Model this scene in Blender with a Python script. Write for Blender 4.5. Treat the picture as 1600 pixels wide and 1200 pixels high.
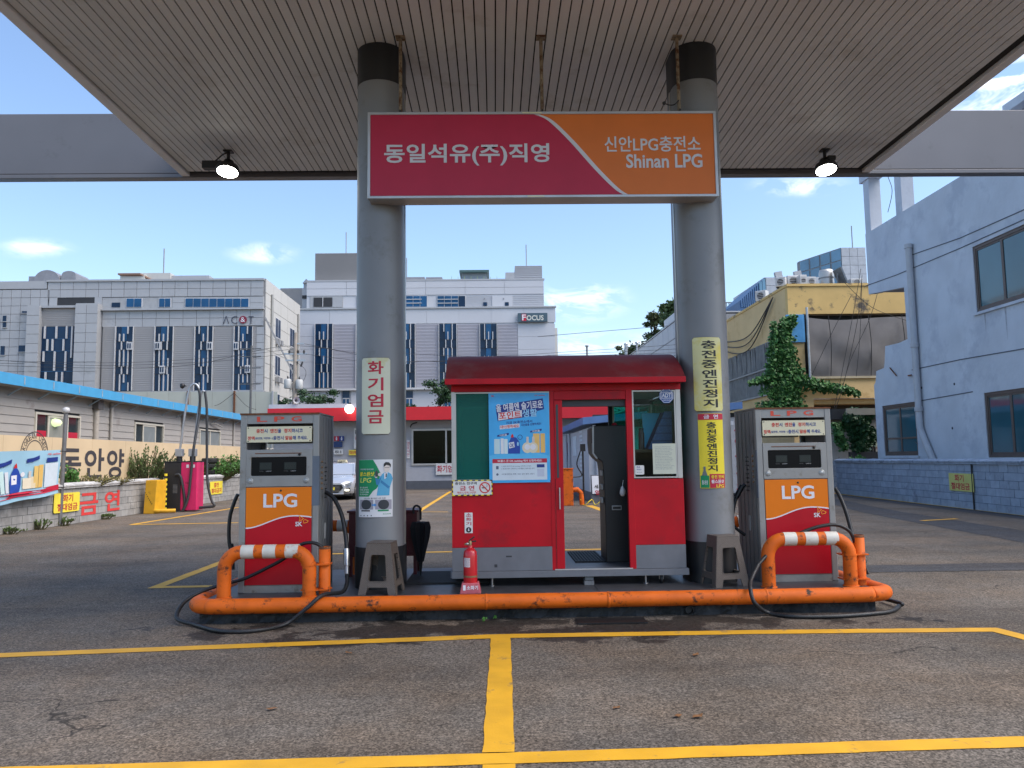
import bpy, bmesh, math, random
from math import sin, cos, pi, radians, sqrt, atan2
from mathutils import Vector, Matrix
from mathutils.geometry import tessellate_polygon
random.seed(7)
R = random.random
def U(a, b): return random.uniform(a, b)
sc = bpy.context.scene
for o in list(bpy.data.objects): bpy.data.objects.remove(o)
COL = sc.collection

# ------------------------------------------------------------------ camera
FPX, CAMH = 1230.0, 1.5
_p, _y, _r = radians(5.45), radians(1.3), radians(0.8)
FWD = Vector((sin(_y)*cos(_p), cos(_y)*cos(_p), sin(_p)))
_R0 = Vector((cos(_y), -sin(_y), 0)); _U0 = _R0.cross(FWD)
RGT = cos(_r)*_R0 - sin(_r)*_U0; UPV = sin(_r)*_R0 + cos(_r)*_U0
CAM = Vector((0, 0, CAMH))
cd = bpy.data.cameras.new('camera'); cd.sensor_fit = 'HORIZONTAL'; cd.sensor_width = 36; cd.lens = FPX/1600*36
cd.clip_start = 0.05; cd.clip_end = 2000
camo = bpy.data.objects.new('camera', cd); COL.objects.link(camo)
m = Matrix.Identity(4)
for i in range(3):
    m[i][0] = RGT[i]; m[i][1] = UPV[i]; m[i][2] = -FWD[i]; m[i][3] = CAM[i]
camo.matrix_world = m; sc.camera = camo

# ------------------------------------------------------------------ world, sun, exposure
SUN_EL, SUN_AZ = 54.0, 110.0          # degrees; azimuth clockwise from +Y (the view direction)
EXPOSURE = 1.5
w = bpy.data.worlds.new('World'); sc.world = w; w.use_nodes = True
wt = w.node_tree; wt.nodes.clear()
def WN(t, **k):
    n = wt.nodes.new(t)
    for a, b in k.items(): setattr(n, a, b)
    return n
def wmath(op, a, b=None, c=None, clamp=False):
    n = WN('ShaderNodeMath', operation=op, use_clamp=clamp)
    for i, v in enumerate((a, b, c)):
        if v is None: continue
        if hasattr(v, 'links'): wt.links.new(v, n.inputs[i])
        else: n.inputs[i].default_value = v
    return n.outputs[0]
sky = WN('ShaderNodeTexSky', sky_type='NISHITA'); sky.sun_disc = False
sky.sun_elevation = radians(SUN_EL); sky.sun_rotation = radians(SUN_AZ)
sky.air_density = 1.15; sky.dust_density = 1.2; sky.ozone_density = 1.6; sky.altitude = 50
tc = WN('ShaderNodeTexCoord')
def pixdir(u, v): return (FWD*FPX + RGT*(u-800) + UPV*(600-v)).normalized()
# wispy clouds: fractal noise, gathered round a few directions of the sky dome
nmap = WN('ShaderNodeMapping'); nmap.inputs['Scale'].default_value = (1, 1, 2.6)
wt.links.new(tc.outputs['Generated'], nmap.inputs[0])
ns = WN('ShaderNodeTexNoise'); ns.inputs['Scale'].default_value = 17; ns.inputs['Detail'].default_value = 4; ns.inputs['Roughness'].default_value = .62
ns.inputs['Distortion'].default_value = .6
wt.links.new(nmap.outputs[0], ns.inputs['Vector'])
acc = None
CLOUDS = [(55, 388, 46, 14, .7), (412, 396, 46, 15, .7), (905, 470, 66, 28, 1.0), (1248, 290, 62, 15, .85), (960, 538, 150, 18, .62),
          (1590, 110, 160, 90, 1.5), (-200, 260, 130, 36, .8), (860, -500, 240, 90, .9)]
for (cu, cv, su, sv, g) in CLOUDS:
    d = pixdir(cu, cv); e1 = RGT - d*RGT.dot(d); e1.normalize(); e2 = d.cross(e1)
    k = (FPX*FPX + (cu-800)**2 + (cv-600)**2)**.5
    rot = Matrix((e1, e2, d)).transposed().to_euler()
    mp = WN('ShaderNodeMapping', vector_type='TEXTURE'); mp.inputs['Location'].default_value = d; mp.inputs['Rotation'].default_value = rot; mp.inputs['Scale'].default_value = (su/k*1.5, sv/k*1.5, .5)
    wt.links.new(tc.outputs['Generated'], mp.inputs[0])
    ln = WN('ShaderNodeVectorMath', operation='LENGTH'); wt.links.new(mp.outputs[0], ln.inputs[0])
    mr_ = WN('ShaderNodeMapRange', interpolation_type='SMOOTHSTEP'); wt.links.new(ln.outputs['Value'], mr_.inputs[0])
    mr_.inputs[1].default_value = 1.0; mr_.inputs[2].default_value = 0.0; mr_.inputs[3].default_value = 0; mr_.inputs[4].default_value = g
    acc = mr_.outputs[0] if acc is None else wmath('MAXIMUM', acc, mr_.outputs[0])
nz = wmath('MULTIPLY', wmath('SUBTRACT', ns.outputs['Fac'], .42), 2.6, clamp=True)
cm = wmath('MULTIPLY', wmath('MULTIPLY', acc, nz), 1.1, clamp=True)
mix = WN('ShaderNodeMix', data_type='RGBA'); mix.inputs[7].default_value = (8.6, 8.3, 8.3, 1)
tint = WN('ShaderNodeMix', data_type='RGBA', blend_type='MULTIPLY'); tint.inputs[0].default_value = 1; tint.inputs[7].default_value = (0.94, 0.98, 1.05, 1)
wt.links.new(sky.outputs[0], tint.inputs[6])
wt.links.new(cm, mix.inputs[0]); wt.links.new(tint.outputs[2], mix.inputs[6])
bg = WN('ShaderNodeBackground'); bg.inputs['Strength'].default_value = 0.088
wt.links.new(mix.outputs[2], bg.inputs['Color'])
wo = WN('ShaderNodeOutputWorld'); wt.links.new(bg.outputs[0], wo.inputs['Surface'])
sl = bpy.data.lights.new('sun', 'SUN'); sl.energy = 1.6; sl.angle = radians(60); sl.color = (1, .90, .78)
so = bpy.data.objects.new('sun', sl); COL.objects.link(so)
_sd = Vector((sin(radians(SUN_AZ))*cos(radians(SUN_EL)), cos(radians(SUN_AZ))*cos(radians(SUN_EL)), sin(radians(SUN_EL))))
so.rotation_euler = _sd.to_track_quat('Z', 'Y').to_euler(); so.location = _sd*100
vs = sc.view_settings; vs.view_transform = 'Standard'; vs.look = 'None'; vs.exposure = EXPOSURE; vs.gamma = 1; vs.use_curve_mapping = False
sc.render.engine = 'CYCLES'; sc.cycles.use_denoising = True
sc.cycles.max_bounces = 5; sc.cycles.diffuse_bounces = 3; sc.cycles.glossy_bounces = 3; sc.cycles.transmission_bounces = 4; sc.cycles.transparent_max_bounces = 10; sc.cycles.caustics_reflective = False; sc.cycles.caustics_refractive = False
sc.cycles.sample_clamp_indirect = 6

# ------------------------------------------------------------------ pixel of the 1600 px photograph -> point on a real plane
def ray(u, v): return FWD*FPX + RGT*(u-800) + UPV*(600-v)
def at(u, v, Y): d = ray(u, v); return CAM + d*(Y/d.y)
def atx(u, v, X): d = ray(u, v); return CAM + d*(X/d.x)
def gnd(u, v, z=0.0): d = ray(u, v); return CAM + d*((z-CAMH)/d.z)
def rect(u0, v0, u1, v1, Y):
    um, vm = (u0+u1)/2, (v0+v1)/2
    return at(u0, vm, Y).x, at(u1, vm, Y).x, at(um, v1, Y).z, at(um, v0, Y).z

# ------------------------------------------------------------------ materials
MATS = {}
def pm(name, col, rough=.5, metal=0, var=.12, scale=3.0, bump=0, bscale=60, rnd=0, dirt=None, dscale=1.6, dthr=.58, emit=0, spec=.5, hue=None, bdist=.01, coat=0):
    """procedural paint: base colour, slow variation, optional blotchy dirt colour, bump, per-object shade"""
    if name in MATS: return MATS[name]
    m = bpy.data.materials.new(name); m.use_nodes = True; nt = m.node_tree; N = nt.nodes; L = nt.links
    b = N['Principled BSDF']; b.inputs['Roughness'].default_value = rough; b.inputs['Metallic'].default_value = metal
    b.inputs['Specular IOR Level'].default_value = spec
    if coat: b.inputs['Coat Weight'].default_value = coat; b.inputs['Coat Roughness'].default_value = .12
    geo = N.new('ShaderNodeNewGeometry')
    n1 = N.new('ShaderNodeTexNoise'); n1.inputs['Scale'].default_value = scale; n1.inputs['Detail'].default_value = 2.5; n1.inputs['Roughness'].default_value = .6
    L.new(geo.outputs['Position'], n1.inputs['Vector'])
    hs = N.new('ShaderNodeHueSaturation'); hs.inputs['Color'].default_value = (*col, 1)
    mr = N.new('ShaderNodeMapRange'); mr.inputs[1].default_value = .25; mr.inputs[2].default_value = .75
    mr.inputs[3].default_value = 1-var; mr.inputs[4].default_value = 1+var
    L.new(n1.outputs['Fac'], mr.inputs[0])
    val = mr.outputs[0]
    if rnd:
        oi = N.new('ShaderNodeObjectInfo'); m2 = N.new('ShaderNodeMapRange'); m2.inputs[3].default_value = 1-rnd; m2.inputs[4].default_value = 1+rnd
        L.new(oi.outputs['Random'], m2.inputs[0]); mm = N.new('ShaderNodeMath'); mm.operation = 'MULTIPLY'
        L.new(val, mm.inputs[0]); L.new(m2.outputs[0], mm.inputs[1]); val = mm.outputs[0]
    L.new(val, hs.inputs['Value'])
    out = hs.outputs[0]
    if dirt:
        n2 = N.new('ShaderNodeTexNoise'); n2.inputs['Scale'].default_value = dscale; n2.inputs['Detail'].default_value = 5; n2.inputs['Roughness'].default_value = .7
        L.new(geo.outputs['Position'], n2.inputs['Vector'])
        r2 = N.new('ShaderNodeMapRange'); r2.inputs[1].default_value = dthr; r2.inputs[2].default_value = dthr+.12
        L.new(n2.outputs['Fac'], r2.inputs[0])
        mx = N.new('ShaderNodeMix'); mx.data_type = 'RGBA'; mx.inputs[7].default_value = (*dirt, 1)
        L.new(r2.outputs[0], mx.inputs[0]); L.new(out, mx.inputs[6]); out = mx.outputs[2]
    L.new(out, b.inputs['Base Color'])
    if bump:
        n3 = N.new('ShaderNodeTexNoise'); n3.inputs['Scale'].default_value = bscale; n3.inputs['Detail'].default_value = 1.5
        L.new(geo.outputs['Position'], n3.inputs['Vector'])
        bp = N.new('ShaderNodeBump'); bp.inputs['Strength'].default_value = bump; bp.inputs['Distance'].default_value = bdist
        L.new(n3.outputs['Fac'], bp.inputs['Height']); L.new(bp.outputs[0], b.inputs['Normal'])
    if emit:
        b.inputs['Emission Color'].default_value = (*col, 1); b.inputs['Emission Strength'].default_value = emit
    MATS[name] = m
    return m
def flat(name, col, rough=.5):            # printed ink and vinyl
    return pm(name, col, rough, var=.05, scale=9)
def glass(name, tint, refl=.9, rough=.02, op=0.0):
    if name in MATS: return MATS[name]
    m = bpy.data.materials.new(name); m.use_nodes = True; nt = m.node_tree; N = nt.nodes; L = nt.links; N.clear()
    tr = N.new('ShaderNodeBsdfTransparent'); tr.inputs[0].default_value = (*tint, 1)
    gl = N.new('ShaderNodeBsdfGlossy'); gl.inputs[0].default_value = (refl, refl, refl, 1); gl.inputs['Roughness'].default_value = rough
    fr = N.new('ShaderNodeFresnel'); fr.inputs[0].default_value = 1.22
    mx = N.new('ShaderNodeMixShader'); L.new(fr.outputs[0], mx.inputs[0]); L.new(tr.outputs[0], mx.inputs[1]); L.new(gl.outputs[0], mx.inputs[2])
    out = N.new('ShaderNodeOutputMaterial')
    if op:
        df = N.new('ShaderNodeBsdfDiffuse'); df.inputs[0].default_value = (*[c*.6 for c in tint], 1)
        m3 = N.new('ShaderNodeMixShader'); m3.inputs[0].default_value = op; L.new(mx.outputs[0], m3.inputs[1]); L.new(df.outputs[0], m3.inputs[2]); L.new(m3.outputs[0], out.inputs[0])
    else: L.new(mx.outputs[0], out.inputs[0])
    MATS[name] = m
    return m

# ------------------------------------------------------------------ mesh building
class MB:
    def __init__(s, xf=None): s.v = []; s.f = []; s.sm = []; s.xf = xf
    def add(s, vs, fs, smooth=False):
        o = len(s.v)
        s.v += [tuple(s.xf @ Vector(p)) if s.xf else tuple(p) for p in vs]
        for f in fs: s.f.append([i+o for i in f]); s.sm.append(smooth)
        return s
    def box(s, x0, x1, y0, y1, z0, z1):
        return s.add([(x0,y0,z0),(x1,y0,z0),(x1,y1,z0),(x0,y1,z0),(x0,y0,z1),(x1,y0,z1),(x1,y1,z1),(x0,y1,z1)],
                     [(0,3,2,1),(4,5,6,7),(0,1,5,4),(1,2,6,5),(2,3,7,6),(3,0,4,7)])
    def hexa(s, p):  # 8 points, bottom four then top four
        return s.add(p, [(0,3,2,1),(4,5,6,7),(0,1,5,4),(1,2,6,5),(2,3,7,6),(3,0,4,7)])
    def bar(s, a, b, w, h=None):   # box bar between two points
        a, b = Vector(a), Vector(b); h = h or w; d = (b-a).normalized()
        up = Vector((0,0,1)) if abs(d.z) < .95 else Vector((0,1,0))
        r = d.cross(up).normalized()*w/2; u = r.cross(d).normalized()*h/2
        return s.add([a-r-u, a+r-u, a+r+u, a-r+u, b-r-u, b+r-u, b+r+u, b-r+u], [(0,1,2,3),(7,6,5,4),(0,4,5,1),(1,5,6,2),(2,6,7,3),(3,7,4,0)])
    def tube(s, pts, r, n=10, cap=True):
        pts = [Vector(p) for p in pts]; rs = r if isinstance(r, (list, tuple)) else [r]*len(pts)
        rings = []; prev = None
        for i, p in enumerate(pts):
            t = (pts[min(i+1, len(pts)-1)] - pts[max(i-1, 0)])
            t = t.normalized() if t.length > 1e-9 else Vector((0,0,1))
            if prev is None:
                a = Vector((0,0,1)) if abs(t.z) < .9 else Vector((1,0,0)); nrm = (a - t*a.dot(t)).normalized()
            else:
                nrm = prev - t*prev.dot(t); nrm = nrm.normalized() if nrm.length > 1e-6 else prev
            prev = nrm; bn = t.cross(nrm)
            rings.append([p + (nrm*cos(2*pi*k/n) + bn*sin(2*pi*k/n))*rs[i] for k in range(n)])
        vs = [q for rg in rings for q in rg]; fs = []
        for i in range(len(pts)-1):
            for k in range(n): fs.append((i*n+k, i*n+(k+1)%n, (i+1)*n+(k+1)%n, (i+1)*n+k))
        s.add(vs, fs, True)
        if cap: s.add(rings[0], [tuple(range(n))[::-1]]); s.add(rings[-1], [tuple(range(n))])
        return s
    def lathe(s, prof, n=24, c=(0,0,0), axis='Z', cap=True):
        vs = []
        for (r, h) in prof:
            for k in range(n):
                a = 2*pi*k/n; x, y = r*cos(a), r*sin(a)
                vs.append({'Z': (c[0]+x, c[1]+y, c[2]+h), 'Y': (c[0]+x, c[1]+h, c[2]-y), 'X': (c[0]+h, c[1]+x, c[2]+y)}[axis])
        fs = [(i*n+k, i*n+(k+1)%n, (i+1)*n+(k+1)%n, (i+1)*n+k) for i in range(len(prof)-1) for k in range(n)]
        s.add(vs, fs, True)
        if cap: s.add(vs[:n], [tuple(range(n))[::-1]]); s.add(vs[-n:], [tuple(range(n))])
        return s
    def prism(s, poly, y0, y1, holes=()):     # polygon in local x,z; front at y0, back at y1
        loops = [list(poly)] + [list(h) for h in holes]
        tri = tessellate_polygon([[Vector((p[0], p[1], 0)) for p in l] for l in loops])
        pts = [p for l in loops for p in l]; n = len(pts)
        vs = [(p[0], y0, p[1]) for p in pts] + [(p[0], y1, p[1]) for p in pts]
        fs = []
        for t in tri:
            a, b, c = [pts[i] for i in t]
            ccw = (b[0]-a[0])*(c[1]-a[1]) - (b[1]-a[1])*(c[0]-a[0]) > 0
            t = t if ccw else t[::-1]
            fs.append(tuple(t)); fs.append(tuple(i+n for i in t[::-1]))
        if y1 != y0:
            o = 0
            for li, l in enumerate(loops):
                ar = sum(l[i][0]*l[(i+1)%len(l)][1] - l[(i+1)%len(l)][0]*l[i][1] for i in range(len(l)))
                pos = (ar > 0) == (li == 0)
                for i in range(len(l)):
                    a, b = o+i, o+(i+1)%len(l)
                    fs.append((a, a+n, b+n, b) if pos else (b, b+n, a+n, a))
                o += len(l)
        else: fs = fs[::2]
        return s.add(vs, fs)
    def build(s, name, mat, parent=None, bevel=0, seg=2):
        me = bpy.data.meshes.new(name); me.from_pydata(s.v, [], s.f); me.polygons.foreach_set('use_smooth', s.sm); me.update()
        return link(name, me, mat, parent, bevel, seg)
def link(name, me, mat, parent=None, bevel=0, seg=2):
    if mat is not None and not me.materials: me.materials.append(mat)
    o = bpy.data.objects.new(name, me); COL.objects.link(o)
    if parent is not None: o.parent = parent
    if bevel:
        b = o.modifiers.new('bevel', 'BEVEL'); b.width = bevel; b.segments = seg; b.limit_method = 'ANGLE'; b.angle_limit = radians(40)
    return o
def rc(x0, x1, z0, z1, r=0, n=4):             # rounded rectangle outline
    if not r: return [(x0,z0),(x1,z0),(x1,z1),(x0,z1)]
    P = []
    for cx, cz, a in ((x1-r,z0+r,-90),(x1-r,z1-r,0),(x0+r,z1-r,90),(x0+r,z0+r,180)):
        for k in range(n+1): t = radians(a+90*k/n); P.append((cx+r*cos(t), cz+r*sin(t)))
    return P
def ell(cx, cz, rx, rz=None, n=20, a0=0, a1=360):
    rz = rz or rx
    full = abs(a1-a0) >= 360
    return [(cx+rx*cos(radians(a0+(a1-a0)*k/(n if full else n-1))), cz+rz*sin(radians(a0+(a1-a0)*k/(n if full else n-1)))) for k in range(n)]
def cat(pts, n=8, closed=False):               # Catmull-Rom through points
    P = [Vector(p) for p in pts]; out = []
    for i in range(len(P)-1):
        p0, p1, p2, p3 = P[max(i-1,0)], P[i], P[i+1], P[min(i+2,len(P)-1)]
        for k in range(n):
            t = k/n; out.append(.5*((2*p1)+(p2-p0)*t+(2*p0-5*p1+4*p2-p3)*t*t+(3*p1-p0-3*p2+p3)*t**3))
    out.append(P[-1]); return out
def thing(name, label, cat_, loc=(0,0,0), rotz=0, group=None, mesh=None):
    o = bpy.data.objects.new(name, None); COL.objects.link(o); o.empty_display_size = .2
    o.location = loc; o.rotation_euler = (0, 0, rotz); return tag(o, label, cat_, group)
def tag(o, label, cat_, group=None):
    o['label'] = label; o['category'] = cat_
    if group: o['group'] = group
    return o
def struct(o): o['kind'] = 'structure'; return o
def dup(root, loc, label, rotz=None):
    r = root.copy(); COL.objects.link(r); r.location = loc; r['label'] = label
    if rotz is not None: r.rotation_euler = (0, 0, rotz)
    for ch in list(root.children):
        c = ch.copy(); COL.objects.link(c); c.parent = r
        for g in ch.children:
            d = g.copy(); COL.objects.link(d); d.parent = c
    return r

# ------------------------------------------------------------------ lettering (Blender's own font, turned into flat meshes)
TS = bpy.data.scenes.new('lettering'); TC = {}
def textmesh(body, bold):
    bold = min(bold, .022); k = (body, bold)
    if k in TC: return TC[k]
    cu = bpy.data.curves.new('lettering', 'FONT'); cu.body = body; cu.size = 1; cu.offset = bold; cu.resolution_u = 3
    o = bpy.data.objects.new('lettering', cu); TS.collection.objects.link(o)
    vl = TS.view_layers[0]; vl.update(); dg = vl.depsgraph
    me = o.evaluated_get(dg).to_mesh()
    vs = [(v.co.x, v.co.y) for v in me.vertices]; fs = [tuple(p.vertices) for p in me.polygons]
    o.evaluated_get(dg).to_mesh_clear(); bpy.data.objects.remove(o)
    x0 = min(v[0] for v in vs); x1 = max(v[0] for v in vs); y0 = min(v[1] for v in vs); y1 = max(v[1] for v in vs)
    TC[k] = ([((v[0]-x0)/(x1-x0), (v[1]-y0)/(y1-y0)) for v in vs], fs, (x1-x0)/(y1-y0))
    return TC[k]
def addtext(mb, body, x0, x1, z0, z1, y, bold=.02, shear=0, rot=0):
    vs, fs, asp = textmesh(body, bold)
    cx, cz = (x0+x1)/2, (z0+z1)/2; P = []
    for (a, b) in vs:
        px, pz = x0+(x1-x0)*a + shear*(b-.5)*(z1-z0) - cx, z0+(z1-z0)*b - cz
        P.append((cx+px*cos(rot)-pz*sin(rot), y, cz+px*sin(rot)+pz*cos(rot)))
    mb.add(P, fs); return mb
def text(body, x0, x1, z0, z1, y, mat, parent, bold=.02, name='lettering', shear=0, rot=0):
    return addtext(MB(), body, x0, x1, z0, z1, y, bold, shear, rot).build(name, mat, parent)
def vtext(body, xc, wd, z0, z1, y, mat, parent, bold=.03, gap=.12, name='lettering'):
    mb = MB(); n = len(body); h = (z1-z0)/n
    for i, ch in enumerate(body):
        zt = z1 - i*h; addtext(mb, ch, xc-wd/2, xc+wd/2, zt-h*(1-gap), zt, y, bold)
    return mb.build(name, mat, parent)
def panel(parent, name, mat, x0, x1, z0, z1, y0, y1, r=0, bevel=0):
    return MB().prism(rc(x0, x1, z0, z1, r), y0, y1).build(name, mat, parent, bevel)
# ================================================================== ground
def asphalt(name, base, patch=.25, wet=True, speck=.6):
    m = bpy.data.materials.new(name); m.use_nodes = True; nt = m.node_tree; N = nt.nodes; L = nt.links; b = N['Principled BSDF']
    geo = N.new('ShaderNodeNewGeometry'); P = geo.outputs['Position']
    def noise(s, d=4, r=.6, vec=P, dist=0):
        n = N.new('ShaderNodeTexNoise'); n.inputs['Scale'].default_value = s; n.inputs['Detail'].default_value = d; n.inputs['Roughness'].default_value = r; n.inputs['Distortion'].default_value = dist
        L.new(vec, n.inputs['Vector']); return n.outputs['Fac']
    def mr(x, a, c, d, e):
        n = N.new('ShaderNodeMapRange'); L.new(x, n.inputs[0])
        for i, q in enumerate((a, c, d, e)): n.inputs[i+1].default_value = q
        return n.outputs[0]
    def mul(a, c, op='MULTIPLY'):
        n = N.new('ShaderNodeMath'); n.operation = op
        for i, q in enumerate((a, c)):
            if hasattr(q, 'links'): L.new(q, n.inputs[i])
            else: n.inputs[i].default_value = q
        return n.outputs[0]
    vor = N.new('ShaderNodeTexVoronoi'); vor.inputs['Scale'].default_value = 105; L.new(P, vor.inputs['Vector'])
    bw = N.new('ShaderNodeRGBToBW'); L.new(vor.outputs['Color'], bw.inputs[0])
    grain = mr(bw.outputs[0], .1, .9, 1-speck, 1+speck)
    big = mr(noise(.55, 3), .3, .7, 1-patch, 1+patch)
    mid = mr(noise(6, 2), .3, .7, .88, 1.12)
    fine = mr(noise(38, 3), .35, .7, .62, 1.45)
    val = mul(mul(mul(grain, big), mid), fine)
    hs = N.new('ShaderNodeHueSaturation'); hs.inputs['Color'].default_value = (*base, 1); L.new(val, hs.inputs['Value'])
    # slow warm / cool drift
    mx = N.new('ShaderNodeMix'); mx.data_type = 'RGBA'; mx.blend_type = 'MULTIPLY'; mx.inputs[7].default_value = (1.08, .98, .88, 1)
    L.new(mr(noise(.9, 3), .4, .65, 0, 1), mx.inputs[0]); L.new(hs.outputs[0], mx.inputs[6]); col = mx.outputs[2]
    rough = mr(noise(9), .3, .7, .72, .92)
    if wet:
        # spilled water and oil: blotches with their own edges, mostly beside the pump island
        sp = N.new('ShaderNodeSeparateXYZ'); L.new(P, sp.inputs[0])
        dy = mul(mul(mul(sp.outputs['Y'], -7.15, 'ADD'), 1/.75), 1); dx = mul(mul(sp.outputs['X'], -.2, 'ADD'), 1/4.2)
        near = mul(mul(1.0, mul(mul(dy, dy), mul(dx, dx), 'ADD'), 'SUBTRACT'), .24)
        st = mr(mul(noise(1.7, 6, .68), mul(near, -.16, 'MAXIMUM'), 'ADD'), .64, .68, 0, 1)
        sc1 = N.new('ShaderNodeMapping'); sc1.inputs['Scale'].default_value = (.8, 2.6, 1); L.new(P, sc1.inputs[0])
        dr = mr(noise(2.6, 5, .65, sc1.outputs[0]), .70, .735, 0, .75)
        stain = mul(st, dr, 'MAXIMUM')
        m2 = N.new('ShaderNodeMix'); m2.data_type = 'RGBA'; m2.blend_type = 'MULTIPLY'; m2.inputs[7].default_value = (.30, .30, .31, 1)
        L.new(stain, m2.inputs[0]); L.new(col, m2.inputs[6]); col = m2.outputs[2]
        n = N.new('ShaderNodeMapRange'); L.new(st, n.inputs[0]); n.inputs[3].default_value = 0; n.inputs[4].default_value = -.12
        rough = mul(rough, n.outputs[0], 'ADD')
    # oil drips: small round spots, thicker in some places, and paler worn wheel paths
    ov = N.new('ShaderNodeTexVoronoi'); ov.inputs['Scale'].default_value = 2.3; L.new(P, ov.inputs['Vector'])
    od = mul(mr(mul(ov.outputs['Distance'], mul(noise(14, 2), .16), 'ADD'), .13, .17, .6, 0), mr(noise(.8, 1), .48, .58, 0, 1))
    m4 = N.new('ShaderNodeMix'); m4.data_type = 'RGBA'; m4.blend_type = 'MULTIPLY'; m4.inputs[7].default_value = (.42, .41, .41, 1); L.new(od, m4.inputs[0]); L.new(col, m4.inputs[6]); col = m4.outputs[2]
    wp = N.new('ShaderNodeMapping'); wp.inputs['Scale'].default_value = (.12, 1.1, 1); L.new(P, wp.inputs[0])
    m5 = N.new('ShaderNodeMix'); m5.data_type = 'RGBA'; m5.blend_type = 'MULTIPLY'; m5.inputs[7].default_value = (.84, .84, .85, 1); L.new(mr(noise(1.0, 3, .55, wp.outputs[0]), .52, .62, 0, 1), m5.inputs[0]); L.new(col, m5.inputs[6]); col = m5.outputs[2]
    b.inputs['Specular IOR Level'].default_value = .22
    # cracks
    cv = N.new('ShaderNodeTexVoronoi'); cv.feature = 'DISTANCE_TO_EDGE'; cv.inputs['Scale'].default_value = .42
    wv = N.new('ShaderNodeVectorMath'); wv.operation = 'MULTIPLY_ADD'; L.new(P, wv.inputs[0]); wv.inputs[1].default_value = (1, 1, 1)
    nn = N.new('ShaderNodeTexNoise'); nn.inputs['Scale'].default_value = 1.6; nn.inputs['Detail'].default_value = 4; L.new(P, nn.inputs['Vector'])
    vs_ = N.new('ShaderNodeVectorMath'); vs_.operation = 'SCALE'; vs_.inputs['Scale'].default_value = .9; L.new(nn.outputs['Color'], vs_.inputs[0]); L.new(vs_.outputs[0], wv.inputs[2])
    L.new(wv.outputs[0], cv.inputs['Vector'])
    ck = mul(mr(cv.outputs['Distance'], .0015, .004, 1, 0), mr(noise(.5, 2), .53, .6, 0, .75))
    m3 = N.new('ShaderNodeMix'); m3.data_type = 'RGBA'; m3.inputs[7].default_value = (.012, .011, .01, 1)
    L.new(ck, m3.inputs[0]); L.new(col, m3.inputs[6]); L.new(m3.outputs[2], b.inputs['Base Color'])
    L.new(rough, b.inputs['Roughness'])
    bp = N.new('ShaderNodeBump'); bp.inputs['Strength'].default_value = .5; bp.inputs['Distance'].default_value = .006
    L.new(mul(bw.outputs[0], mul(noise(140, 3), .6), 'ADD'), bp.inputs['Height']); L.new(bp.outputs[0], b.inputs['Normal'])
    return m
A_MAIN = asphalt('asphalt', (.132, .114, .095))
A_DARK = asphalt('asphalt_repair', (.07, .07, .074), .12, False, .3)
bm_ = bmesh.new(); bmesh.ops.create_grid(bm_, x_segments=4, y_segments=4, size=600)
me = bpy.data.meshes.new('ground'); bm_.to_mesh(me); bm_.free()
struct(link('ground', me, A_MAIN))
def sheet(name, pts, z, mat):
    return struct(MB().add([(p[0], p[1], z) for p in pts], [tuple(range(len(pts)))]).build(name, mat))
def wavy(pts, amp, step=.35):                       # uneven outline
    out = []
    for i in range(len(pts)):
        a, b = Vector(pts[i]), Vector(pts[(i+1) % len(pts)]); d = b-a; n = max(1, int(d.length/step)); q = Vector((-d.y, d.x)).normalized()
        for k in range(n): out.append(tuple(a+d*k/n+q*U(-amp, amp)))
    return out
sheet('asphalt_patch', wavy([(4.0,10.1),(7.2,10.05),(14,10.0),(14,10.85),(7.2,10.75),(4.0,10.7)], .012), .004, A_DARK)
sheet('asphalt_patch', wavy([(8.7,12.8),(9.9,12.8),(10.5,20.5),(11.6,27),(10.9,27.5),(9.5,20.5)], .03), .004, A_DARK)
sheet('asphalt_patch', wavy([(11.6,14),(12.25,14),(12.9,29),(12.3,29)], .03), .004, A_DARK)
sheet('asphalt_patch', wavy([(-3.5,40.3),(6,40.3),(6,41.7),(-5.0,41.7)], .03), .004, A_DARK)
# painted yellow lines, worn and cracked
def linepaint():
    m = pm('yellow_line_paint', (.66, .345, .014), .62, var=.16, scale=3, bump=.5, bscale=90, bdist=.004, dirt=(.17,.13,.08), dscale=4, dthr=.60)
    return m
YL = linepaint()
def road_line(pts, wd, z=.004):
    vs = []; n = len(pts)
    P = [Vector(p) for p in pts]; L_ = []; Rr = []
    for i in range(n):
        if i == 0: d = (P[1]-P[0]).normalized(); k = 1
        elif i == n-1: d = (P[-1]-P[-2]).normalized(); k = 1
        else:
            a, b = (P[i]-P[i-1]).normalized(), (P[i+1]-P[i]).normalized(); d = (a+b).normalized(); k = 1/max(.5, d.dot(b))
        q = Vector((-d.y, d.x))*wd/2*k; L_.append(P[i]+q); Rr.append(P[i]-q)
    # subdivide with ragged edges
    vs = []; fs = []
    for i in range(n-1):
        m_ = max(2, int((P[i+1]-P[i]).length/.12))
        for k in range(m_ + (1 if i == n-2 else 0)):
            t = k/m_; j = U(-.006, .006)
            a = L_[i].lerp(L_[i+1], t); b = Rr[i].lerp(Rr[i+1], t); q = (a-b).normalized()
            a = a+q*U(-.004, .004); b = b+q*U(-.004, .004); vs += [(a.x, a.y, z), (b.x, b.y, z)]
    for i in range(len(vs)//2-1): fs.append((2*i, 2*i+1, 2*i+3, 2*i+2))
    return struct(MB().add(vs, fs).build('road_marking', YL))
def G2(u, v): g = gnd(u, v); return (g.x, g.y)
road_line([(-8, 6.16), (-3.95, 6.53), (.03, 6.87), (2.2, 6.84), (4.22, 6.76), (4.75, 4.0)], .15)
road_line([(.03, 6.79), (.0, 4.2)], .165, .0055)
road_line([(-6, 4.02), (0, 4.12), (4.7, 4.24)], .15)
road_line([(.0, 4.05), (.0, -2)], .165)
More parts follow.
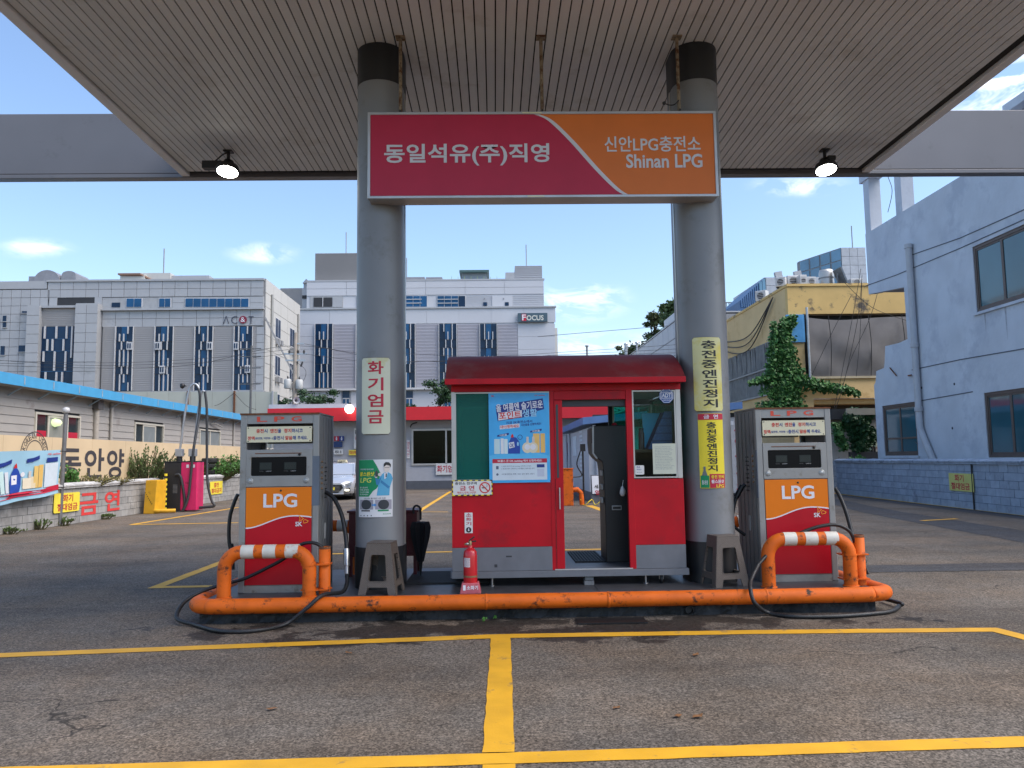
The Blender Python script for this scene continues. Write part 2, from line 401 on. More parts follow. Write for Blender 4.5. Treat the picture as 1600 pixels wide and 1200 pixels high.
road_line([(4.5, 9.97), (-4.16, 9.9), (-4.17, 13.1), (5.0, 13.15)], .15)
road_line([G2(653,800), G2(704,768)], .15); road_line([G2(205,820), G2(372,793)], .15); road_line([G2(205,820), G2(372,817)], .15, .0055)
road_line([G2(1440,814), G2(1495,811)], .15, .009); road_line([G2(620,800), G2(700,800)], .13)
road_line([(12.38,17), (13.12,31)], .12, .009); road_line([G2(1140,779), G2(1165,778)], .15); road_line([G2(920,790), G2(950,800)], .25)
# drain plate at the island's foot
MET = pm('dark_steel', (.03,.03,.032), .5, .6, bump=.3, bscale=80)
dp = gnd(955, 972); o = MB().box(dp.x-.32, dp.x+.32, dp.y-.10, dp.y+.12, .004, .016).build('drain_cover', MET)
tag(o, 'flat dark steel drain cover on the asphalt below the orange pipe', 'drain cover')
# fallen leaves
LEAF = pm('dry_leaf', (.20,.09,.03), .8, var=.3, scale=40)
for i, (u, v, lab) in enumerate([(963,1108,'brown leaf right of the yellow centre line'), (1087,1025,'small reddish leaf just below the long yellow line'), (1090,1122,'tiny dry leaf in the right bay of the forecourt'),
                    (545,1022,'dry leaf in the left bay near the yellow line'), (425,1110,'small dry leaf low in the left bay'), (1060,1121,'dry leaf scrap lying right of the brown leaf')]):
    g = gnd(u, v); a = U(0, 6); s = U(.028,.045)
    b = MB(); Q = [(-1,0,.2),(-.3,.45,.5),(.5,.4,.3),(1,0,.7),(.4,-.5,.25),(-.4,-.4,.45)]
    b.add([(g.x+s*(x*cos(a)-y*sin(a)), g.y+s*(x*sin(a)+y*cos(a)), .006+z*s*.5) for x, y, z in Q], [(0,1,5),(1,2,4,5),(2,3,4)])
    tag(b.build('fallen_leaf', LEAF), lab, 'leaf', 'fallen leaves on the forecourt')

# ================================================================== canopy
CEIL = 6.02; CX0, CX1, CYB = -4.86, 6.05, 12.1; CYF = 4.9
SOF = pm('soffit_panel', (.66,.67,.68), .6, 0, var=.06, scale=1.2, rnd=.05, dirt=(.54,.53,.51), dscale=1.1, dthr=.57)
FAS = pm('canopy_fascia', (.165,.162,.172), .42, .15, var=.08, scale=.8, dirt=(.13,.128,.132), dscale=2.2, dthr=.60)
DK = pm('soffit_gap', (.015,.015,.015), .9)
can = thing('canopy', 'wide grey flat canopy with slatted soffit over the pump island', 'canopy', (.5, 8.5, 0))
def cb(name, mat, x0, x1, y0, y1, z0, z1, bevel=0):
    o = MB().box(x0-.5, x1-.5, y0-8.5, y1-8.5, z0, z1).build(name, mat, can, bevel); return o
cb('roof_slab', DK, CX0+.12, CX1-.12, CYF+.1, CYB-.02, CEIL+.02, CEIL+.5)
pw = .1085; n = int((CX1-CX0-.30)/pw); x0 = CX0+.15
plank = MB().box(0, pw-.015, 0, CYB-CYF-.26, 0, .018)
pme = bpy.data.meshes.new('soffit_plank'); pme.from_pydata(plank.v, [], plank.f); pme.materials.append(SOF)
for i in range(n):
    o = bpy.data.objects.new('soffit_plank', pme); COL.objects.link(o); o.parent = can; o.location = (x0+i*pw-.5, CYF+.13-8.5, CEIL+U(-.0012,.0012))
TRM = pm('canopy_trim', (.74,.73,.73), .5, .05, var=.08, scale=1.2, dirt=(.64,.62,.61), dscale=2.0, dthr=.58)
for (xa, xb) in ((CX0, CX0+.13), (CX1-.13, CX1)): cb('edge_trim', TRM, xa, xb, CYF, CYB-.004, CEIL-.035, CEIL+.55, .012)
cb('edge_trim', TRM, CX0+.13, CX1-.13, CYF, CYF+.11, CEIL-.035, CEIL+.55, .012)
cb('rear_beam', FAS, -13, 14.5, CYB, CYB+.16, CEIL+.02, CEIL+1.0, .01)
cb('rear_beam_lip', FAS, -13, 14.5, CYB-.004, CYB+.165, CEIL-.05, CEIL+.016, .008)
# columns: rounded metal cladding, black cap and skirt
CM = pm('column_paint', (.235,.238,.245), .45, .15, var=.10, scale=1.5, dirt=(.19,.187,.183), dscale=2.2, dthr=.55)
CBK = pm('column_black', (.018,.019,.021), .42)
CW, CL = .252, .10
def obr(r, l, n=18):
    return [(r*cos(radians(a)), l+r*sin(radians(a))) for a in [180*k/n for k in range(n+1)]] + [(r*cos(radians(180+a)), -l+r*sin(radians(180+a))) for a in [180*k/n for k in range(n+1)]]
def obtube(r, l, z0, z1, zb=None):
    P = obr(r, l); n = len(P); b = MB()
    b.add([(x, y, z0) for x, y in P]+[(x, y, z1) for x, y in P], [(i, (i+1)%n, n+(i+1)%n, n+i) for i in range(n)], True)
    b.add([(x, y, z0) for x, y in P], [tuple(range(n))[::-1]]); b.add([(x, y, z1) for x, y in P], [tuple(range(n))]); return b
COLX = (-1.22, 2.275); COLY = 8.52
for cx in COLX:
    p = obtube(CW, CL, .62, CEIL-.42).build('column', CM, can); p.location = (cx-.5, COLY-8.5, 0)
    obtube(CW+.003, CL, CEIL-.42, CEIL+.01).build('column_cap', CBK, p); obtube(CW+.006, CL, .18, .62).build('column_skirt', CBK, p)
    cs = MB()
    for s in (-1, 1): cs.box(s*CW-.006, s*CW+.006, -.02, .02, .62, CEIL-.42)
    cs.build('cover_strip', pm('bright_trim', (.55,.53,.48), .3, .7), p)
# floodlights
LH = pm('lamp_housing', (.03,.03,.032), .5, .3); LE = pm('lamp_glow', (1,.97,.86), .3, emit=14, var=0)
for (u, v, s, lab) in ((357, 236, -1, 'lit round floodlight with box driver under the left rear canopy corner'), (1288, 234, 1, 'lit round floodlight with short bracket under the right rear canopy corner')):
    g = gnd(u, v, CEIL); f = thing('floodlight', lab, 'light', (g.x, g.y, CEIL), group='canopy floodlights')
    MB().tube([(0,0,0),(0,0,-.14)], .025, 8).box(-.06,.06,-.06,.06,-.02,.0).build('bracket', LH, f)
    hb = MB(Matrix.Translation((0,-.02,-.30)) @ Matrix.Rotation(radians(-16), 4, 'X')).lathe([(.04,.16),(.07,.155),(.09,.08),(.15,.06),(.17,.0),(.17,-.02),(.15,-.022)], 24).build('lamp_housing', LH, f)
    hf = MB()
    for k in range(12): a = k*pi/6; hf.add([(cos(a)*.085, sin(a)*.085-.02, -.19),(cos(a)*.14, sin(a)*.14-.02, -.235),(cos(a)*.16, sin(a)*.16-.02, -.285),(cos(a)*.09, sin(a)*.09-.02, -.27)], [(0,1,2,3)])
    hf.build('cooling_fin', LH, f)
    MB(Matrix.Translation((0,-.02,-.30)) @ Matrix.Rotation(radians(-16), 4, 'X')).lathe([(.145,-.024),(.10,-.045),(.001,-.05)], 24).build('lens', LE, f)
    if s < 0: MB().box(-.36,-.08,-.06,.06,-.27,-.16).tube([(-.2,0,-.16),(-.08,0,-.05),(0,0,-.02)], .012, 6).build('driver_box', LH, f, .01)
    else: MB().box(.03,.15,-.05,.05,-.17,-.10).build('driver_box', LH, f, .01)
# hanging sign
SY0, SY1 = 7.98, 8.22
sx0, sx1, sz0, sz1 = -1.29, 2.375, 4.215, 5.14
hs_ = thing('hanging_sign', 'long red and orange sign box hung between the two columns', 'sign', ((sx0+sx1)/2, SY0, sz0))
HW, HH = (sx1-sx0)/2, sz1-sz0
FR = pm('sign_frame', (.50,.49,.48), .35, .5); SR = pm('sign_red', (.50,.018,.055), .4, var=.06, spec=.35); SO = pm('sign_orange', (.72,.17,.02), .4, var=.05, spec=.35); SW = pm('sign_white', (.66,.65,.67), .45, var=.03)
MB().box(-HW, HW, .02, SY1-SY0, 0, HH).build('sign_box', FR, hs_, .006)
fm = MB(); t = .025
fm.prism(rc(-HW-.004, HW+.004, -.004, HH+.004), -.004, .03, [rc(-HW+t, HW-t, t, HH-t)]).build('frame', FR, hs_, .004)
def crv(t): # swoosh from top to bottom
    xs = -HW + (835+95*t**.75-577)/543*2*HW if False else None
cp = cat([(-HW+.476*2*HW, 0, HH-t), (-HW+.515*2*HW, 0, HH*.90), (-HW+.575*2*HW, 0, HH*.66), (-HW+.645*2*HW, 0, HH*.33), (-HW+.70*2*HW, 0, HH*.10), (-HW+.727*2*HW, 0, t)], 5)
cp = [(p.x, p.z) for p in cp]; wv_ = .052
panel_r = [(-HW+t, HH-t), (-HW+t, t)] + cp[::-1]
MB().prism(panel_r, .006, .02).build('red_panel', SR, hs_)
MB().prism([(x+wv_, z) for x, z in cp] + [(HW-t, t), (HW-t, HH-t)], .006, .02).build('orange_panel', SO, hs_)
MB().prism(cp + [(x+wv_, z) for x, z in cp[::-1]], .004, .02).build('white_swoosh', SW, hs_)
def sx(u): return -HW + (u-577)/541*2*HW
def szz(v): return HH*(305-v)/128.5
text('동일석유(주)직영', sx(602), sx(857), szz(257), szz(224), .002, SW, hs_, .035)
text('신안LPG충전소', sx(943), sx(1093), szz(237.5), szz(214), .002, SW, hs_, .014)
text('Shinan LPG', sx(976), sx(1095), szz(262), szz(241), .002, SW, hs_, .022)
RS = pm('rusty_rod', (.28,.22,.15), .7, .3, var=.3, scale=14, dirt=(.12,.05,.02), dscale=9, dthr=.5)
for u in (626, 846, 1059):
    x = at(u, 120, 8.09).x - (sx0+sx1)/2; h = CEIL-sz0
    q = MB().tube([(x,.1,HH),(x,.1,h)], .019, 8).box(x-.05,x+.05,.05,.15,h-.012,h).build('hanger_rod', RS, hs_)
    MB().tube([(x-.045,.1,HH+.02),(x+.045,.1,HH+.02)], .012, 6).tube([(x,.055,HH+.045),(x,.145,HH+.045)], .012, 6).build('bolt', LH, q)
wx = at(1059,150,8.09).x-(sx0+sx1)/2
MB().tube(cat([(wx,.08,HH+.16),(wx-.05,.05,HH+.10),(wx-.12,.0,HH+.07),(wx-.16,0,HH+.085)],5), .007, 6).lathe([(.001,-.02),(.02,-.01),(.02,.01),(.001,.02)], 8, (wx-.175,0,HH+.09)).build('loose_wire', LH, hs_)
# louvre ends seen as pale slots in the frame
pl = pm('sign_slot_light', (.75,.72,.45), .4)
MB().box(sx(816), sx(846), -.006, .0, HH-.018, HH-.004).build('slot', pl, hs_); MB().box(sx(822), sx(848), -.006, .0, .004, .016).build('slot', pl, hs_)
# ================================================================== pump island
ORG = pm('orange_pipe_paint', (.68,.125,.006), .6, var=.16, scale=5, bump=.25, bscale=35, bdist=.006, dirt=(.035,.02,.012), dscale=9, dthr=.56, spec=.35)
CON = pm('island_concrete', (.035,.036,.038), .85, var=.3, scale=3.5, bump=.8, bscale=14, bdist=.03, dirt=(.09,.088,.085), dscale=1.7, dthr=.60)
TOPC = pm('island_top', (.055,.056,.06), .42, var=.35, scale=2.4, bump=.25, bscale=30, dirt=(.022,.022,.024), dscale=2.2, dthr=.52)
IX0, IX1, IY0, IY1, IZ = -2.85, 3.68, 7.62, 9.72, .2
isl = thing('pump_island', 'low dark concrete island edged with a worn orange pipe', 'island', ((IX0+IX1)/2, (IY0+IY1)/2, 0))
ox, oy = (IX0+IX1)/2, (IY0+IY1)/2
def ibase():
    b = MB(); N_ = 120; vs = []; z = [0,.05,.10,.15,.19]; fs = []
    # crumbling front face
    for i in range(N_+1):
        x = IX0+.06+(IX1-IX0-.12)*i/N_
        for j, zz in enumerate(z):
            e = (U(-.012,.03) + (.05 if (sin(x*5.1)+sin(x*11.7+1)) > 1.1 and j < 2 else 0)) if 0 < i < N_ else 0
            vs.append((x-ox, IY0+e-oy, zz))
    for i in range(N_):
        for j in range(len(z)-1): a = i*5+j; fs.append((a, a+5, a+6, a+1))
    b.add(vs, fs); b.box(IX0+.06-ox, IX1-.06-ox, IY0+.09-oy, IY1-oy, 0, .19)
    return b
ibase().build('concrete_base', CON, isl)
MB().box(IX0-ox, IX1-ox, IY0-.02-oy, IY1-oy, .19, IZ).build('top_plate', TOPC, isl)
for (xa, xb, ya, yb) in ((-.2, .95, 7.70, 8.35), (1.0, 2.05, 7.72, 8.3)): MB().box(xa-ox, xb-ox, ya-oy, yb-oy, IZ, IZ+.006).build('cover_plate', TOPC, isl, .003)
pr = .071; pz = .17
path = cat([(IX0+.02, IY1, pz), (IX0+.0, 8.6, pz), (IX0-.01, 7.85, pz), (IX0+.03, 7.66, pz), (IX0+.16, 7.575, pz), (IX0+.5, 7.555, pz), (0, 7.56, pz), (IX1-.5, 7.575, pz), (IX1-.1, 7.60, pz), (IX1+.06, 7.68, pz), (IX1+.08, 7.84, pz), (IX1+.06, 8.6, pz), (IX1+.04, IY1, pz)], 8)
MB().tube([(p.x-ox, p.y-oy, p.z) for p in path], pr, 20).build('bumper_pipe', ORG, isl)
for x in (-1.75, -.1, 1.05, 2.55): MB().lathe([(pr+.0005,-.012),(pr+.004,-.006),(pr+.004,.006),(pr+.0005,.012)], 20, (x-ox, 7.56-oy+(.012 if x > 2 else 0), pz), 'X', False).build('weld_seam', ORG, isl)
for u, v in ((638, 965), (1077, 953)):
    g = at(u, v, IY0-.02); MB().lathe([(.035,-.012),(.04,-.012),(.04,.06),(.034,.06)], 16, (g.x-ox, IY0-.02-oy, max(g.z,.045)), 'Y', False).lathe([(.034,.02),(.001,.021)], 16, (g.x-ox, IY0-.02-oy, max(g.z,.045)), 'Y', False).build('drain_hole', CBK, isl)
WEED = pm('weed_leaf', (.07,.20,.03), .6, var=.3, scale=30)
for (u, v, lab) in ((757, 966, 'tiny green weed sprouting at the foot of the pump island'), (773, 963, 'second green weed right of the first at the island foot')):
    g = gnd(u, v+4); b = MB()
    for k in range(12):
        a = U(0, 6.28); r = U(.0,.03); z = U(.005,.035); s = U(.006,.011)
        b.add([(g.x+r*cos(a)-s, g.y-.02+r*sin(a)*.3, z), (g.x+r*cos(a), g.y-.03+r*sin(a)*.3, z-s*.5), (g.x+r*cos(a)+s, g.y-.02+r*sin(a)*.3, z+s*.3), (g.x+r*cos(a), g.y-.02, z+s)], [(0,1,2,3)])
    tag(b.build('weed', WEED), lab, 'weed', 'weeds at the island foot')

# ------------------------------------------------------------------ LPG dispensers
GM = pm('dispenser_grey', (.30,.295,.285), .42, .35, var=.10, scale=4, dirt=(.20,.175,.145), dscale=3.5, dthr=.60, bump=.06, bscale=40)
GMD = pm('dispenser_side_grey', (.22,.22,.215), .5, .3, var=.12, scale=3, dirt=(.13,.115,.10), dscale=4, dthr=.6)
DOR = pm('dispenser_orange', (.78,.19,.004), .42, var=.05, spec=.3); DRD = pm('dispenser_red', (.48,.003,.014), .42, var=.08, spec=.3)
WHT = flat('print_white', (.74,.73,.76)); REDI = flat('print_red', (.62,.02,.02)); BLUI = flat('print_blue', (.02,.05,.26)); BLKI = flat('print_black', (.015,.015,.015)); YELI = flat('print_yellow', (.85,.68,.03)); GRNI = flat('print_green', (.0,.25,.09)); ORGI = flat('print_orange', (.85,.28,.02))
CRM = pm('cream_plate', (.72,.67,.47), .5, var=.05); SCR = pm('display_black', (.005,.005,.006), .3, spec=.15); LCD = pm('lcd_grey', (.03,.037,.034), .4, spec=.2); RST = pm('rust', (.16,.06,.025), .85, var=.4, scale=20); TAPE = pm('tape_blue_grey', (.12,.145,.185), .5, var=.08)
BRS = pm('brass_nipple', (.25,.15,.08), .4, .7)
def dispenser(lab, loc, mirror):
    d = thing('fuel_dispenser', lab, 'dispenser', loc, 0, 'LPG dispensers on the island')
    W, D = .40, .36; s = -1 if mirror else 1
    fy = -D
    for x0, x1 in ((-W, -W+.065), (W-.065, W)):
        MB().box(x0, x1, fy, fy+.05, 0, 1.79).build('post', GM, d, .008); MB().box(x0, x1, D-.05, D, 0, 1.79).build('post', GM, d, .008)
    for sd in (-1, 1):
        b = MB(); xo = sd*(W-.006)
        b.box(min(xo, xo-sd*.02), max(xo, xo-sd*.02), fy+.055, D-.055, 0, 1.79)
        for k in range(5): y = fy+.10+k*.13; b.box(min(xo, xo+sd*.005), max(xo, xo+sd*.005), y, y+.055, .02, 1.77)
        sp = b.build('side_panel', GMD, d, .003)
        if sd == s:
            q = MB()
            for k in range(6): q.lathe([(.012,0),(.012,.012),(.001,.013)], 8, (xo+sd*.005, fy+.13, 1.30-k*.055), 'X') if sd > 0 else q.lathe([(.012,0),(.012,-.012),(.001,-.013)], 8, (xo+sd*.005, fy+.13, 1.30-k*.055), 'X')
            q.build('fitting', BRS, sp)
            q = MB()
            for i in range(4):
                for k in range(9):
                    if R() < .8: y = fy+.28+i*.03; z = 1.28-k*.045; q.box(min(xo, xo+sd*.009), max(xo, xo+sd*.009), y, y+.010, z, z+.012)
            q.build('vent_hole', BLKI, sp)
            MB().box(min(xo, xo+sd*.011), max(xo, xo+sd*.011), fy+.30, fy+.345, .50, .66).build('side_label', pm('label_grey', (.42,.42,.40), .5), sp)
            MB().box(s*W-.002 if s > 0 else -W-.002, s*W+.002 if s > 0 else -W+.002, fy-.002, fy+.052, .86, 1.36).build('tape_band', TAPE, d)
    MB().box(s*W-.068 if s > 0 else -W-.002, s*W+.002 if s > 0 else -W+.068, fy-.003, fy-.001, .86, 1.36).build('tape_band', TAPE, d) if s > 0 else None
    MB().box(-W-.003, W+.003, fy-.006, D+.006, 1.79, 1.80).build('top_cover', GM, d, .003)
    MB().box(-W-.004, W+.004, fy-.008, fy-.004, 1.785, 1.802).box(-W-.004, W+.004, fy-.008, D, 1.8005, 1.803).build('rusty_rim', RST, d)
    # header, notice plate, gap, display, lower door
    for f in (1, -1):
        y0, y1 = (fy+.005, fy+.03) if f > 0 else (D-.03, D-.005)
        h = panel(d, 'header_panel', GM, -W+.065, W-.065, 1.695, 1.788, y0, y1)
        if f > 0:
            for ch, a in (('L',-.185),('P',-.01),('G',.165)): text(ch, a-.055+.005, a+.055, 1.715, 1.768, y0-.003, flat('faded_red', (.68,.07,.035)), h, .03)
    pl_ = panel(d, 'notice_plate', CRM, -W+.068, W-.072, 1.505, 1.665, fy-.012, fy-.006, .006)
    for cx in (-.315, .31):
        for cz in (1.518, 1.652): MB().lathe([(.006,-.003),(.001,-.005)], 8, (cx, fy-.012, cz), 'Y').build('screw', BLKI, pl_)
    y = fy-.0145
    x = -.235
    for seg, m_, wd in (('충전',REDI,.08),('시',BLUI,.038),(' ',None,.022),('엔진',REDI,.08),('을',BLUI,.036),(' ',None,.024),('정지',REDI,.08),('하시고',BLUI,.115)):
        if m_: text(seg, x, x+wd-.004, 1.60, 1.642, y, m_, pl_, .045)
        x += wd
    x = -.322
    for seg, m_, wd, hh in (('정액',REDI,.075,.04),('(일만원, 이만원···)',BLUI,.185,.026),('충전시',BLUI,.11,.04),(' ',None,.012,.04),('말씀',REDI,.075,.04),('해',BLUI,.036,.04),(' ',None,.014,.04),('주세요.',BLUI,.105,.038)):
        if m_: text(seg, x, x+wd-.004, 1.528+(.04-hh)*.3, 1.528+(.04-hh)*.3+hh, y, m_, pl_, .045)
        x += wd
    panel(d, 'rear_plate', CRM, -W+.068, W-.072, 1.505, 1.665, D+.004, D+.01)
    # display unit
    hole = rc(-.285, .275, 1.165, 1.355, .015)
    du = MB().prism(rc(-W+.065, W-.065, 1.055, 1.43), fy-.004, fy+.03, [hole]).build('display_panel', GM, d, .003)
    MB().box(-W+.065, W-.065, fy+.03, D-.03, 1.36, 1.42).build('display_housing', GMD, d)
    panel(d, 'display_screen', SCR, -.284, .274, 1.166, 1.354, fy+.006, fy+.02)
    for cx in (-.14, .11):
        l = panel(d, 'lcd_window', LCD, cx-.06, cx+.06, 1.228, 1.30, fy+.003, fy+.006)
        text('0000', cx-.05, cx+.05, 1.245, 1.282, fy+.0022, flat('lcd_digit', (.02,.025,.02)), l, 0); text('L/KRW', cx+.005, cx+.06, 1.207, 1.217, fy+.0022, flat('dim_white', (.35,.35,.35)), l, .02)
        text('TOTAL', cx-.065, cx-.02, 1.208, 1.216, fy+.0022, flat('dim_white2', (.12,.12,.12)), l, .02)
    MB().box(-.245, .225, fy-.008, fy-.004, 1.388, 1.396).build('seam_strip', RST, du)
    MB().lathe([(.014,0),(.014,-.008),(.001,-.01)], 12, (.205, fy-.004, 1.378), 'Y').build('lock', BLKI, du)
    for cx in (-.29, .275):
        k = MB().lathe([(.03,0),(.03,-.003),(.001,-.0035)], 20, (cx, fy-.004, 1.115), 'Y').build('round_seal', pm('seal_silver', (.45,.46,.45), .4, .3), du)
        MB().prism(ell(cx, 1.115, .024, n=20), fy-.0085, fy-.0085, [ell(cx, 1.115, .02, n=20)]).box(cx-.012, cx+.012, fy-.0086, fy-.0084, 1.108, 1.114).build('seal_print', flat('dim_grey', (.25,.26,.26)), k)
    ddr = MB().box(-W+.068, W-.068, fy+.004, fy+.03, .075, 1.05).build('lower_door', GM, d)
    # wave between orange and red
    xa, xb = -W+.07, W-.07
    wv2 = [(xa+(xb-xa)*t, .715 + .055*sin((t-.42)*2.7*1.35) + .0 - .012*cos(t*6.28)) for t in [k/24 for k in range(25)]]
    MB().prism(wv2 + [(xb, 1.048), (xa, 1.048)], fy-.002, fy+.004).build('orange_sheet', DOR, ddr)
    MB().prism([(xa, .078), (xb, .078)] + [(x_, z_-.012) for x_, z_ in wv2[::-1]], fy-.002, fy+.004).build('red_sheet', DRD, ddr)
    MB().prism([(x_, z_-.012) for x_, z_ in wv2] + wv2[::-1], fy-.0035, fy+.004).build('white_wave', WHT, ddr)
    text('LPG', -.155, .185, .845, .985, fy-.0045, WHT, ddr, .022)
    text('SK', .17, .24, .655, .70, fy-.005, WHT, ddr, .03)
    lg = MB().prism([(.205,.765),(.258,.732),(.235,.712),(.205,.70),(.212,.73)], fy-.005, fy-.005, [[(.213,.752),(.245,.732),(.228,.716),(.213,.71),(.219,.733)]])
    lg.prism([(.262,.728),(.305,.708),(.292,.69),(.252,.682),(.247,.706)], fy-.005, fy-.005, [[(.262,.72),(.293,.706),(.286,.696),(.257,.689),(.254,.705)]])
    lg.build('wing_logo', ORGI, ddr)
    MB().prism([(.214,.735),(.247,.727),(.232,.708),(.212,.703)], fy-.0042, fy-.0042).build('wing_logo_core', REDI, ddr)
    MB().lathe([(.010,0),(.010,-.004),(.001,-.005)], 12, (.02, fy-.002, 1.015), 'Y').build('lock', BLKI, ddr)
    panel(d, 'kick_plate', pm('kick_steel', (.32,.30,.27), .45, .4, var=.2, scale=8, dirt=(.14,.10,.07), dscale=6, dthr=.56), -W+.065, W-.065, 0, .072, fy+.004, fy+.03)
    MB().box(-W+.065, W-.065, D-.03, D-.005, 0, 1.43).build('rear_door', GM, d); MB().box(-W+.03, W-.03, fy+.06, D-.06, 0, .02).build('floor_pan', GMD, d)
    return d
dL = dispenser('left grey LPG dispenser with orange and red front, hose looping left', (-2.195, 8.46, IZ), False)
dR = dispenser('right grey LPG dispenser with orange and red front, beside the yellow-signed column', (3.14, 8.58, IZ), True)
RUB = pm('black_rubber', (.012,.012,.013), .45, var=.2, scale=20); RIB = pm('hose_wrap', (.02,.021,.023), .4, var=.3, scale=60, bump=.5, bscale=120)
STL = pm('coupling_steel', (.45,.44,.42), .3, .8)
def hose(parent, pts, r, ribs=False, name='hose', mat=None):
    o = parent.location; P = cat([(p[0]-o.x, p[1]-o.y, p[2]-o.z) for p in pts], 10)
    if ribs:   # spiral guard: ringed tube
        Q = []; rs = []
        for i in range(len(P)-1):
            n = max(2, int((P[i+1]-P[i]).length/.012))
            for k in range(n): Q.append(P[i].lerp(P[i+1], k/n)); rs.append(r*(1.0 if len(Q) % 2 else .80))
        P, r = Q, rs
    return MB().tube(P, r, 10).build(name, mat or RUB, parent)
def A(u, v, Y): p = at(u, v, Y); return (p.x, p.y, p.z)
def Gz(u, v, z): p = gnd(u, v, z); return (p.x, p.y, p.z)
# left dispenser: side hose -> over the pipe -> ground loop -> up to the holder
h = hose(dL, [A(507,768,8.45), A(521,778,8.42), A(534,805,8.35), A(541,845,8.25), A(542,880,8.15)], .022); MB().tube([Vector(A(541,858,8.2))-dL.location, Vector(A(542,884,8.14))-dL.location], .032, 10).tube([Vector(A(542,884,8.14))-dL.location, Vector(A(542,900,8.1))-dL.location], .022, 10).build('coupling', STL, h)
hose(dL, [A(542,898,8.1), A(542,912,8.02), Gz(534,925,.23), (A(505,936,7.56)[0], 7.53, .262), (A(482,950,7.47)[0], 7.44, .17), Gz(448,974,.03), Gz(400,985,.022), Gz(345,986,.022), Gz(305,976,.025), (-3.0,7.62,.06), (-3.02,7.85,.17), (-2.86,7.98,.262), (-2.6,8.0,.33)], .021, True, 'hose_guard', RIB)
hose(dL, [(-2.6,8.0,.33), A(385,903,7.98), A(420,886,7.97), A(445,872,7.95), A(468,852,7.92), A(488,848,7.9), A(502,854,7.9), A(511,866,7.9)], .017)
h = hose(dL, [A(372,772,8.5), A(366,785,8.5), A(359,810,8.5), A(358,845,8.5), A(363,868,8.5), A(364,890,8.5)], .02); MB().tube([Vector(A(360,850,8.5))-dL.location, Vector(A(364,868,8.5))-dL.location], .03, 8).build('coupling', RUB, h)
# right dispenser
h = hose(dR, [A(1304,762,8.6), A(1312,775,8.58), A(1322,800,8.5), A(1332,835,8.4), A(1341,862,8.3)], .022); MB().tube([Vector(A(1340,860,8.31))-dR.location, Vector(A(1350,880,8.25))-dR.location], .034, 10).tube([Vector(A(1350,880,8.25))-dR.location, Vector(A(1357,897,8.2))-dR.location], .018, 8).build('nozzle', RUB, h)
hose(dR, [A(1339,858,7.95), A(1334,842,7.95), A(1325,828,7.95), A(1305,820,7.96), A(1275,824,7.96), A(1240,838,7.95), A(1208,858,7.9), A(1185,882,7.8)], .018)
hose(dR, [A(1185,882,7.8), A(1174,905,7.66), (A(1171,922,7.5)[0], 7.47, .26), (A(1178,940,7.44)[0], 7.42, .14), Gz(1200,957,.03), Gz(1240,963,.022), Gz(1300,963,.022), Gz(1350,960,.022), Gz(1392,955,.022), Gz(1406,946,.03), (3.93,7.75,.05), (3.92,8.1,.04)], .021, True, 'hose_guard', RIB)
h = hose(dR, [A(1164,757,8.55), A(1157,765,8.55), A(1148,785,8.55), A(1143,815,8.5)], .02); MB().tube([Vector(A(1160,759,8.55))-dR.location, Vector(A(1150,777,8.55))-dR.location], .03, 8).build('coupling', RUB, h)
hose(dR, [A(1143,818,8.5), A(1152,827,8.5), A(1164,836,8.5)], .016)
# ------------------------------------------------------------------ hoop guards
WST = pm('white_stripe', (.64,.61,.54), .5, var=.14, scale=8, dirt=(.55,.20,.06), dscale=7, dthr=.60)
def hoop(lab, xl, xr, y, zt, stripes, holder=None):
    g = thing('hoop_guard', lab, 'guard rail', ((xl+xr)/2, y, IZ), group='orange hoop guards'); hw = (xr-xl)/2; r = .066; rb = .17; h = zt-IZ-r
    P = [(-hw,0,0),(-hw,0,h-rb)] + [(-hw+rb-rb*cos(radians(a)),0,h-rb+rb*sin(radians(a))) for a in (15,30,45,60,75,90)] + [(hw-rb+rb*sin(radians(a)),0,h-rb+rb*cos(radians(a))) for a in (0,15,30,45,60,75,90)] + [(hw,0,0)]
    MB().tube(P, r, 20).build('hoop', ORG, g)
    for x in stripes: MB().tube([(x-.062,0,h),(x+.062,0,h)], r+.0015, 20, True).build('stripe', WST, g)
    for s in (-1, 1): MB().lathe([(r+.012,0),(r+.012,.01),(r,.011)], 20, (s*hw,0,0)).build('foot_flange', ORG, g)
    if holder:
        x, z1 = holder; t = MB().lathe([(.056,0),(.056,z1),(.051,z1),(.051,z1-.03),(.001,z1-.03)], 20, (x,.06,0)).build('nozzle_holder', ORG, g)
        MB().lathe([(.057,z1-.02),(.057,z1+.004),(.048,z1+.004)], 20, (x,.06,0), 'Z', False).build('rusty_rim', RST, t)
        for zz in (.06,.30): MB().box(hw-.08, x+.062, -.02, .12, zz, zz+.012).lathe([(r+.006,zz),(r+.006,zz+.014)], 20, (hw,0,0), 'Z', False).build('clamp', ORG, t)
hoop('front orange hoop guard with white stripes before the left dispenser', -2.635, -1.815, 7.82, .705, (-.18,.03,.245), (.545,.47))
hoop('front orange hoop guard with white stripes before the right dispenser', 2.70, 3.52, 7.90, .735, (-.19,.02,.225), (.535,.49))
hoop('rear orange hoop guard half hidden behind the left dispenser', -2.55, -1.62, 9.35, .82, (.02,.30))
hoop('rear orange hoop guard half hidden behind the right dispenser', 2.72, 3.55, 9.35, .80, (-.23,.1))
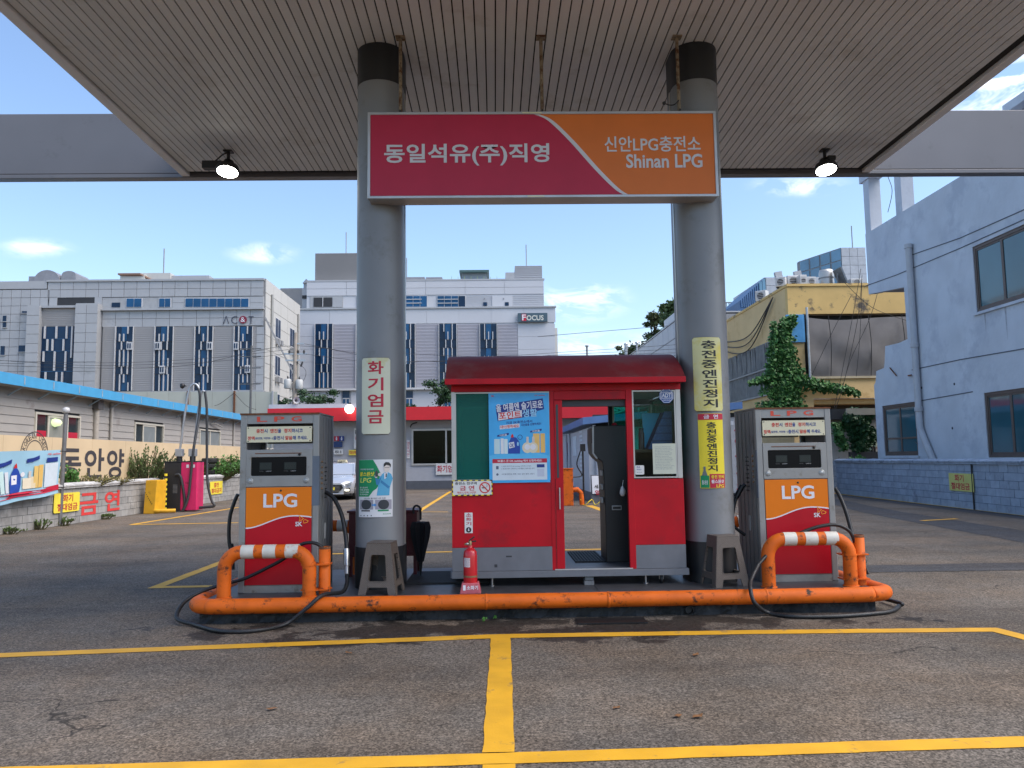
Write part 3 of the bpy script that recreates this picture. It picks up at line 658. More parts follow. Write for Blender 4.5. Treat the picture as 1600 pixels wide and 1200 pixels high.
# ------------------------------------------------------------------ column signs (bent round the cladding)
def bend(o, cx, Rr):
    me = o.data; q = bmesh.new(); q.from_mesh(me)
    for k in range(-8, 9):
        x = k*.022
        bmesh.ops.bisect_plane(q, geom=q.verts[:]+q.edges[:]+q.faces[:], plane_co=(x,0,0), plane_no=(1,0,0))
    q.to_mesh(me); q.free()
    for v in me.vertices:
        a = v.co.x/Rr; d = Rr + v.co.y*-1
        v.co = Vector((sin(a)*d, -cos(a)*d, v.co.z))
def bentplate(parent, name, mat, w, z0, z1, off, th=.004, r=.02):
    n = 16; b = MB()
    for k in range(n):
        x0, x1 = -w/2+w*k/n, -w/2+w*(k+1)/n
        def ends(x):
            e = max(0, abs(x)-(w/2-r)); dz = r-sqrt(max(0, r*r-e*e)); return z0+dz, z1-dz
        a0, a1 = ends(x0); c0, c1 = ends(x1)
        b.add([(x0,-off,a0),(x1,-off,c0),(x1,-off,c1),(x0,-off,a1),(x0,-off+th,a0),(x1,-off+th,c0),(x1,-off+th,c1),(x0,-off+th,a1)], [(0,1,2,3),(7,6,5,4),(0,4,5,1),(3,2,6,7)] + ([(0,3,7,4)] if k == 0 else []) + ([(1,5,6,2)] if k == n-1 else []))
    return b.build(name, mat, parent)
def colthing(name, lab, cat_, cx, z0):
    return thing(name, lab, cat_, (cx, COLY-CL, z0))
def bendall(t, Rr):
    for ch in t.children:
        for o in [ch]+list(ch.children): bend(o, 0, Rr)
BR = CW+.004
ENAM = pm('cream_enamel', (.66,.66,.50), .4, var=.05, scale=4, dirt=(.60,.56,.22), dscale=2.4, dthr=.56); ENAY = pm('yellow_enamel', (.66,.62,.30), .4, var=.12, scale=2.5, dirt=(.66,.55,.10), dscale=2.0, dthr=.52)
CRIM = flat('print_crimson', (.50,.012,.04))
def zc(v, u=596, Y=8.16): return at(u, v, Y).z
z0, z1 = zc(678), zc(559)
t = colthing('fire_warning_sign', 'cream enamel plate with red vertical lettering on the left column', 'sign', COLX[0]-.01, z0)
bentplate(t, 'plate', ENAM, .295, 0, z1-z0, .014, .005, .02); bentplate(t, 'rusty_edge', RST, .302, -.003, z1-z0+.003, .0085, .003, .022)
vtext('화기엄금', .0, .155, .075, z1-z0-.035, -.0165, CRIM, t, .03, .2); bendall(t, BR)
z0, z1 = at(1104,642,8.16).z, at(1104,527,8.16).z
t = colthing('engine_stop_sign', 'yellowed enamel plate with black vertical lettering on the right column', 'sign', COLX[1]-.03, z0)
bentplate(t, 'plate', ENAY, .30, 0, z1-z0, .014, .005, .02); bentplate(t, 'rusty_edge', RST, .306, -.003, z1-z0+.003, .0085, .003, .022)
vtext('충전중엔진정지', .012, .15, .02, z1-z0-.035, -.0165, BLKI, t, .025, .16); bendall(t, BR)
z0, z1 = at(1109,763,8.16).z, at(1109,646,8.16).z; H = z1-z0
t = colthing('smoking_ban_strip', 'bright yellow strip sign with red head and foot below the enamel plate', 'sign', COLX[1]-.02, z0)
bentplate(t, 'sheet', YELI, .265, 0, H, .007, .003, .004); bentplate(t, 'red_head', CRIM, .262, H*.915, H-.003, .0085, .001, .002); 
text('금  연', -.075, .075, H*.93, H*.985, -.010, WHT, t, .035); vtext('충전중엔진정지', .0, .10, H*.215, H*.885, -.0095, BLKI, t, .05, .10)
b = MB().box(-.035,.13,-.0087,-.007,.004,H*.19).build('red_foot', CRIM, t); text('충전 전에', -.02, .115, H*.13, H*.175, -.0098, YELI, t, .03); text('불스원샷', -.02, .115, H*.065, H*.115, -.0098, WHT, t, .03); text('LPG', .03, .115, H*.01, H*.052, -.0098, YELI, t, .03)
MB().box(-.125,-.04,-.0095,-.007,.006,H*.17).build('bottle_print', GRNI, t); MB().prism([(-.11,H*.17),(-.055,H*.17),(-.072,H*.24),(-.072,H*.29),(-.093,H*.29),(-.093,H*.24)], -.0095, -.007).build('bottle_print', flat('print_greyblue', (.15,.17,.17)), t)
text('불스원샷', -.11, -.055, H*.05, H*.11, -.0105, WHT, t, .02); bendall(t, BR)
# poster with a suited man
z0, z1 = at(594,808,8.16).z, at(594,718,8.16).z; H = z1-z0; W = .185
PAP = pm('poster_paper', (.70,.70,.72), .35, var=.03)
t = colthing('product_poster', 'green and white paper poster showing a man in a blue suit, on the left column', 'poster', COLX[0]-.015, z0)
bentplate(t, 'sheet', PAP, 2*W, 0, H, .006, .002, .001)
def pz(v): return H*(808-v)/90
def px(u): return -W + (u-565)/57*2*W
def pp(poly, mat, y, name): return MB().prism([(px(a), pz(b)) for a, b in poly], y, y).build(name, mat, t)
pp([(565.2,718.3),(572,718.3),(582,718.3),(590.5,718.3),(596,727),(600,735.5),(604,742.5),(600.5,757),(596,763.5),(591,767),(584,776),(574,776),(565.2,776)], GRNI, -.0075, 'green_field')
SUIT = flat('print_suit_blue', (.09,.38,.60)); SUID = flat('print_suit_dark', (.03,.20,.42)); SKN = flat('print_skin', (.68,.60,.55))
pp([(596.5,774.5),(616,774.5),(617,762),(622,748),(619,741),(613,737.5),(607,739),(601,744),(599,755)], SUIT, -.0084, 'figure_suit')
pp([(594,747),(600,749),(604,744),(600,757),(596,758)], SUID, -.0088, 'figure_sleeve'); pp([(603,750),(617,761),(614,764),(602,754)], SUID, -.009, 'figure_sleeve')
pp([(607.5,739.5),(613.5,738),(611,747),(608,749)], WHT, -.0092, 'figure_shirt'); pp([(610,740),(612,740),(611.3,746),(609.7,746)], BLKI, -.0097, 'figure_tie')
MB().prism(ell(px(611.5), pz(731.5), .032, .045, 20), -.0096, -.0096).build('figure_face', SKN, t)
pp([(606.8,730),(607,725),(610,722),(615,722.5),(618.5,726),(618,731),(616,727.5),(611,726.5)], BLKI, -.0104, 'figure_hair')
MB().box(px(608), px(616), -.0105, -.0104, pz(731.2), pz(730.6)).build('figure_glasses', BLKI, t)
MB().prism(ell(px(601), pz(741.5), .018, .018, 12), -.0098, -.0098).build('figure_hand', SKN, t); MB().prism(ell(px(595.5), pz(744), .016, .018, 12), -.0096, -.0096).build('figure_hand', SKN, t)
pp([(594,745),(598,745),(598,738),(596.8,735),(595.6,735),(594,738)], flat('print_bottle', (.05,.06,.06)), -.0099, 'bottle_print')
text('해 중엔진 정지고대', px(569), px(591), pz(734.5), pz(732), -.0095, WHT, t, .01)
text('불스원샷', px(568), px(592.5), pz(744), pz(737), -.0095, YELI, t, .05, shear=.12); text('LPG', px(569), px(588), pz(754), pz(746.5), -.0095, flat('print_lime', (.72,.74,.12)), t, .01, shear=.15)
for k in range(4): text(('불스원샷에', '엔진을 정지하고', '연소역 여름', '해 주세요!')[k], px(568), px(576 + (6, 8, 8, 7)[k]), pz(763+k*3.6), pz(760.6+k*3.6), -.0095, WHT, t, .01)
text('LPG 연소 불스원샷 사은 전/중', px(576), px(610), pz(780), pz(777.4), -.0075, BLKI, t, .01)
for a, b_, c in ((568, 591, (.30,.29,.34)), (594, 620, (.33,.32,.38))):
    MB().box(px(a), px(b_), -.0076, -.0075, pz(796), pz(781)).build('photo_print', flat('print_mauve%d' % a, c), t); MB().prism(ell(px((a+b_)/2), pz(788.5), .056, .05, 20), -.0084, -.0084).build('photo_print', flat('print_soot', (.03,.035,.045)), t)
pp([(589,788),(593,788),(593,786.5),(596,789),(593,791.5),(593,790),(589,790)], flat('print_azure', (.02,.25,.65)), -.0092, 'arrow_print')
MB().box(px(571), px(586), -.0085, -.0084, pz(799), pz(797)).build('caption_bar', BLKI, t); MB().box(px(598), px(615), -.0085, -.0084, pz(799), pz(796.5)).build('caption_bar', GRNI, t)
text('BULLSONE', px(606), px(619), pz(804), pz(802.4), -.0075, GRNI, t, .02)
for k in range(4): MB().prism(ell(px(570+k*6), pz(805.5), .006, n=10), -.0076, -.0076).build('emblem_print', BLKI, t)
bendall(t, BR)
# ================================================================== attendant's booth
BRD = pm('booth_red', (.48,.003,.012), .5, var=.14, scale=3, dirt=(.36,.008,.016), dscale=2.6, dthr=.53, spec=.3); BGR = pm('booth_grey', (.16,.165,.18), .6, var=.12, scale=5, dirt=(.09,.09,.095), dscale=4, dthr=.62)
BRF = pm('booth_roof_red', (.17,.008,.012), .6, var=.25, scale=1.6, dirt=(.17,.04,.04), dscale=1.3, dthr=.52); ALU = pm('aluminium_trim', (.50,.48,.45), .4, .5); BIN = pm('booth_inside_dark', (.05,.055,.06), .6)
GGL = glass('green_window_film', (.08,.55,.46), .7, op=.28); TGL = glass('teal_window_film', (.16,.80,.68), .5, op=.25); CGL = glass('clear_glass', (.80,.90,.88), .6)
BX0, BX1, BY0, BY1, BZ0, BZ1 = -.45, 1.955, 8.2, 9.7, .30, 2.27
bo = thing('attendant_booth', 'small red kiosk booth with curved roof and open sliding door on casters', 'booth', ((BX0+BX1)/2, (BY0+BY1)/2, IZ))
bx, by = (BX0+BX1)/2, (BY0+BY1)/2
def bb(name, mat, x0, x1, y0, y1, z0, z1, bevel=.003, par=None): return MB().box(x0-bx, x1-bx, y0-by, y1-by, z0-IZ, z1-IZ).build(name, mat, par or bo, bevel)
DX0, DX1 = .715, 1.375             # door opening
bb('floor', pm('booth_floor', (.10,.10,.105), .5, .2), BX0+.01, BX1-.01, BY0+.01, BY1-.01, .335, .375)
bb('base_flange', BGR, BX0-.005, BX1+.02, BY0-.03, BY0+.02, .295, .36); bb('base_flange', BGR, BX0-.005, BX1+.02, BY1-.02, BY1+.03, .295, .36)
bb('base_flange', BGR, BX0-.02, BX0+.02, BY0+.025, BY1-.025, .295, .36); bb('base_flange', BGR, BX1-.02, BX1+.02, BY0+.025, BY1-.025, .295, .36)
sk = .60
for (x0, x1) in ((BX0, .61), (1.385, BX1)):
    bb('skirt', BGR, x0, x1, BY0-.003, BY0+.03, .362, sk); bb('wall_panel', BRD, x0, x1, BY0, BY0+.03, sk+.002, 1.275)
bb('skirt', BGR, BX0, .55, BY1-.03, BY1+.003, .362, sk); bb('wall_panel', BRD, BX0, .55, BY1-.03, BY1, sk+.002, 1.275)
bb('skirt', BGR, 1.45, BX1, BY1-.03, BY1+.003, .362, sk); bb('wall_panel', BRD, 1.45, BX1, BY1-.03, BY1, sk+.002, 1.275)
for x0, x1 in ((BX0, BX0+.03), (BX1-.03, BX1)):
    bb('skirt', BGR, x0, x1, BY0+.032, BY1-.032, .362, sk); bb('wall_panel', BRD, x0, x1, BY0+.032, BY1-.032, sk+.002, 1.275)
# frame posts
for x0, x1, y0, y1, m_ in ((BX0, BX0+.035, BY0, BY0+.04, ALU), (.575, .62, BY0-.004, BY0+.05, BRD), (1.375, 1.44, BY0-.004, BY0+.05, BRD), (BX1-.055, BX1-.005, BY0, BY0+.04, ALU), (BX0, BX0+.035, BY1-.04, BY1, ALU), (.55, .60, BY1-.05, BY1, BIN), (1.40, 1.45, BY1-.05, BY1, BIN), (BX1-.045, BX1-.005, BY1-.04, BY1, ALU)):
    bb('post', m_, x0, x1, y0, y1, 1.28 if m_ == ALU else .362, BZ1-.06)
bb('header', BRD, BX0, BX1, BY0-.006, BY0+.06, 2.205, BZ1+.02); bb('door_header', BRD, .622, 1.373, BY0+.0, BY0+.05, 2.11, 2.203); bb('door_header', BIN, .60, 1.40, BY0+.055, BY0+.10, 2.04, 2.20)
bb('header', BIN, BX0, BX1, BY1-.06, BY1, 2.15, BZ1+.02); bb('ceiling', pm('booth_ceiling', (.6,.6,.6), .7), BX0+.02, BX1-.02, BY0+.07, BY1-.07, 2.21, 2.24)
# windows with thin frames
def win(x0, x1, z0, z1, y, g, trim=.014):
    wdw = MB().prism([(x0-bx,z0-IZ),(x1-bx,z0-IZ),(x1-bx,z1-IZ),(x0-bx,z1-IZ)], y-by-.006, y-by+.02, [[(x0+trim-bx,z0+trim-IZ),(x1-trim-bx,z0+trim-IZ),(x1-trim-bx,z1-trim-IZ),(x0+trim-bx,z1-trim-IZ)]]).build('window', ALU, bo)
    MB().box(x0+trim-bx, x1-trim-bx, y-by+.006, y-by+.012, z0+trim-IZ, z1-trim-IZ).build('pane', g, wdw); return wdw
win(BX0+.035, .573, 1.28, 2.2, BY0+.008, GGL); w2 = win(1.442, BX1-.057, 1.285, 2.2, BY0+.008, CGL)
win(BX0+.035, .548, 1.28, 2.14, BY1-.03, GGL, .02); win(1.452, BX1-.047, 1.28, 2.14, BY1-.03, TGL, .02)
for X, g in ((BX0+.01, GGL), (BX1-.02, TGL)):
    wdw = MB().box(X-bx, X-bx+.015, BY0+.045-by, BY1-.045-by, 1.28-IZ, 1.30-IZ).box(X-bx, X-bx+.015, BY0+.045-by, BY1-.045-by, 2.18-IZ, 2.20-IZ).build('window', ALU, bo)
    MB().box(X-bx+.004, X-bx+.009, BY0+.045-by, BY1-.045-by, 1.30-IZ, 2.18-IZ).build('pane', g, wdw)
# sliding door leaf, pushed open
dl = bb('door', BRD, .622, .705, BY0-.012, BY0+.02, .375, 2.105, .004)
bb('door_glass', BIN, .638, .662, BY0-.0145, BY0-.0125, 1.30, 2.06, 0, dl)
for p in (dl.children): p.location = (0,0,0)
bb('door_handle', ALU, .655, .668, BY0-.035, BY0-.022, .98, 1.20, .003, dl); bb('door_rail', ALU, .60, 1.40, BY0-.028, BY0-.01, .361, .374)
# barrel roof
prof = []
ya, yb, zb, rise = BY0-.17, BY1+.17, 2.275, .33
for k in range(21):
    t = k/20; prof.append((ya+(yb-ya)*t, zb+.055+rise*(1-abs(2*t-1)**2.3)))
rb = MB(); X0, X1 = BX0-.05, BX1+.012; n = len(prof)
rb.add([(X0-bx, y-by, z-IZ) for y, z in prof]+[(X1-bx, y-by, z-IZ) for y, z in prof], [(i, n+i, n+i+1, i+1) for i in range(n-1)], True)
for X, o_ in ((X0, 1), (X1, -1)):
    P = [(X-bx, y-by, z-IZ) for y, z in prof] + [(X-bx, yb-by, zb-IZ), (X-bx, ya-by, zb-IZ)]; rb.add(P, [tuple(range(len(P)))[::o_]])
rb.add([(X0-bx,ya-by,zb-IZ),(X1-bx,ya-by,zb-IZ),(X1-bx,yb-by,zb-IZ),(X0-bx,yb-by,zb-IZ)], [(0,3,2,1)])
rb.add([(X0-bx,ya-by,zb-IZ),(X1-bx,ya-by,zb-IZ),(X1-bx,ya-by,zb+.055-IZ),(X0-bx,ya-by,zb+.055-IZ)], [(0,1,2,3)]); rb.add([(X0-bx,yb-by,zb-IZ),(X1-bx,yb-by,zb-IZ),(X1-bx,yb-by,zb+.055-IZ),(X0-bx,yb-by,zb+.055-IZ)], [(3,2,1,0)])
ro = rb.build('roof', BRF, bo)
MB().box(X0-.006-bx, X1+.006-bx, ya-.008-by, ya-by, zb-.008-IZ, zb+.05-IZ).build('eave_strip', BRD, ro, .003)
# feet
CST = pm('caster_grey', (.12,.12,.12), .4, .3)
for u in (769, 1009): p = at(u, 905, BY0+.06); MB().tube([(p.x-bx, BY0+.06-by, 0),(p.x-bx, BY0+.06-by, .13)], .012, 8).lathe([(.03,0),(.03,.01),(.014,.012)], 12, (p.x-bx, BY0+.06-by, 0)).build('levelling_foot', STL, bo)
for X, Y in ((1.70, BY0+.05), (.55, BY1-.1), (1.70, BY1-.1), (-.3, BY1-.1)):
    c = MB().lathe([(.018,-.015),(.05,-.013),(.05,.013),(.018,.015)], 20, (X-bx, Y-by, .052), 'X').build('caster', RUB, bo)
    MB().box(X-.022-bx, X-.016-bx, Y-.02-by, Y+.03-by, .05, .12).box(X+.016-bx, X+.022-bx, Y-.02-by, Y+.03-by, .05, .12).box(X-.04-bx, X+.04-bx, Y-.03-by, Y+.04-by, .105, .115).build('caster_fork', STL, c)
p = at(920, 905, BY0+.05); MB().box(p.x-.045-bx, p.x+.045-bx, BY0+.0-by, BY0+.14-by, .055, .095).box(p.x-.05-bx, p.x+.05-bx, BY0+.01-by, BY0+.15-by, .0, .05).build('support_block', pm('block_grey', (.20,.20,.20), .9, var=.3, scale=20), bo, .004)
# scuffed chalk marks on the grey skirt
MB().box(.10-bx,.16-bx,BY0-.0045-by,BY0-.0035-by,.50-IZ,.515-IZ).box(-.02-bx,.01-bx,BY0-.0045-by,BY0-.0035-by,.40-IZ,.43-IZ).build('scuff_mark', pm('scuff', (.05,.05,.055), .8), bo)
# ------------------------------------------------------------------ prints on the booth front
def bthing(name, lab, cat_, u0, v0, u1, v1, Y):
    a, b, c, d = rect(u0, v0, u1, v1, Y); return thing(name, lab, cat_, ((a+b)/2, Y, c)), (b-a)/2, d-c
AZ = pm('poster_azure', (.05,.40,.78), .3, var=.10, scale=5); AZL = flat('poster_pale_blue', (.30,.58,.80))
YP = BY0-.012
t, W, H = bthing('promotion_poster', 'sky blue promotion poster with bottles on the booth window', 'poster', 764, 614, 858.5, 754, YP)
MB().box(-W, W, -.002, 0, 0, H).build('sheet', AZ, t)
def qx(u): return -W + (u-764)/94.5*2*W
def qz(v): return H*(754-v)/140
def qbox(u0, v0, u1, v1, mat, y, name): return MB().box(qx(u0), qx(u1), y, y+.0006, qz(v1), qz(v0)).build(name, mat, t)
def qpoly(P, mat, y, name): return MB().prism([(qx(a), qz(b)) for a, b in P], y, y).build(name, mat, t)
NAVY = flat('print_navy', (.012,.035,.22))
qpoly([(775,634),(849,623),(851,640),(840,643),(837,650),(778,658),(776,645)], NAVY, -.0030, 'navy_backing'); qpoly([(779,645),(816,641),(816,652),(779,657)], WHT, -.0034, 'white_backing')
text('올 여름엔 슬기로운', qx(775.5), qx(849), qz(641), qz(628.5), -.004, WHT, t, .05, rot=.085); text('포인트', qx(780), qx(815), qz(654.5), qz(643), -.0042, REDI, t, .06, rot=.06); text('생활', qx(816.5), qx(840), qz(652), qz(639.5), -.004, AZL, t, .05, rot=.06)
text('지금 SK충전소에서', qx(791), qx(832), qz(662), qz(657.5), -.003, NAVY, t, .05, rot=.06); qpoly([(781,665),(812,662),(812,668),(781,671)], WHT, -.003, 'white_backing'); text('대!신청하세요', qx(782), qx(811), qz(669), qz(664), -.0035, REDI, t, .05, rot=.06)
text('사은품을 신청하세요!', qx(814), qx(846), qz(665.5), qz(661.5), -.003, NAVY, t, .04, rot=.07)
# generic printed bottles, pumps and cartons
for (a, b_, c, d, m_, k) in ((772,686,781,709,(.55,.72,.74),1), (782,685,787,709,(.74,.74,.76),1), (787.5,686,793,709,(.66,.76,.76),1), (833,678,843,708,(.80,.50,.15),0), (844.5,678,851.5,708,(.78,.47,.13),0)):
    m2 = flat('print_pack_%d' % a, c=None) if False else flat('print_pack_%d' % int(a*10), m_)
    MB().prism(rc(qx(a), qx(c), qz(d), qz(b_), .006 if k else 0), -.003, -.003).build('pack_print', m2, t)
qpoly([(793.5,709),(812,709),(812.5,700),(811,690),(806.5,684),(801.5,683),(798.5,684),(795,691)], flat('print_blue_jug', (.015,.06,.35)), -.0034, 'jug_print'); qpoly([(798,684),(802.5,683.5),(802,680),(800.5,678),(799,680)], REDI, -.0036, 'jug_cap_print')
MB().prism(ell(qx(809), qz(694), .010, .022, 14), -.0038, -.0038).build('jug_handle_print', AZL, t); qpoly([(794.5,692),(803,690.5),(804,699),(795.5,701)], WHT, -.004, 'jug_label_print'); text('OK', qx(796), qx(803), qz(699), qz(693), -.0044, NAVY, t, .06)
for a in (823.5, 832.5):
    MB().prism(ell(qx(a), qz(700), .052, .056, 20), -.0036 - (.0004 if a < 830 else 0), -.0036-(.0004 if a < 830 else 0)).build('pump_bottle_print', flat('print_cream%d' % int(a), (.72,.64,.47)), t)
    MB().box(qx(a-1.2), qx(a+2.5), -.0044, -.0043, qz(692), qz(683)).build('pump_print', flat('print_pump', (.60,.55,.50)), t); MB().prism(ell(qx(a), qz(699), .03, .03, 16), -.0046, -.0046).build('label_print', WHT, t)
MB().prism(ell(qx(812.5), qz(683.5), .026, .026, 18), -.0042, -.0042, [ell(qx(812.5), qz(683.5), .021, .021, 18)]).build('badge_print', NAVY, t)
for (a, b_, s) in ((786, 681, 0), (837.5, 675, 0)): qpoly([(a-9,b_+1.5),(a,b_+.5),(a+9,b_-1.5),(a+9,b_-4.5),(a,b_-3),(a-9,b_-1)], NAVY, -.0042, 'ribbon_print'); text('사은품', qx(a-6), qx(a+6), qz(b_+.6), qz(b_-2.6), -.0047, WHT, t, .03, rot=.1)
qpoly([(764.3,712),(790,706),(806,710.5),(835,707),(858,713),(858,722),(764.3,724)], flat('print_water', (.10,.48,.80)), -.0026, 'water_print')
qbox(769, 717, 854, 723.5, CRIM, -.0036, 'red_bar'); text('SK불스 은 OK cashbag 에서 신청하세요!', qx(777), qx(846), qz(722.6), qz(718.2), -.0042, WHT, t, .03)
qbox(769, 723.5, 854, 750, flat('print_pale', (.62,.70,.76)), -.0033, 'info_box')
for k, (v, s_, e) in enumerate(((729,'1. 5만원 충전 전 OK cashbag 신청하시고 정지',829), (732.6,'2. 충전소에서 신청하시고 사은품을 신청하세요 금지',834), (741,'사은품 충전소 직영 / 대신 금지 동안 소화기', 834))): text(s_, qx(783), qx(e), qz(v+.9), qz(v-1.5), -.0038, flat('print_slate', (.10,.13,.20)), t, .01)
qbox(774.5, 728, 778.5, 733, flat('print_slate', (.10,.13,.20)), -.0038, 'icon_print'); MB().prism(ell(qx(776.5), qz(741), .014, n=5), -.0038, -.0038).build('icon_print', flat('print_slate', (.10,.13,.20)), t)
qbox(838, 726, 850, 731, NAVY, -.0038, 'code_caption'); qbox(838.5, 733, 849.5, 745, flat('print_code_blank', (.50,.55,.66)), -.0038, 'blank_code_field')
for (a, b_) in ((766,708),(788,704),(830,705)): pass
text('SK', qx(768), qx(773), qz(620), qz(617), -.003, REDI, t, .03); text('OK cashbag', qx(836), qx(853), qz(619.4), qz(617.2), -.003, REDI, t, .02)
# smoking ban sticker
t, W, H = bthing('smoking_ban_sticker', 'white striped-edge no smoking sticker at the booth left edge', 'sticker', 706.5, 750, 769.5, 774.5, YP-.003)
MB().box(-W, W, -.002, 0, 0, H).build('sheet', pm('sticker_white', (.72,.71,.68), .4, var=.04), t)
b = MB(); c_ = MB()
nn = 14
for k in range(nn):
    x0 = -W+2*W*k/nn; tgt = b if k % 2 else c_
    for z0 in (0, H-.010): tgt.box(x0, x0+2*W/nn, -.0035, -.002, z0, z0+.010)
for k in range(6):
    tgt = b if k % 2 else c_
    for x0 in (-W, W-.010): tgt.box(x0, x0+.010, -.0035, -.002, .010+(H-.02)*k/6, .010+(H-.02)*(k+1)/6)
b.build('border_print', BLKI, t); c_.build('border_print', YELI, t)
text('충전소 전구역', -W+.03, W*.22, H*.70, H*.88, -.003, BLKI, t, .04); text('금 연', -W*.62, W*.10, H*.33, H*.64, -.003, CRIM, t, .06); text('엄금시 만원 10만원', -W+.05, W*.18, H*.17, H*.27, -.003, REDI, t, .03); text('화기엄금 정지 9소', -W+.06, W*.15, H*.085, H*.14, -.003, BLKI, t, .01)
MB().prism(ell(W*.62, H*.5, H*.36, n=24), -.003, -.003, [ell(W*.62, H*.5, H*.285, n=24)]).build('ban_ring_print', REDI, t); MB().prism([(W*.62-H*.27,H*.73),(W*.62-H*.22,H*.78),(W*.62+H*.27,H*.27),(W*.62+H*.22,H*.22)], -.0034, -.0034).build('ban_bar_print', REDI, t)
MB().box(W*.62-H*.2, W*.62+H*.08, -.0029, -.0025, H*.46, H*.52).build('cigarette_print', BLKI, t)
MB().tube(cat([(W*.62+H*.1,-.0028,H*.55),(W*.62+H*.16,-.0028,H*.62),(W*.62+H*.1,-.0028,H*.7)],4), .002, 5).build('smoke_print', flat('print_slate', (.10,.13,.20)), t)
t, W, H = bthing('extinguisher_sticker', 'narrow white sticker with red vertical letters above the fire extinguisher', 'sticker', 726, 801, 738.5, 833, BY0-.002)
MB().box(-W, W, -.002, 0, 0, H).build('sheet', MATS['sticker_white'], t); vtext('소화기', 0, .055, H*.34, H*.97, -.003, CRIM, t, .03, .2)
MB().prism(ell(0, H*.16, .028, n=18), -.003, -.003).build('arrow_disc_print', BLKI, t); MB().prism([(-.012,H*.15),(0,H*.09),(.012,H*.15),(.005,H*.15),(.005,H*.23),(-.005,H*.23),(-.005,H*.15)], -.0034, -.0034).build('arrow_print', WHT, t)
t, W, H = bthing('security_sticker', 'blue octagonal security sticker in the booth right window corner', 'sticker', 1029.5, 606.5, 1053, 630.5, BY0-.002)
oc = [(W*1.02*cos(radians(22.5+45*k)), H/2+H/2*1.02*sin(radians(22.5+45*k))) for k in range(8)]
MB().prism(oc, -.001, 0).build('octagon', flat('print_royal', (.02,.09,.30)), t); MB().prism([(x*.93, H/2+(z-H/2)*.93) for x, z in oc], -.0014, -.0014, [[(x*.87, H/2+(z-H/2)*.87) for x, z in oc]]).build('ring_print', WHT, t)
MB().prism(rc(-W*.75, W*.75, H*.33, H*.72), -.0014, -.0014, [rc(-W*.68, W*.68, H*.365, H*.685)]).build('frame_print', WHT, t)
text('ADT', -W*.62, W*.62, H*.40, H*.66, -.0018, WHT, t, .04); text('SECURITY', -W*.45, W*.45, H*.78, H*.84, -.0018, WHT, t, .03); text('CAPS.CO.KR', -W*.5, W*.5, H*.18, H*.26, -.0018, WHT, t, .03)
t, W, H = bthing('paper_notice', 'cream paper notice taped low in the booth right window', 'notice', 1020, 693, 1056, 740.5, BY0-.001)
MB().box(-W, W, -.001, 0, 0, H).build('sheet', pm('paper_cream', (.60,.62,.50), .7, var=.04), t)
for k in range(15): text(random.choice(('충전 중 엔진 정지 하세요 금지', '화기엄금 정지하시고 충전', '일만원 충전시 말씀해 주세요')), -W*.8, W*U(.4,.85), H*(.88-k*.052), H*(.905-k*.052), -.0015, flat('print_slate', (.10,.13,.20)), t, .0)
t, W, H = bthing('card_sticker', 'small white card sticker with blue letters low in the window beside the door post', 'sticker', 992.5, 727, 1006.5, 741.5, BY0-.001)
MB().prism(rc(-W, W, 0, H, .012), -.001, 0).build('sheet', MATS['sticker_white'], t); text('주유', -W*.7, W*.1, H*.7, H*.88, -.0015, BLUI, t, .04); text('직영소', -W*.7, W*.4, H*.46, H*.62, -.0015, BLUI, t, .04); text('충전소', -W*.7, W*.5, H*.2, H*.3, -.0015, BLKI, t, .0)
# ------------------------------------------------------------------ things in the booth
KBK = pm('kiosk_black', (.012,.0125,.014), .45, var=.1)
k0 = at(957, 880, 8.75)
t = thing('payment_terminal', 'tall black payment terminal standing in the booth doorway', 'terminal', (1.16, 8.85, .375))
def kp(u, v): p = at(u, v, 8.62); return (p.x-1.16, max(0, p.z-.375))
prof = [kp(948,882), kp(946,800), kp(943,735), kp(941,722), kp(933,716), kp(927,708), kp(925,690), kp(925,668), kp(929,665), kp(972,664), kp(985,668), kp(986,882)]
MB().prism(prof, -.23, .23).build('cabinet', KBK, t, .012)
MB().prism([kp(925,668),kp(928,666),kp(928,708),kp(934,716),kp(932,717),kp(925.5,709)], -.235, -.18).build('screen_bezel', pm('bezel_silver', (.30,.31,.32), .35, .4), t)
a, b_ = kp(956,797), kp(971,791); q = MB().box(a[0], b_[0], -.245, -.23, a[1], b_[1]+.01).build('drawer_pull', pm('bezel_silver', (.3,.31,.32), .35, .4), t, .003); MB().box(a[0]+.01, b_[0]-.01, -.247, -.2445, a[1]+.012, b_[1]-.002).build('pull_slot', BLKI, q)
for k in range(4): a = kp(964, 694+k*5); MB().box(a[0], a[0]+.075, -.2345, -.23, a[1]-.006, a[1]).build('vent_slot', BLKI, t)
for k in range(3): a = kp(968, 845+k*5); MB().box(a[0], a[0]+.06, -.2345, -.23, a[1]-.006, a[1]).build('vent_slot', BLKI, t)
for v in (735, 757, 778): a = kp(943.5, v); MB().box(a[0]-.02, a[0]+.005, -.16, -.02, a[1]-.06, a[1]).build('card_slot', pm('bezel_silver', (.3,.31,.32), .35, .4), t, .004)
a = kp(965,664); MB().lathe([(.03,0),(.03,.02),(.015,.035),(.001,.037)], 14, (a[0], 0, a[1]-.002)).build('signal_lamp', CRIM, t)
SH = pm('shelf_brown', (.11,.06,.03), .6); BBL = pm('basket_navy', (.01,.025,.12), .5)
t = thing('counter_shelf', 'brown wooden shelf unit inside the booth right window', 'shelf', (1.70, 8.62, .375)); f = 1.555-.375
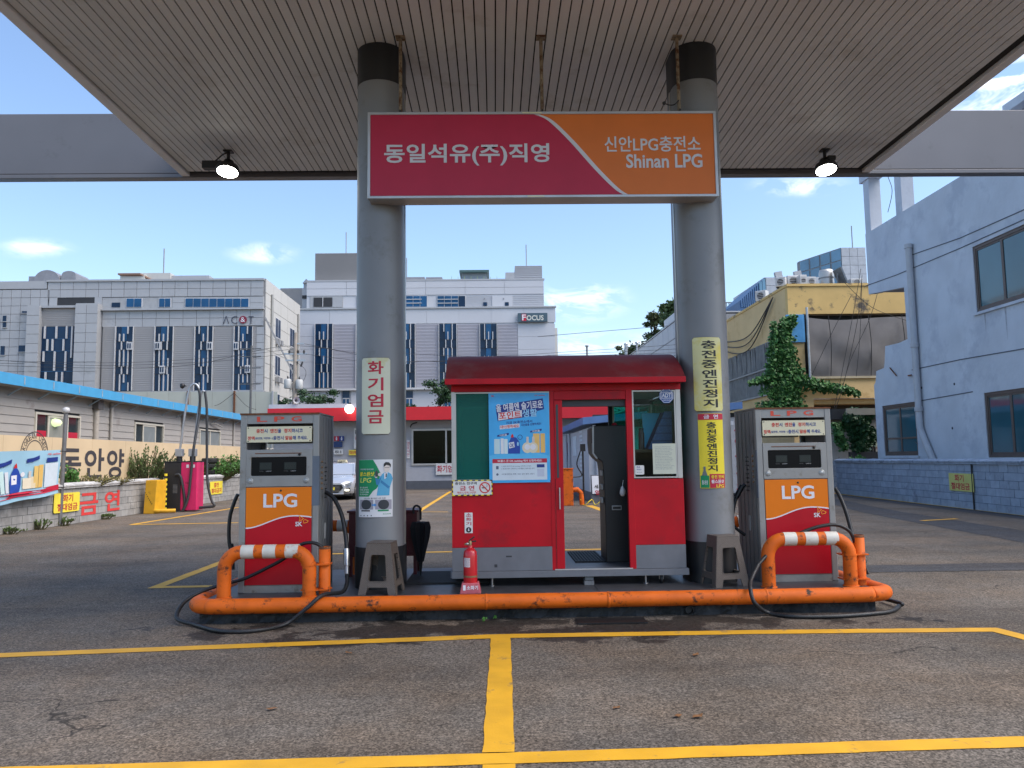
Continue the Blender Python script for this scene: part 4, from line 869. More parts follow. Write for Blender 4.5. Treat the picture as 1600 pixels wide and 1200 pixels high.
MB().box(-.21,.19,-.18,.18,f,f+.03).build('top_board', SH, t); MB().box(-.21,-.19,-.18,.18,0,f).build('side_board', SH, t); MB().box(.17,.19,-.18,.18,0,f).build('side_board', SH, t); MB().box(-.19,.17,.15,.17,0,f).build('back_board', SH, t); MB().box(-.19,.17,-.16,.15,.62,.645).build('shelf_board', SH, t)
t = thing('file_tray', 'dark blue slanted mesh file tray on the booth shelf', 'file tray', (1.775, 8.50, 1.586))
pr_ = [(-.14,0),(.12,0),(.12,.40),(.045,.40)]
MB().prism(pr_, -.11, -.102, []).build('mesh_side', pm('basket_mesh', (.03,.07,.22), .5, var=.5, scale=160), t)
for k in range(4): z = .08+k*.08; xl = -.14+.185*(z/.40); MB().box(xl, .12, -.116, -.11, z, z+.012).build('mesh_rail', BBL, t)
MB().box(-.14,.12,-.10,.10,0,.012).build('tray_floor', BBL, t); MB().box(.11,.12,-.10,.10,.012,.40).build('tray_back', BBL, t); MB().prism(pr_, .10, .108).build('mesh_side', BBL, t)
t = thing('blue_folder', 'bright sky blue folder board leaning behind the mesh file tray', 'folder', (1.765, 8.70, 1.586)); MB().prism([(-.11,.0),(.10,0),(.12,.40),(-.13,.40)], 0, .012).build('cover', flat('folder_blue', (.04,.50,.88)), t); MB().box(.125,.135,.0,.012,.05,.30).build('spine', NAVY, t)
t = thing('thermos_bottle', 'dark brown thermos standing left of the file tray in the booth', 'bottle', (1.585, 8.50, 1.586)); MB().lathe([(.032,0),(.032,.17),(.026,.185),(.024,.2)], 16).build('flask', pm('thermos', (.06,.03,.035), .35, .3), t); MB().lathe([(.026,.2),(.026,.225),(.02,.23)], 16).build('lid', BLKI, t)
t = thing('plastic_bag', 'crumpled white plastic bag hung behind the door post', 'bag', (1.352, 8.42, 1.12)); b = MB()
pr2 = [(.006,.08),(.015,.065),(.03,.03),(.032,.0),(.02,-.025),(.006,-.03)]
vs = []; n = 12
for (r, z) in pr2:
    for k in range(n): a = 2*pi*k/n; q = r*(1+U(-.25,.25)); vs.append((q*cos(a), q*sin(a)*.7, z))
b.add(vs, [(i*n+k, i*n+(k+1)%n, (i+1)*n+(k+1)%n, (i+1)*n+k) for i in range(5) for k in range(n)], True); b.build('sack', pm('bag_white', (.6,.6,.6), .35), t); MB().tube([(0,0,.078),(.006,.01,.11),(.012,.01,.14)], .004, 5).build('handle', MATS['bag_white'], t)
# rear desk items give the tinted windows some depth
t = thing('office_chair', 'dark swivel chair dimly seen behind the green booth window', 'chair', (.05, 9.05, .375))
MB().box(-.23,.23,-.22,.22,.42,.50).build('seat', BIN, t, .03); MB().box(-.22,.22,.18,.26,.55,1.25).build('backrest', BIN, t, .04); MB().tube([(0,0,.05),(0,0,.42)], .03, 8).build('stem', MET, t)
for k in range(5): a = k*1.2566; MB().bar((0,0,.06),(cos(a)*.26,sin(a)*.26,.03),.04).build('leg', MET, t)
# ------------------------------------------------------------------ fire extinguisher
EXR = pm('extinguisher_red', (.55,.012,.02), .3, var=.08, coat=.4); PNK = pm('extinguisher_stand', (.50,.10,.12), .5, var=.2, scale=12)
g = gnd(735, 928, IZ); t = thing('fire_extinguisher', 'red fire extinguisher on a faded pink stand before the booth', 'extinguisher', (g.x, g.y+.06, IZ))
st = MB().hexa([(-.105,-.09,0),(.105,-.09,0),(.105,.09,0),(-.105,.09,0),(-.082,-.075,.105),(.082,-.075,.105),(.082,.075,.105),(-.082,.075,.105)]).build('stand', PNK, t, .008)
text('소화기', -.035, .075, .03, .07, -.0905, WHT, st, .03, 'lettering').rotation_euler = (radians(-8.1),0,0); MB(Matrix.Rotation(radians(-8.1), 4, 'X')).box(-.07,-.045,-.0912,-.0905,.025,.075).build('symbol_print', WHT, st)
MB().lathe([(.066,.095),(.068,.11),(.068,.36),(.062,.40),(.045,.425),(.025,.435),(.022,.46)], 28).build('cylinder', EXR, t)
MB().lathe([(.0695,.155),(.0695,.172)], 28, cap=False).build('strap', pm('strap_dull', (.25,.13,.06), .6), t)
lb = MB(); n = 8
for k in range(n):
    a0, a1 = radians(-150+k*60/n), radians(-150+(k+1)*60/n); q = .0688; lb.add([(q*cos(a0),q*sin(a0),.255),(q*cos(a1),q*sin(a1),.255),(q*cos(a1),q*sin(a1),.345),(q*cos(a0),q*sin(a0),.345)], [(0,1,2,3)], True)
lb.build('label', pm('label_pink', (.62,.52,.52), .5, var=.3, scale=90), t)
va = MB().lathe([(.016,.455),(.018,.50),(.012,.505)], 12).box(-.055,-.01,-.012,.012,.462,.48).build('valve', pm('valve_brass', (.30,.20,.10), .4, .7), t)
MB().bar((-.01,0,.505),(.045,0,.545),.02,.012).bar((0,0,.495),(.06,0,.50),.02,.012).build('lever', BLKI, va); MB().lathe([(.014,0),(.014,-.014),(.001,-.016)], 12, (-.028,-.012,.475), 'Y').build('gauge', STL, va)
# ------------------------------------------------------------------ plastic stools
def rattan():
    m = bpy.data.materials.new('stool_rattan'); m.use_nodes = True; nt = m.node_tree; N = nt.nodes; L = nt.links; b = N['Principled BSDF']
    tc_ = N.new('ShaderNodeTexCoord'); mp = N.new('ShaderNodeMapping'); mp.inputs['Rotation'].default_value = (radians(90), 0, 0); L.new(tc_.outputs['Object'], mp.inputs[0])
    br = N.new('ShaderNodeTexBrick'); br.inputs['Scale'].default_value = 28; br.inputs['Color1'].default_value = (.135,.108,.088,1); br.inputs['Color2'].default_value = (.16,.128,.105,1); br.inputs['Mortar'].default_value = (.06,.047,.038,1); br.inputs['Mortar Size'].default_value = .035; br.inputs['Row Height'].default_value = .28; br.inputs['Brick Width'].default_value = .6
    L.new(mp.outputs[0], br.inputs['Vector']); L.new(br.outputs['Color'], b.inputs['Base Color']); b.inputs['Roughness'].default_value = .5
    bp = N.new('ShaderNodeBump'); bp.inputs['Strength'].default_value = .5; bp.inputs['Distance'].default_value = .004; bp.invert = True; L.new(br.outputs['Fac'], bp.inputs['Height']); L.new(bp.outputs[0], b.inputs['Normal'])
    return m
RAT = rattan()
def stool(lab, loc, rz):
    t = thing('plastic_stool', lab, 'stool', loc, rz, 'brown plastic stools'); H = .49; wt_, wb = .118, .185
    for k in range(4):
        ang = pi/2*k; tilt = math.atan2(wb-wt_, H)
        M_ = Matrix.Rotation(ang, 4, 'Z') @ Matrix.Translation((0, -wb, 0)) @ Matrix.Rotation(-tilt, 4, 'X')
        L_ = H/cos(tilt)
        outer = [(-wb,0),(-wb*.62,0),(-wb*.52,.075),(wb*.52,.075),(wb*.62,0),(wb,0),(wt_,L_),(-wt_,L_)]
        hole = [(-.098,.145),(-.085,.13),(.085,.13),(.098,.145),(.076,.375),(.064,.39),(-.064,.39),(-.076,.375)]
        s_ = MB().prism(outer, -.004, .010, [hole]).build('side', RAT, t); s_.matrix_local = M_
        rim = MB().prism(hole, -.008, .014, [[(x*.94, .2725+(z-.2725)*.965) for x, z in hole]]).build('opening_rim', RAT, s_)
    MB().box(-wt_-.006, wt_+.006, -wt_-.006, wt_+.006, H-.004, H+.012).build('seat', RAT, t, .008)
    for a in range(6): pass
stool('brown woven plastic stool before the left column', (gnd(592,931,IZ).x, gnd(592,931,IZ).y+.2, IZ), radians(-7))
stool('brown woven plastic stool before the right column', (gnd(1140,918,IZ).x, gnd(1140,918,IZ).y+.2, IZ), radians(12))
# ------------------------------------------------------------------ red cabinet, umbrella, rubber mats
CAB = pm('cabinet_maroon', (.11,.008,.014), .45, var=.12)
a, b_, c, d = rect(546, 797, 652, 893, 9.15); t = thing('maroon_cabinet', 'dark red metal cabinet stand behind the left column', 'cabinet', ((a+b_)/2, 9.3, IZ)); W = (b_-a)/2; H = d-IZ
MB().box(-W-.02, W+.02, -.22, .22, H-.025, H).build('top', CAB, t, .004); MB().box(-W, W, -.2, .2, H*.30, H-.027).build('body', CAB, t, .004); MB().box(-W+.04,-.01,-.206,-.2,H*.34,H*.92).build('door', CAB, t, .003); MB().box(.01,W-.04,-.206,-.2,H*.34,H*.92).build('door', CAB, t, .003)
for x in (-W+.02, W-.02):
    for y in (-.18, .18): MB().box(x-.02, x+.02, y-.02, y+.02, 0, H*.3).build('leg', CAB, t)
ux = at(653, 840, 9.02).x; zt = at(653, 790, 9.02).z
t = thing('black_umbrella', 'folded black umbrella hooked on the maroon cabinet', 'umbrella', (ux, 9.02, IZ)); hz = zt-IZ
MB().tube(cat([(-.045,0,hz-.09),(-.05,0,hz-.03),(-.02,0,hz),(.02,0,hz-.02),(.03,0,hz-.08),(.03,0,hz-.16)],5), .012, 8).build('handle', BLKI, t)
vs = []; n = 16; prf = [(.03,.16),(.055,.30),(.085,.45),(.095,.56),(.08,.63)]; CL_ = pm('umbrella_cloth', (.010,.010,.012), .8)
for (r, z) in prf:
    for k in range(n): a = 2*pi*k/n; q = r*(1+(.28 if k % 2 else -.2)); vs.append((.03+q*cos(a), q*sin(a), z/.63*(hz-.19)*.98+.02))
MB().add(vs, [(i*n+k, i*n+(k+1)%n, (i+1)*n+(k+1)%n, (i+1)*n+k) for i in range(4) for k in range(n)], False).add(vs[-n:], [tuple(range(n))]).build('cloth', CL_, t); MB().tube([(.03,0,.0),(.03,0,.2)], [.005,.028], 8).build('tip', BLKI, t)
MAT = pm('mat_rubber', (.012,.012,.013), .6)
for (u0, v0, u1, lab) in ((640, 907, 702, 'black rubber ring mat left of the booth'), (893, 876, 940, None)):
    if not lab: continue
    xa, xb = gnd(u0,v0,IZ).x, BX0+.35; t = thing('rubber_mat', lab, 'mat', ((xa+xb)/2, 8.9, IZ)); W = (xb-xa)/2; b = MB()
    for k in range(16): x = -W+2*W*k/15; b.box(x-.012, x+.012, -.42, .42, .001, .014)
    for k in range(18): y = -.42+.84*k/17; b.box(-W-.012, W+.012, y-.011, y+.011, .003, .018)
    b.build('grid', MAT, t)
t = thing('door_grating', 'dark perforated floor grating on the booth doorway floor', 'grating', (1.02, 9.15, .376)); b = MB()
for k in range(10): b.box(-.16+k*.035, -.16+k*.035+.014, -.5, .45, .0, .012)
for k in range(14): b.box(-.165, .17, -.5+k*.07, -.5+k*.07+.02, .001, .014)
b.build('grid', MAT, t)
# ================================================================== left boundary: block wall, signs, workshop
BLK = pm('concrete_block', (.32,.31,.295), .9, var=.16, scale=5, rnd=.13, bump=.5, bscale=40, bdist=.008, dirt=(.42,.41,.395), dscale=1.8, dthr=.56); MOR = pm('mortar', (.13,.135,.14), .95)
def blockwall(root, L, H, bh, bl, mat, cmat, mor, y0=0.0, holes=()):
    """local frame: face at y=0 looking to -y, x along the wall"""
    MB().box(0, L, .012, .19, 0, H).build('mortar_core', mor, root)
    rows = int(round(H/bh)); gap = .008
    full = MB().box(gap, bl-gap/2, 0, .02, gap, bh-gap/2); fm_ = bpy.data.meshes.new('block'); fm_.from_pydata(full.v, [], full.f); fm_.materials.append(mat)
    half = MB().box(gap, bl/2-gap/2, 0, .02, gap, bh-gap/2); hm = bpy.data.meshes.new('block'); hm.from_pydata(half.v, [], half.f); hm.materials.append(mat)
    for r in range(rows):
        x = 0.0
        if r % 2:
            o = bpy.data.objects.new('block', hm); COL.objects.link(o); o.parent = root; o.location = (0, U(-.003,.003), r*bh); x = bl/2
        while x + bl <= L+.01:
            o = bpy.data.objects.new('block', fm_); COL.objects.link(o); o.parent = root; o.location = (x, U(-.004,.004), r*bh); x += bl
        if L-x > .1:
            o = bpy.data.objects.new('block', hm); COL.objects.link(o); o.parent = root; o.location = (L-bl/2, U(-.003,.003), r*bh)
    # moulded coping tiles: two stepped courses, each tile on its own
    cl = .46; n = max(1, int(L/cl))
    pr_ = [(-.05,0),(-.05,.035),(-.07,.05),(-.07,.085),(.09,.14),(.25,.085),(.25,0)]
    q = MB(); P0 = [(0, y, z) for y, z in pr_]; P1 = [(cl-.012, y, z) for y, z in pr_]; k_ = len(pr_)
    q.add(P0+P1, [(i, (i+1)%k_, k_+(i+1)%k_, k_+i) for i in range(k_)]); q.add(P0, [tuple(range(k_))]); q.add(P1, [tuple(range(k_))[::-1]])
    cm_ = bpy.data.meshes.new('coping_tile'); cm_.from_pydata(q.v, [], q.f); cm_.materials.append(cmat)
    for i in range(n):
        o = bpy.data.objects.new('coping_tile', cm_); COL.objects.link(o); o.parent = root; o.location = (i*cl, U(-.004,.004), H+.001+U(-.004,.004))
WX = -10.85
lw = thing('block_wall', 'low grey concrete block wall with coping along the left side', 'wall', (WX, 15.6, 0), radians(90))
COP = pm('coping_grey', (.48,.47,.455), .85, var=.2, scale=6, rnd=.10, dirt=(.20,.205,.21), dscale=4, dthr=.58)
blockwall(lw, 22.0, .92, .184, .385, BLK, COP, MOR)
PRED = pm('wall_paint_red', (.66,.045,.04), .8, var=.1, scale=12, dirt=(.24,.20,.20), dscale=9, dthr=.63)
def onleft(name, lab, cat_, u0, v0, u1, v1, X):
    a = atx(u0, (v0+v1)/2, X).y; b = atx(u1, (v0+v1)/2, X).y; um = (u0+u1)/2; c = atx(um, v1, X).z; d = atx(um, v0, X).z
    return thing(name, lab, cat_, (X, (a+b)/2, c), radians(90)), (b-a)/2, d-c
t, W, H = onleft('painted_letters', 'large red painted letters on the left block wall', 'lettering', 124, 768, 187, 802, WX+.006)
text('금', -W, -W*.12, 0, H*.98, -.004, PRED, t, .05); text('연', W*.20, W, H*.04, H, -.004, PRED, t, .05)
YSG = pm('yellow_sign_sheet', (.86,.70,.06), .5, var=.08)
t, W, H = onleft('fire_ban_sign', 'yellow sign with red letters on the left wall beside the flag pole', 'sign', 84, 770, 124, 800, WX+.03)
MB().prism(rc(-W, W, 0, H, .05), -.006, 0).build('sheet', YSG, t); text('화기', -W*.35, W*.45, H*.53, H*.92, -.009, CRIM, t, .03); text('절대엄금', -W*.75, W*.82, H*.08, H*.46, -.009, CRIM, t, .03)
t, W, H = onleft('smoking_ban_sign', 'small yellow sign with red letters on the wall right of the pink machine', 'sign', 328, 752, 347.5, 772, WX+.03)
MB().prism(rc(-W, W, 0, H), -.006, 0).build('sheet', YSG, t); text('흡연', -W*.4, W*.35, H*.53, H*.9, -.009, CRIM, t, .03); text('절대금지', -W*.8, W*.8, H*.1, H*.46, -.009, CRIM, t, .03)
# beige fence sign behind the wall
BEI = pm('beige_board', (.62,.47,.29), .75, var=.07, scale=1.2, dirt=(.54,.40,.24), dscale=1.1, dthr=.6); DBR = pm('letter_dark', (.045,.04,.045), .7)
t = thing('beige_sign_board', 'long beige sign board with big dark letters behind the left wall', 'sign', (-11.8, 15, 0), radians(90))
for k in range(11): MB().box(k*2.1+.004, k*2.1+2.096, 0, .03, .85, 2.25).build('board', BEI, t)
for k in range(12): MB().box(k*2.1-.03, k*2.1+.03, .032, .09, 0, 2.15).build('post', MET, t)
def lx(u, v): p = atx(u, v, -11.81); return p.y-15, p.z
for ch, (u0, v0, u1, v1) in (('동', (91,700,126,750)), ('안', (132,700,162,748)), ('양', (167,701,193,748))):
    a, z1 = lx(u0, v0); b, _ = lx(u1, (v0+v1)/2); _, z0 = lx((u0+u1)/2, v1); text(ch, a, b, z0, z1, -.006, DBR, t, .025)
ec, ez = lx(53, 712)
for r0, r1 in ((.62,.59),(.40,.375)): MB().prism(ell(ec, ez, r0, n=36), -.004, -.004, [ell(ec, ez, r1, n=36)]).build('emblem_ring', DBR, t)
for i, ch in enumerate('KOREAN USED'):
    if ch == ' ': continue
    a = radians(158-i*13.6); cx, cz = ec+.50*cos(a), ez+.50*sin(a); text(ch, cx-.05, cx+.05, cz-.07, cz+.07, -.004, DBR, t, .01, 'emblem_letter', rot=a-pi/2)
# workshop with clapboard siding
SID = pm('siding_grey', (.36,.335,.305), .7, var=.06, scale=1.5, rnd=.05, dirt=(.29,.26,.235), dscale=1.5, dthr=.6); BLU = pm('eave_blue', (.065,.33,.58), .5, var=.08); WFR = pm('window_frame_cream', (.58,.54,.45), .5, var=.06); DGL = pm('dark_glass', (.03,.04,.045), .06, spec=.7); PIP = pm('pipe_beige', (.40,.36,.31), .6)
ws = thing('workshop', 'long grey clapboard workshop with a bright blue eave behind the left wall', 'building', (-12.3, 14, 0), radians(90))
def wy(u, v): p = atx(u, v, -12.3); return p.y-14, p.z
LW = 26.5; BH = .215
wins = []
for (u0, v0, u1, v1) in ((53.5,643,124.5,700), (209.5,658,255,702), (311,668,343.5,702)):
    a, z1 = wy(u0, v0+4); b, z2 = wy(u1, v0+4); wins.append((a, b, 1.75, 2.94))
n = int(3.5/BH)
for i in range(n+1):
    z0, z1 = i*BH, min((i+1)*BH, 3.52)
    if z1 < 1.6: continue
    segs = [(0, LW)]
    for (a, b, c, d) in wins:
        if z1 > c+.02 and z0 < d-.02: segs = [s for (p, q) in segs for s in ((p, min(q, a)), (max(p, b), q)) if s[1]-s[0] > .02]
    for p, q in segs: MB().hexa([(p,-.022,z0),(q,-.022,z0),(q,.02,z0),(p,.02,z0),(p,-.004,z1),(q,-.004,z1),(q,.02,z1),(p,.02,z1)]).build('siding_board', SID, ws)
MB().box(0, LW, .022, .12, 0, 3.5).build('wall_core', pm('wall_core_dark', (.02,.02,.022), .8), ws)
GRY = pm('curtain_grey', (.20,.22,.22), .7)
for i, (a, b, c, d) in enumerate(wins):
    f = MB().prism(rc(a, b, c, d), -.05, .02, [rc(a+.06, b-.06, c+.06, d-.06)]).build('window', WFR, ws)
    MB().box(a+.06, b-.06, .010, .016, c+.06, d-.06).build('dark_interior', DGL, f)
    if i < 2:
        x0, x1 = a+(b-a)*.27, a+(b-a)*.72; MB().prism(rc(x0, x1, c+.05, d-.05), -.03, 0, [rc(x0+.07, x1-.07, c+.12, d-.12)]).build('sash', WFR, f); MB().box(x0+.07, x1-.07, -.016, -.010, c+.12, d-.12).build('pane', GRY if i else pm('lit_pane', (.28,.29,.25), .3), f)
    else: MB().box((a+b)/2-.04, (a+b)/2+.04, -.03, .0, c+.05, d-.05).build('mullion', WFR, f); MB().box(a+.06, b-.06, .002, .008, c+.06, d-.06).build('pane', GRY, f)
a, b, c, d = wins[0]
for (x0, x1) in ((a+.07, a+(b-a)*.26), (a+(b-a)*.74, b-.07)): MB().box(x0, x1, .004, .008, c+.35, c+.70).build('red_poster', CRIM, ws); MB().box(x0, x1, .004, .008, c+.20, c+.34).build('white_poster', WHT, ws)
MB().lathe([(.001,-.12),(.14,-.08),(.19,0),(.14,.08),(.001,.12)], 14, (a+(b-a)*.42,-.02,d-.25)).build('round_lamp', pm('lamp_green_white', (.45,.55,.30), .3, emit=.6), ws)
MB().hexa([(0,-.42,3.50),(LW,-.42,3.50),(LW,-.40,3.50),(0,-.40,3.50),(0,-.42,3.77),(LW,-.42,3.77),(LW,-.40,3.77),(0,-.40,3.77)]).build('eave_board', BLU, ws)
MB().hexa([(0,-.40,3.75),(LW,-.40,3.75),(LW,5.5,4.6),(0,5.5,4.6),(0,-.40,3.78),(LW,-.40,3.78),(LW,5.5,4.63),(0,5.5,4.63)]).build('roof_sheet', BLU, ws); MB().box(0, LW, -.40, 0, 3.49, 3.505).build('soffit', SID, ws)
for k in range(20): x = .8+k*1.32; MB().box(x-.02, x+.02, -.43, -.422, 3.55, 3.74).bar((x,-.40,3.50),(x,-.02,3.28),.03).build('bracket', pm('bracket_pale', (.30,.38,.45), .5), ws)
for u, r, m_ in ((146, .085, PIP), (170, .05, SID), (283, .05, SID), (363, .04, SID)):
    x, _ = wy(u, 680); MB().tube([(x,-.07,.5),(x,-.07,3.45)], r, 10).build('downpipe', m_, ws)
    if r > .08: MB().box(x-.16, x+.16, -.2, -.01, 3.2, 3.48).build('rain_hopper', pm('hopper', (.10,.09,.085), .6), ws)
MB().tube(cat([(wy(328,645)[0],-.03,3.18),(wy(328,645)[0]+.2,-.15,3.22),(wy(340,650)[0],-.2,3.1)],5), .03, 6).build('wall_spout', SID, ws)
# banner with printed products on a pole
g = gnd(93, 822); SG = pm('galvanised_pole', (.20,.20,.205), .5, .5)
bt = thing('banner_pole', 'thin grey pole with ball top before the left wall', 'pole', (g.x+.0, g.y, 0)); ztop = at(100, 641, g.y).z
MB().tube([(0,0,0),(.05,0,ztop-.08)], .05, 10).build('shaft', SG, bt); MB().lathe([(.03,-.08),(.08,-.06),(.09,0),(.07,.06),(.001,.08)], 14, (.05,0,ztop)).build('ball_cap', pm('cap_pale', (.5,.5,.5), .4), bt)
BNX = -10.62
t = thing('hanging_banner', 'pale blue banner with printed bottles hung along the left wall', 'banner', (BNX, 13.5, 0), radians(90))
def bxz(u, v): p = atx(u, v, BNX); return (p.y-13.5, p.z)
xr, zr1 = bxz(94, 703); _, zr0 = bxz(92, 772); n = 30; vs = []
za, zb_ = .72, 1.98
for i in range(n+1):
    f = i/n; x = xr*f; sag = .10*sin(pi*f)+.02*sin(f*23)
    for j in range(7):
        q = j/6; vs.append((x, .04*sin(f*19+q*3)*(1-abs(2*f-1))+.02*sin(q*5+f*7), (zr0+.02-.25*(1-f))*(1-q)+(zr1-.18*(1-f)*.6)*q - sag*(.3+.7*(1-q))*.6))
BNM = pm('banner_pale_blue', (.33,.55,.68), .55, var=.08, scale=1.5)
ban = MB().add(vs, [(i*7+j, (i+1)*7+j, (i+1)*7+j+1, i*7+j+1) for i in range(n) for j in range(6)], True).build('cloth', BNM, t)
def bsurf(f, q, off=-.012):
    i = min(n-1, int(f*n)); a = f*n-i; j = min(5, int(q*6)); b = q*6-j
    def V(i, j): return Vector(vs[i*7+j])
    p = (V(i,j)*(1-a)+V(i+1,j)*a)*(1-b)+(V(i,j+1)*(1-a)+V(i+1,j+1)*a)*b
    return (p.x, p.y+off, p.z)
def bpoly(P, mat, off, name):
    tri = tessellate_polygon([[Vector((a, b, 0)) for a, b in P]]); fs = []
    for tr in tri:
        A_, B_, C_ = [P[i] for i in tr]; fs.append(tuple(tr) if (B_[0]-A_[0])*(C_[1]-A_[1])-(B_[1]-A_[1])*(C_[0]-A_[0]) > 0 else tuple(tr)[::-1])
    return MB().add([bsurf(a, b, off) for a, b in P], fs).build(name, mat, t)
strip = [(k/40, .16) for k in range(41)]; bpoly([(k/40, .08) for k in range(41)] + [(k/40, .17 + (.03 if k > 36 else 0)) for k in range(40, -1, -1)], CRIM, -.014, 'red_hem')
def bu(u): return bxz(u, 735)[0]/xr
def brc(u0, u1, q0, q1): return [(bu(u0), q0), (bu((u0+u1)/2), q0), (bu(u1), q0), (bu(u1), q1), (bu((u0+u1)/2), q1), (bu(u0), q1)]
bpoly(brc(0,7,.2,.62), flat('print_mint', (.50,.66,.64)), -.018, 'bottle_print'); bpoly(brc(9,14.5,.2,.60), flat('print_pearl', (.62,.64,.68)), -.018, 'bottle_print')
bpoly([(bu(16),.18),(bu(31),.18),(bu(33.5),.32),(bu(33),.48),(bu(29.5),.60),(bu(26.5),.66),(bu(22.5),.66),(bu(19),.56),(bu(16.5),.40)], flat('print_blue_jug', (.015,.06,.35)), -.02, 'jug_print'); bpoly([(bu(22),.66),(bu(27),.66),(bu(26),.72),(bu(24.5),.76),(bu(23),.72)], REDI, -.02, 'jug_cap_print'); bpoly(brc(19,27,.34,.52), WHT, -.024, 'label_print')
for u0, u1, q1, m_ in ((36,49,.44,(.74,.66,.50)), (48.5,55,.46,(.72,.60,.40)), (52,59,.68,(.74,.50,.16)), (59.5,66.5,.70,(.74,.47,.13))): bpoly(brc(u0,u1,.22,q1), flat('print_b%d' % int(u0*10), m_), -.02 if u0 < 50 else -.017, 'pack_print')
bpoly(brc(44,48,.44,.58), flat('print_pump', (.60,.55,.50)), -.021, 'pump_print')
for (u0, u1, q) in ((0,18,.74), (39,59,.80)): bpoly([(bu(u0),q-.05),(bu((u0+u1)/2),q-.03),(bu(u1),q+.02),(bu(u1),q+.10),(bu((u0+u1)/2),q+.05),(bu(u0),q+.03)], NAVY, -.02, 'ribbon_print')
MB().add([bsurf(bu(35.5)+.012*cos(k*.5236), .52+.05*sin(k*.5236), -.02) for k in range(12)], [tuple(range(12))]).build('badge_print', WHT, t)
bpoly(brc(71,87.5,.74,.84), NAVY, -.02, 'code_caption'); bpoly(brc(69,89,.20,.72), flat('print_pale', (.62,.70,.76)), -.016, 'blank_code_field')
tv, tf, _ = textmesh('OK cashbag', .02); MB().add([bsurf(bu(72+20*a), .885+.055*b, -.02) for a, b in tv], tf).build('lettering', REDI, t)
for q in (.97, .12): MB().tube([bsurf(.995, q, 0), (g.y+.02-13.5, -.22 if False else .0 + (BNX-g.x)*-1*0 + .12, bsurf(.995, q, 0)[2])], .012, 5).build('tie_cord', BLKI, t)
# vacuum station
VBK = pm('vacuum_black', (.018,.018,.02), .5); VPK = pm('vacuum_pink', (.62,.02,.12), .4, var=.08); HG = pm('pipe_galvanised', (.45,.47,.49), .4, .6); HB = pm('vacuum_hose', (.035,.037,.04), .5)
vy0 = atx(262, 798, -10.2).y; t = thing('vacuum_station', 'pink and black car vacuum machine with two tall arched hoses by the left wall', 'vacuum', (-10.15, gnd(290,798).y-.3, 0))
Yv = t.location.y
def vp(u, v, Y=None): p = at(u, v, Y or Yv); return Vector((p.x-t.location.x, (Y or Yv)-Yv, p.z))
xa, xb, zt = vp(261,760).x, vp(312,760).x, vp(290,722).z; xm = vp(287,760).x
MB().box(xa, xm-.002, -.25, .35, 0, zt).build('black_cabinet', VBK, t, .02); MB().box(xm, xb, -.25, .35, 0.04, zt).build('pink_cabinet', VPK, t, .02); MB().box(xa-.01, xb+.01, -.26, .36, zt, zt+.03).build('cap', VBK, t, .006)
for k in range(7): MB().box(vp(275,770).x, vp(282,770).x, -.256, -.25, zt*.38+k*.04, zt*.38+k*.04+.015).build('louvre', pm('louvre_grey', (.2,.2,.2), .5), t)
MB().box(vp(296,730).x, vp(300,730).x, -.258, -.25, zt-.18, zt-.08).build('dial', WHT, t); MB().box(vp(305,730).x, vp(309,730).x, -.258, -.25, zt-.18, zt-.08).build('dial', WHT, t); text('Vacuum', vp(294,760).x, vp(304,760).x, zt*.56, zt*.60, -.2515, flat('vac_dark', (.2,.01,.03)), t, .02)
for (us, hy) in (((280.5, 282, 290, 300), 0), ((299, 303, 308, 315), .12)):
    bxp = vp(us[0], 712); MB().box(bxp.x-.11, bxp.x+.11, hy-.1, hy+.1, zt+.18, zt+.42).build('junction_box', HG, t, .01); MB().tube([(bxp.x,hy,zt+.02),(bxp.x,hy,zt+.18)], .09, 12).build('neck', VBK, t)
p1 = [vp(281,704), vp(287,660), vp(293,622), vp(297,606), vp(303,600), vp(309,603), vp(311,612)]; MB().tube(cat(p1,6), .035, 10).build('arch_pipe', HG, t)
p1 = [vp(300,704)+Vector((0,.12,0)), vp(306,655)+Vector((0,.12,0)), vp(310,625)+Vector((0,.12,0)), vp(314,611)+Vector((0,.12,0)), vp(319,613)+Vector((0,.12,0))]; MB().tube(cat(p1,6), .035, 10).build('arch_pipe', HG, t)
MB().tube(cat([vp(306,601), vp(312,615), vp(311,650), vp(308,700)-Vector((0,.28,0)), vp(304,740)-Vector((0,.3,0)), vp(300,775)-Vector((0,.3,0)), vp(292,797)-Vector((0,.33,0)), vp(282,800)-Vector((0,.3,0)), vp(290,798)-Vector((0,.28,0)), vp(294,785)-Vector((0,.27,0)), vp(290,755)-Vector((0,.27,0)), vp(286,742)-Vector((0,.27,0)), vp(279,742)-Vector((0,.27,0))],7), .042, 10).build('suction_hose', HB, t)
MB().tube(cat([vp(318,611)+Vector((0,.12,0)), vp(321,640)+Vector((0,.12,0)), vp(321.5,700)+Vector((0,.1,0)), vp(324,750), vp(330,780), vp(335,790), vp(326,792), vp(312,793)],7), .042, 10).build('suction_hose', HB, t)
MB().tube(cat([vp(291,604), vp(287,601), vp(284,603)],5), .02, 6).lathe([(.001,-.1),(.07,-.05),(.08,.05),(.001,.1)], 10, tuple(vp(285,603))).build('lamp_arm', VBK, t)
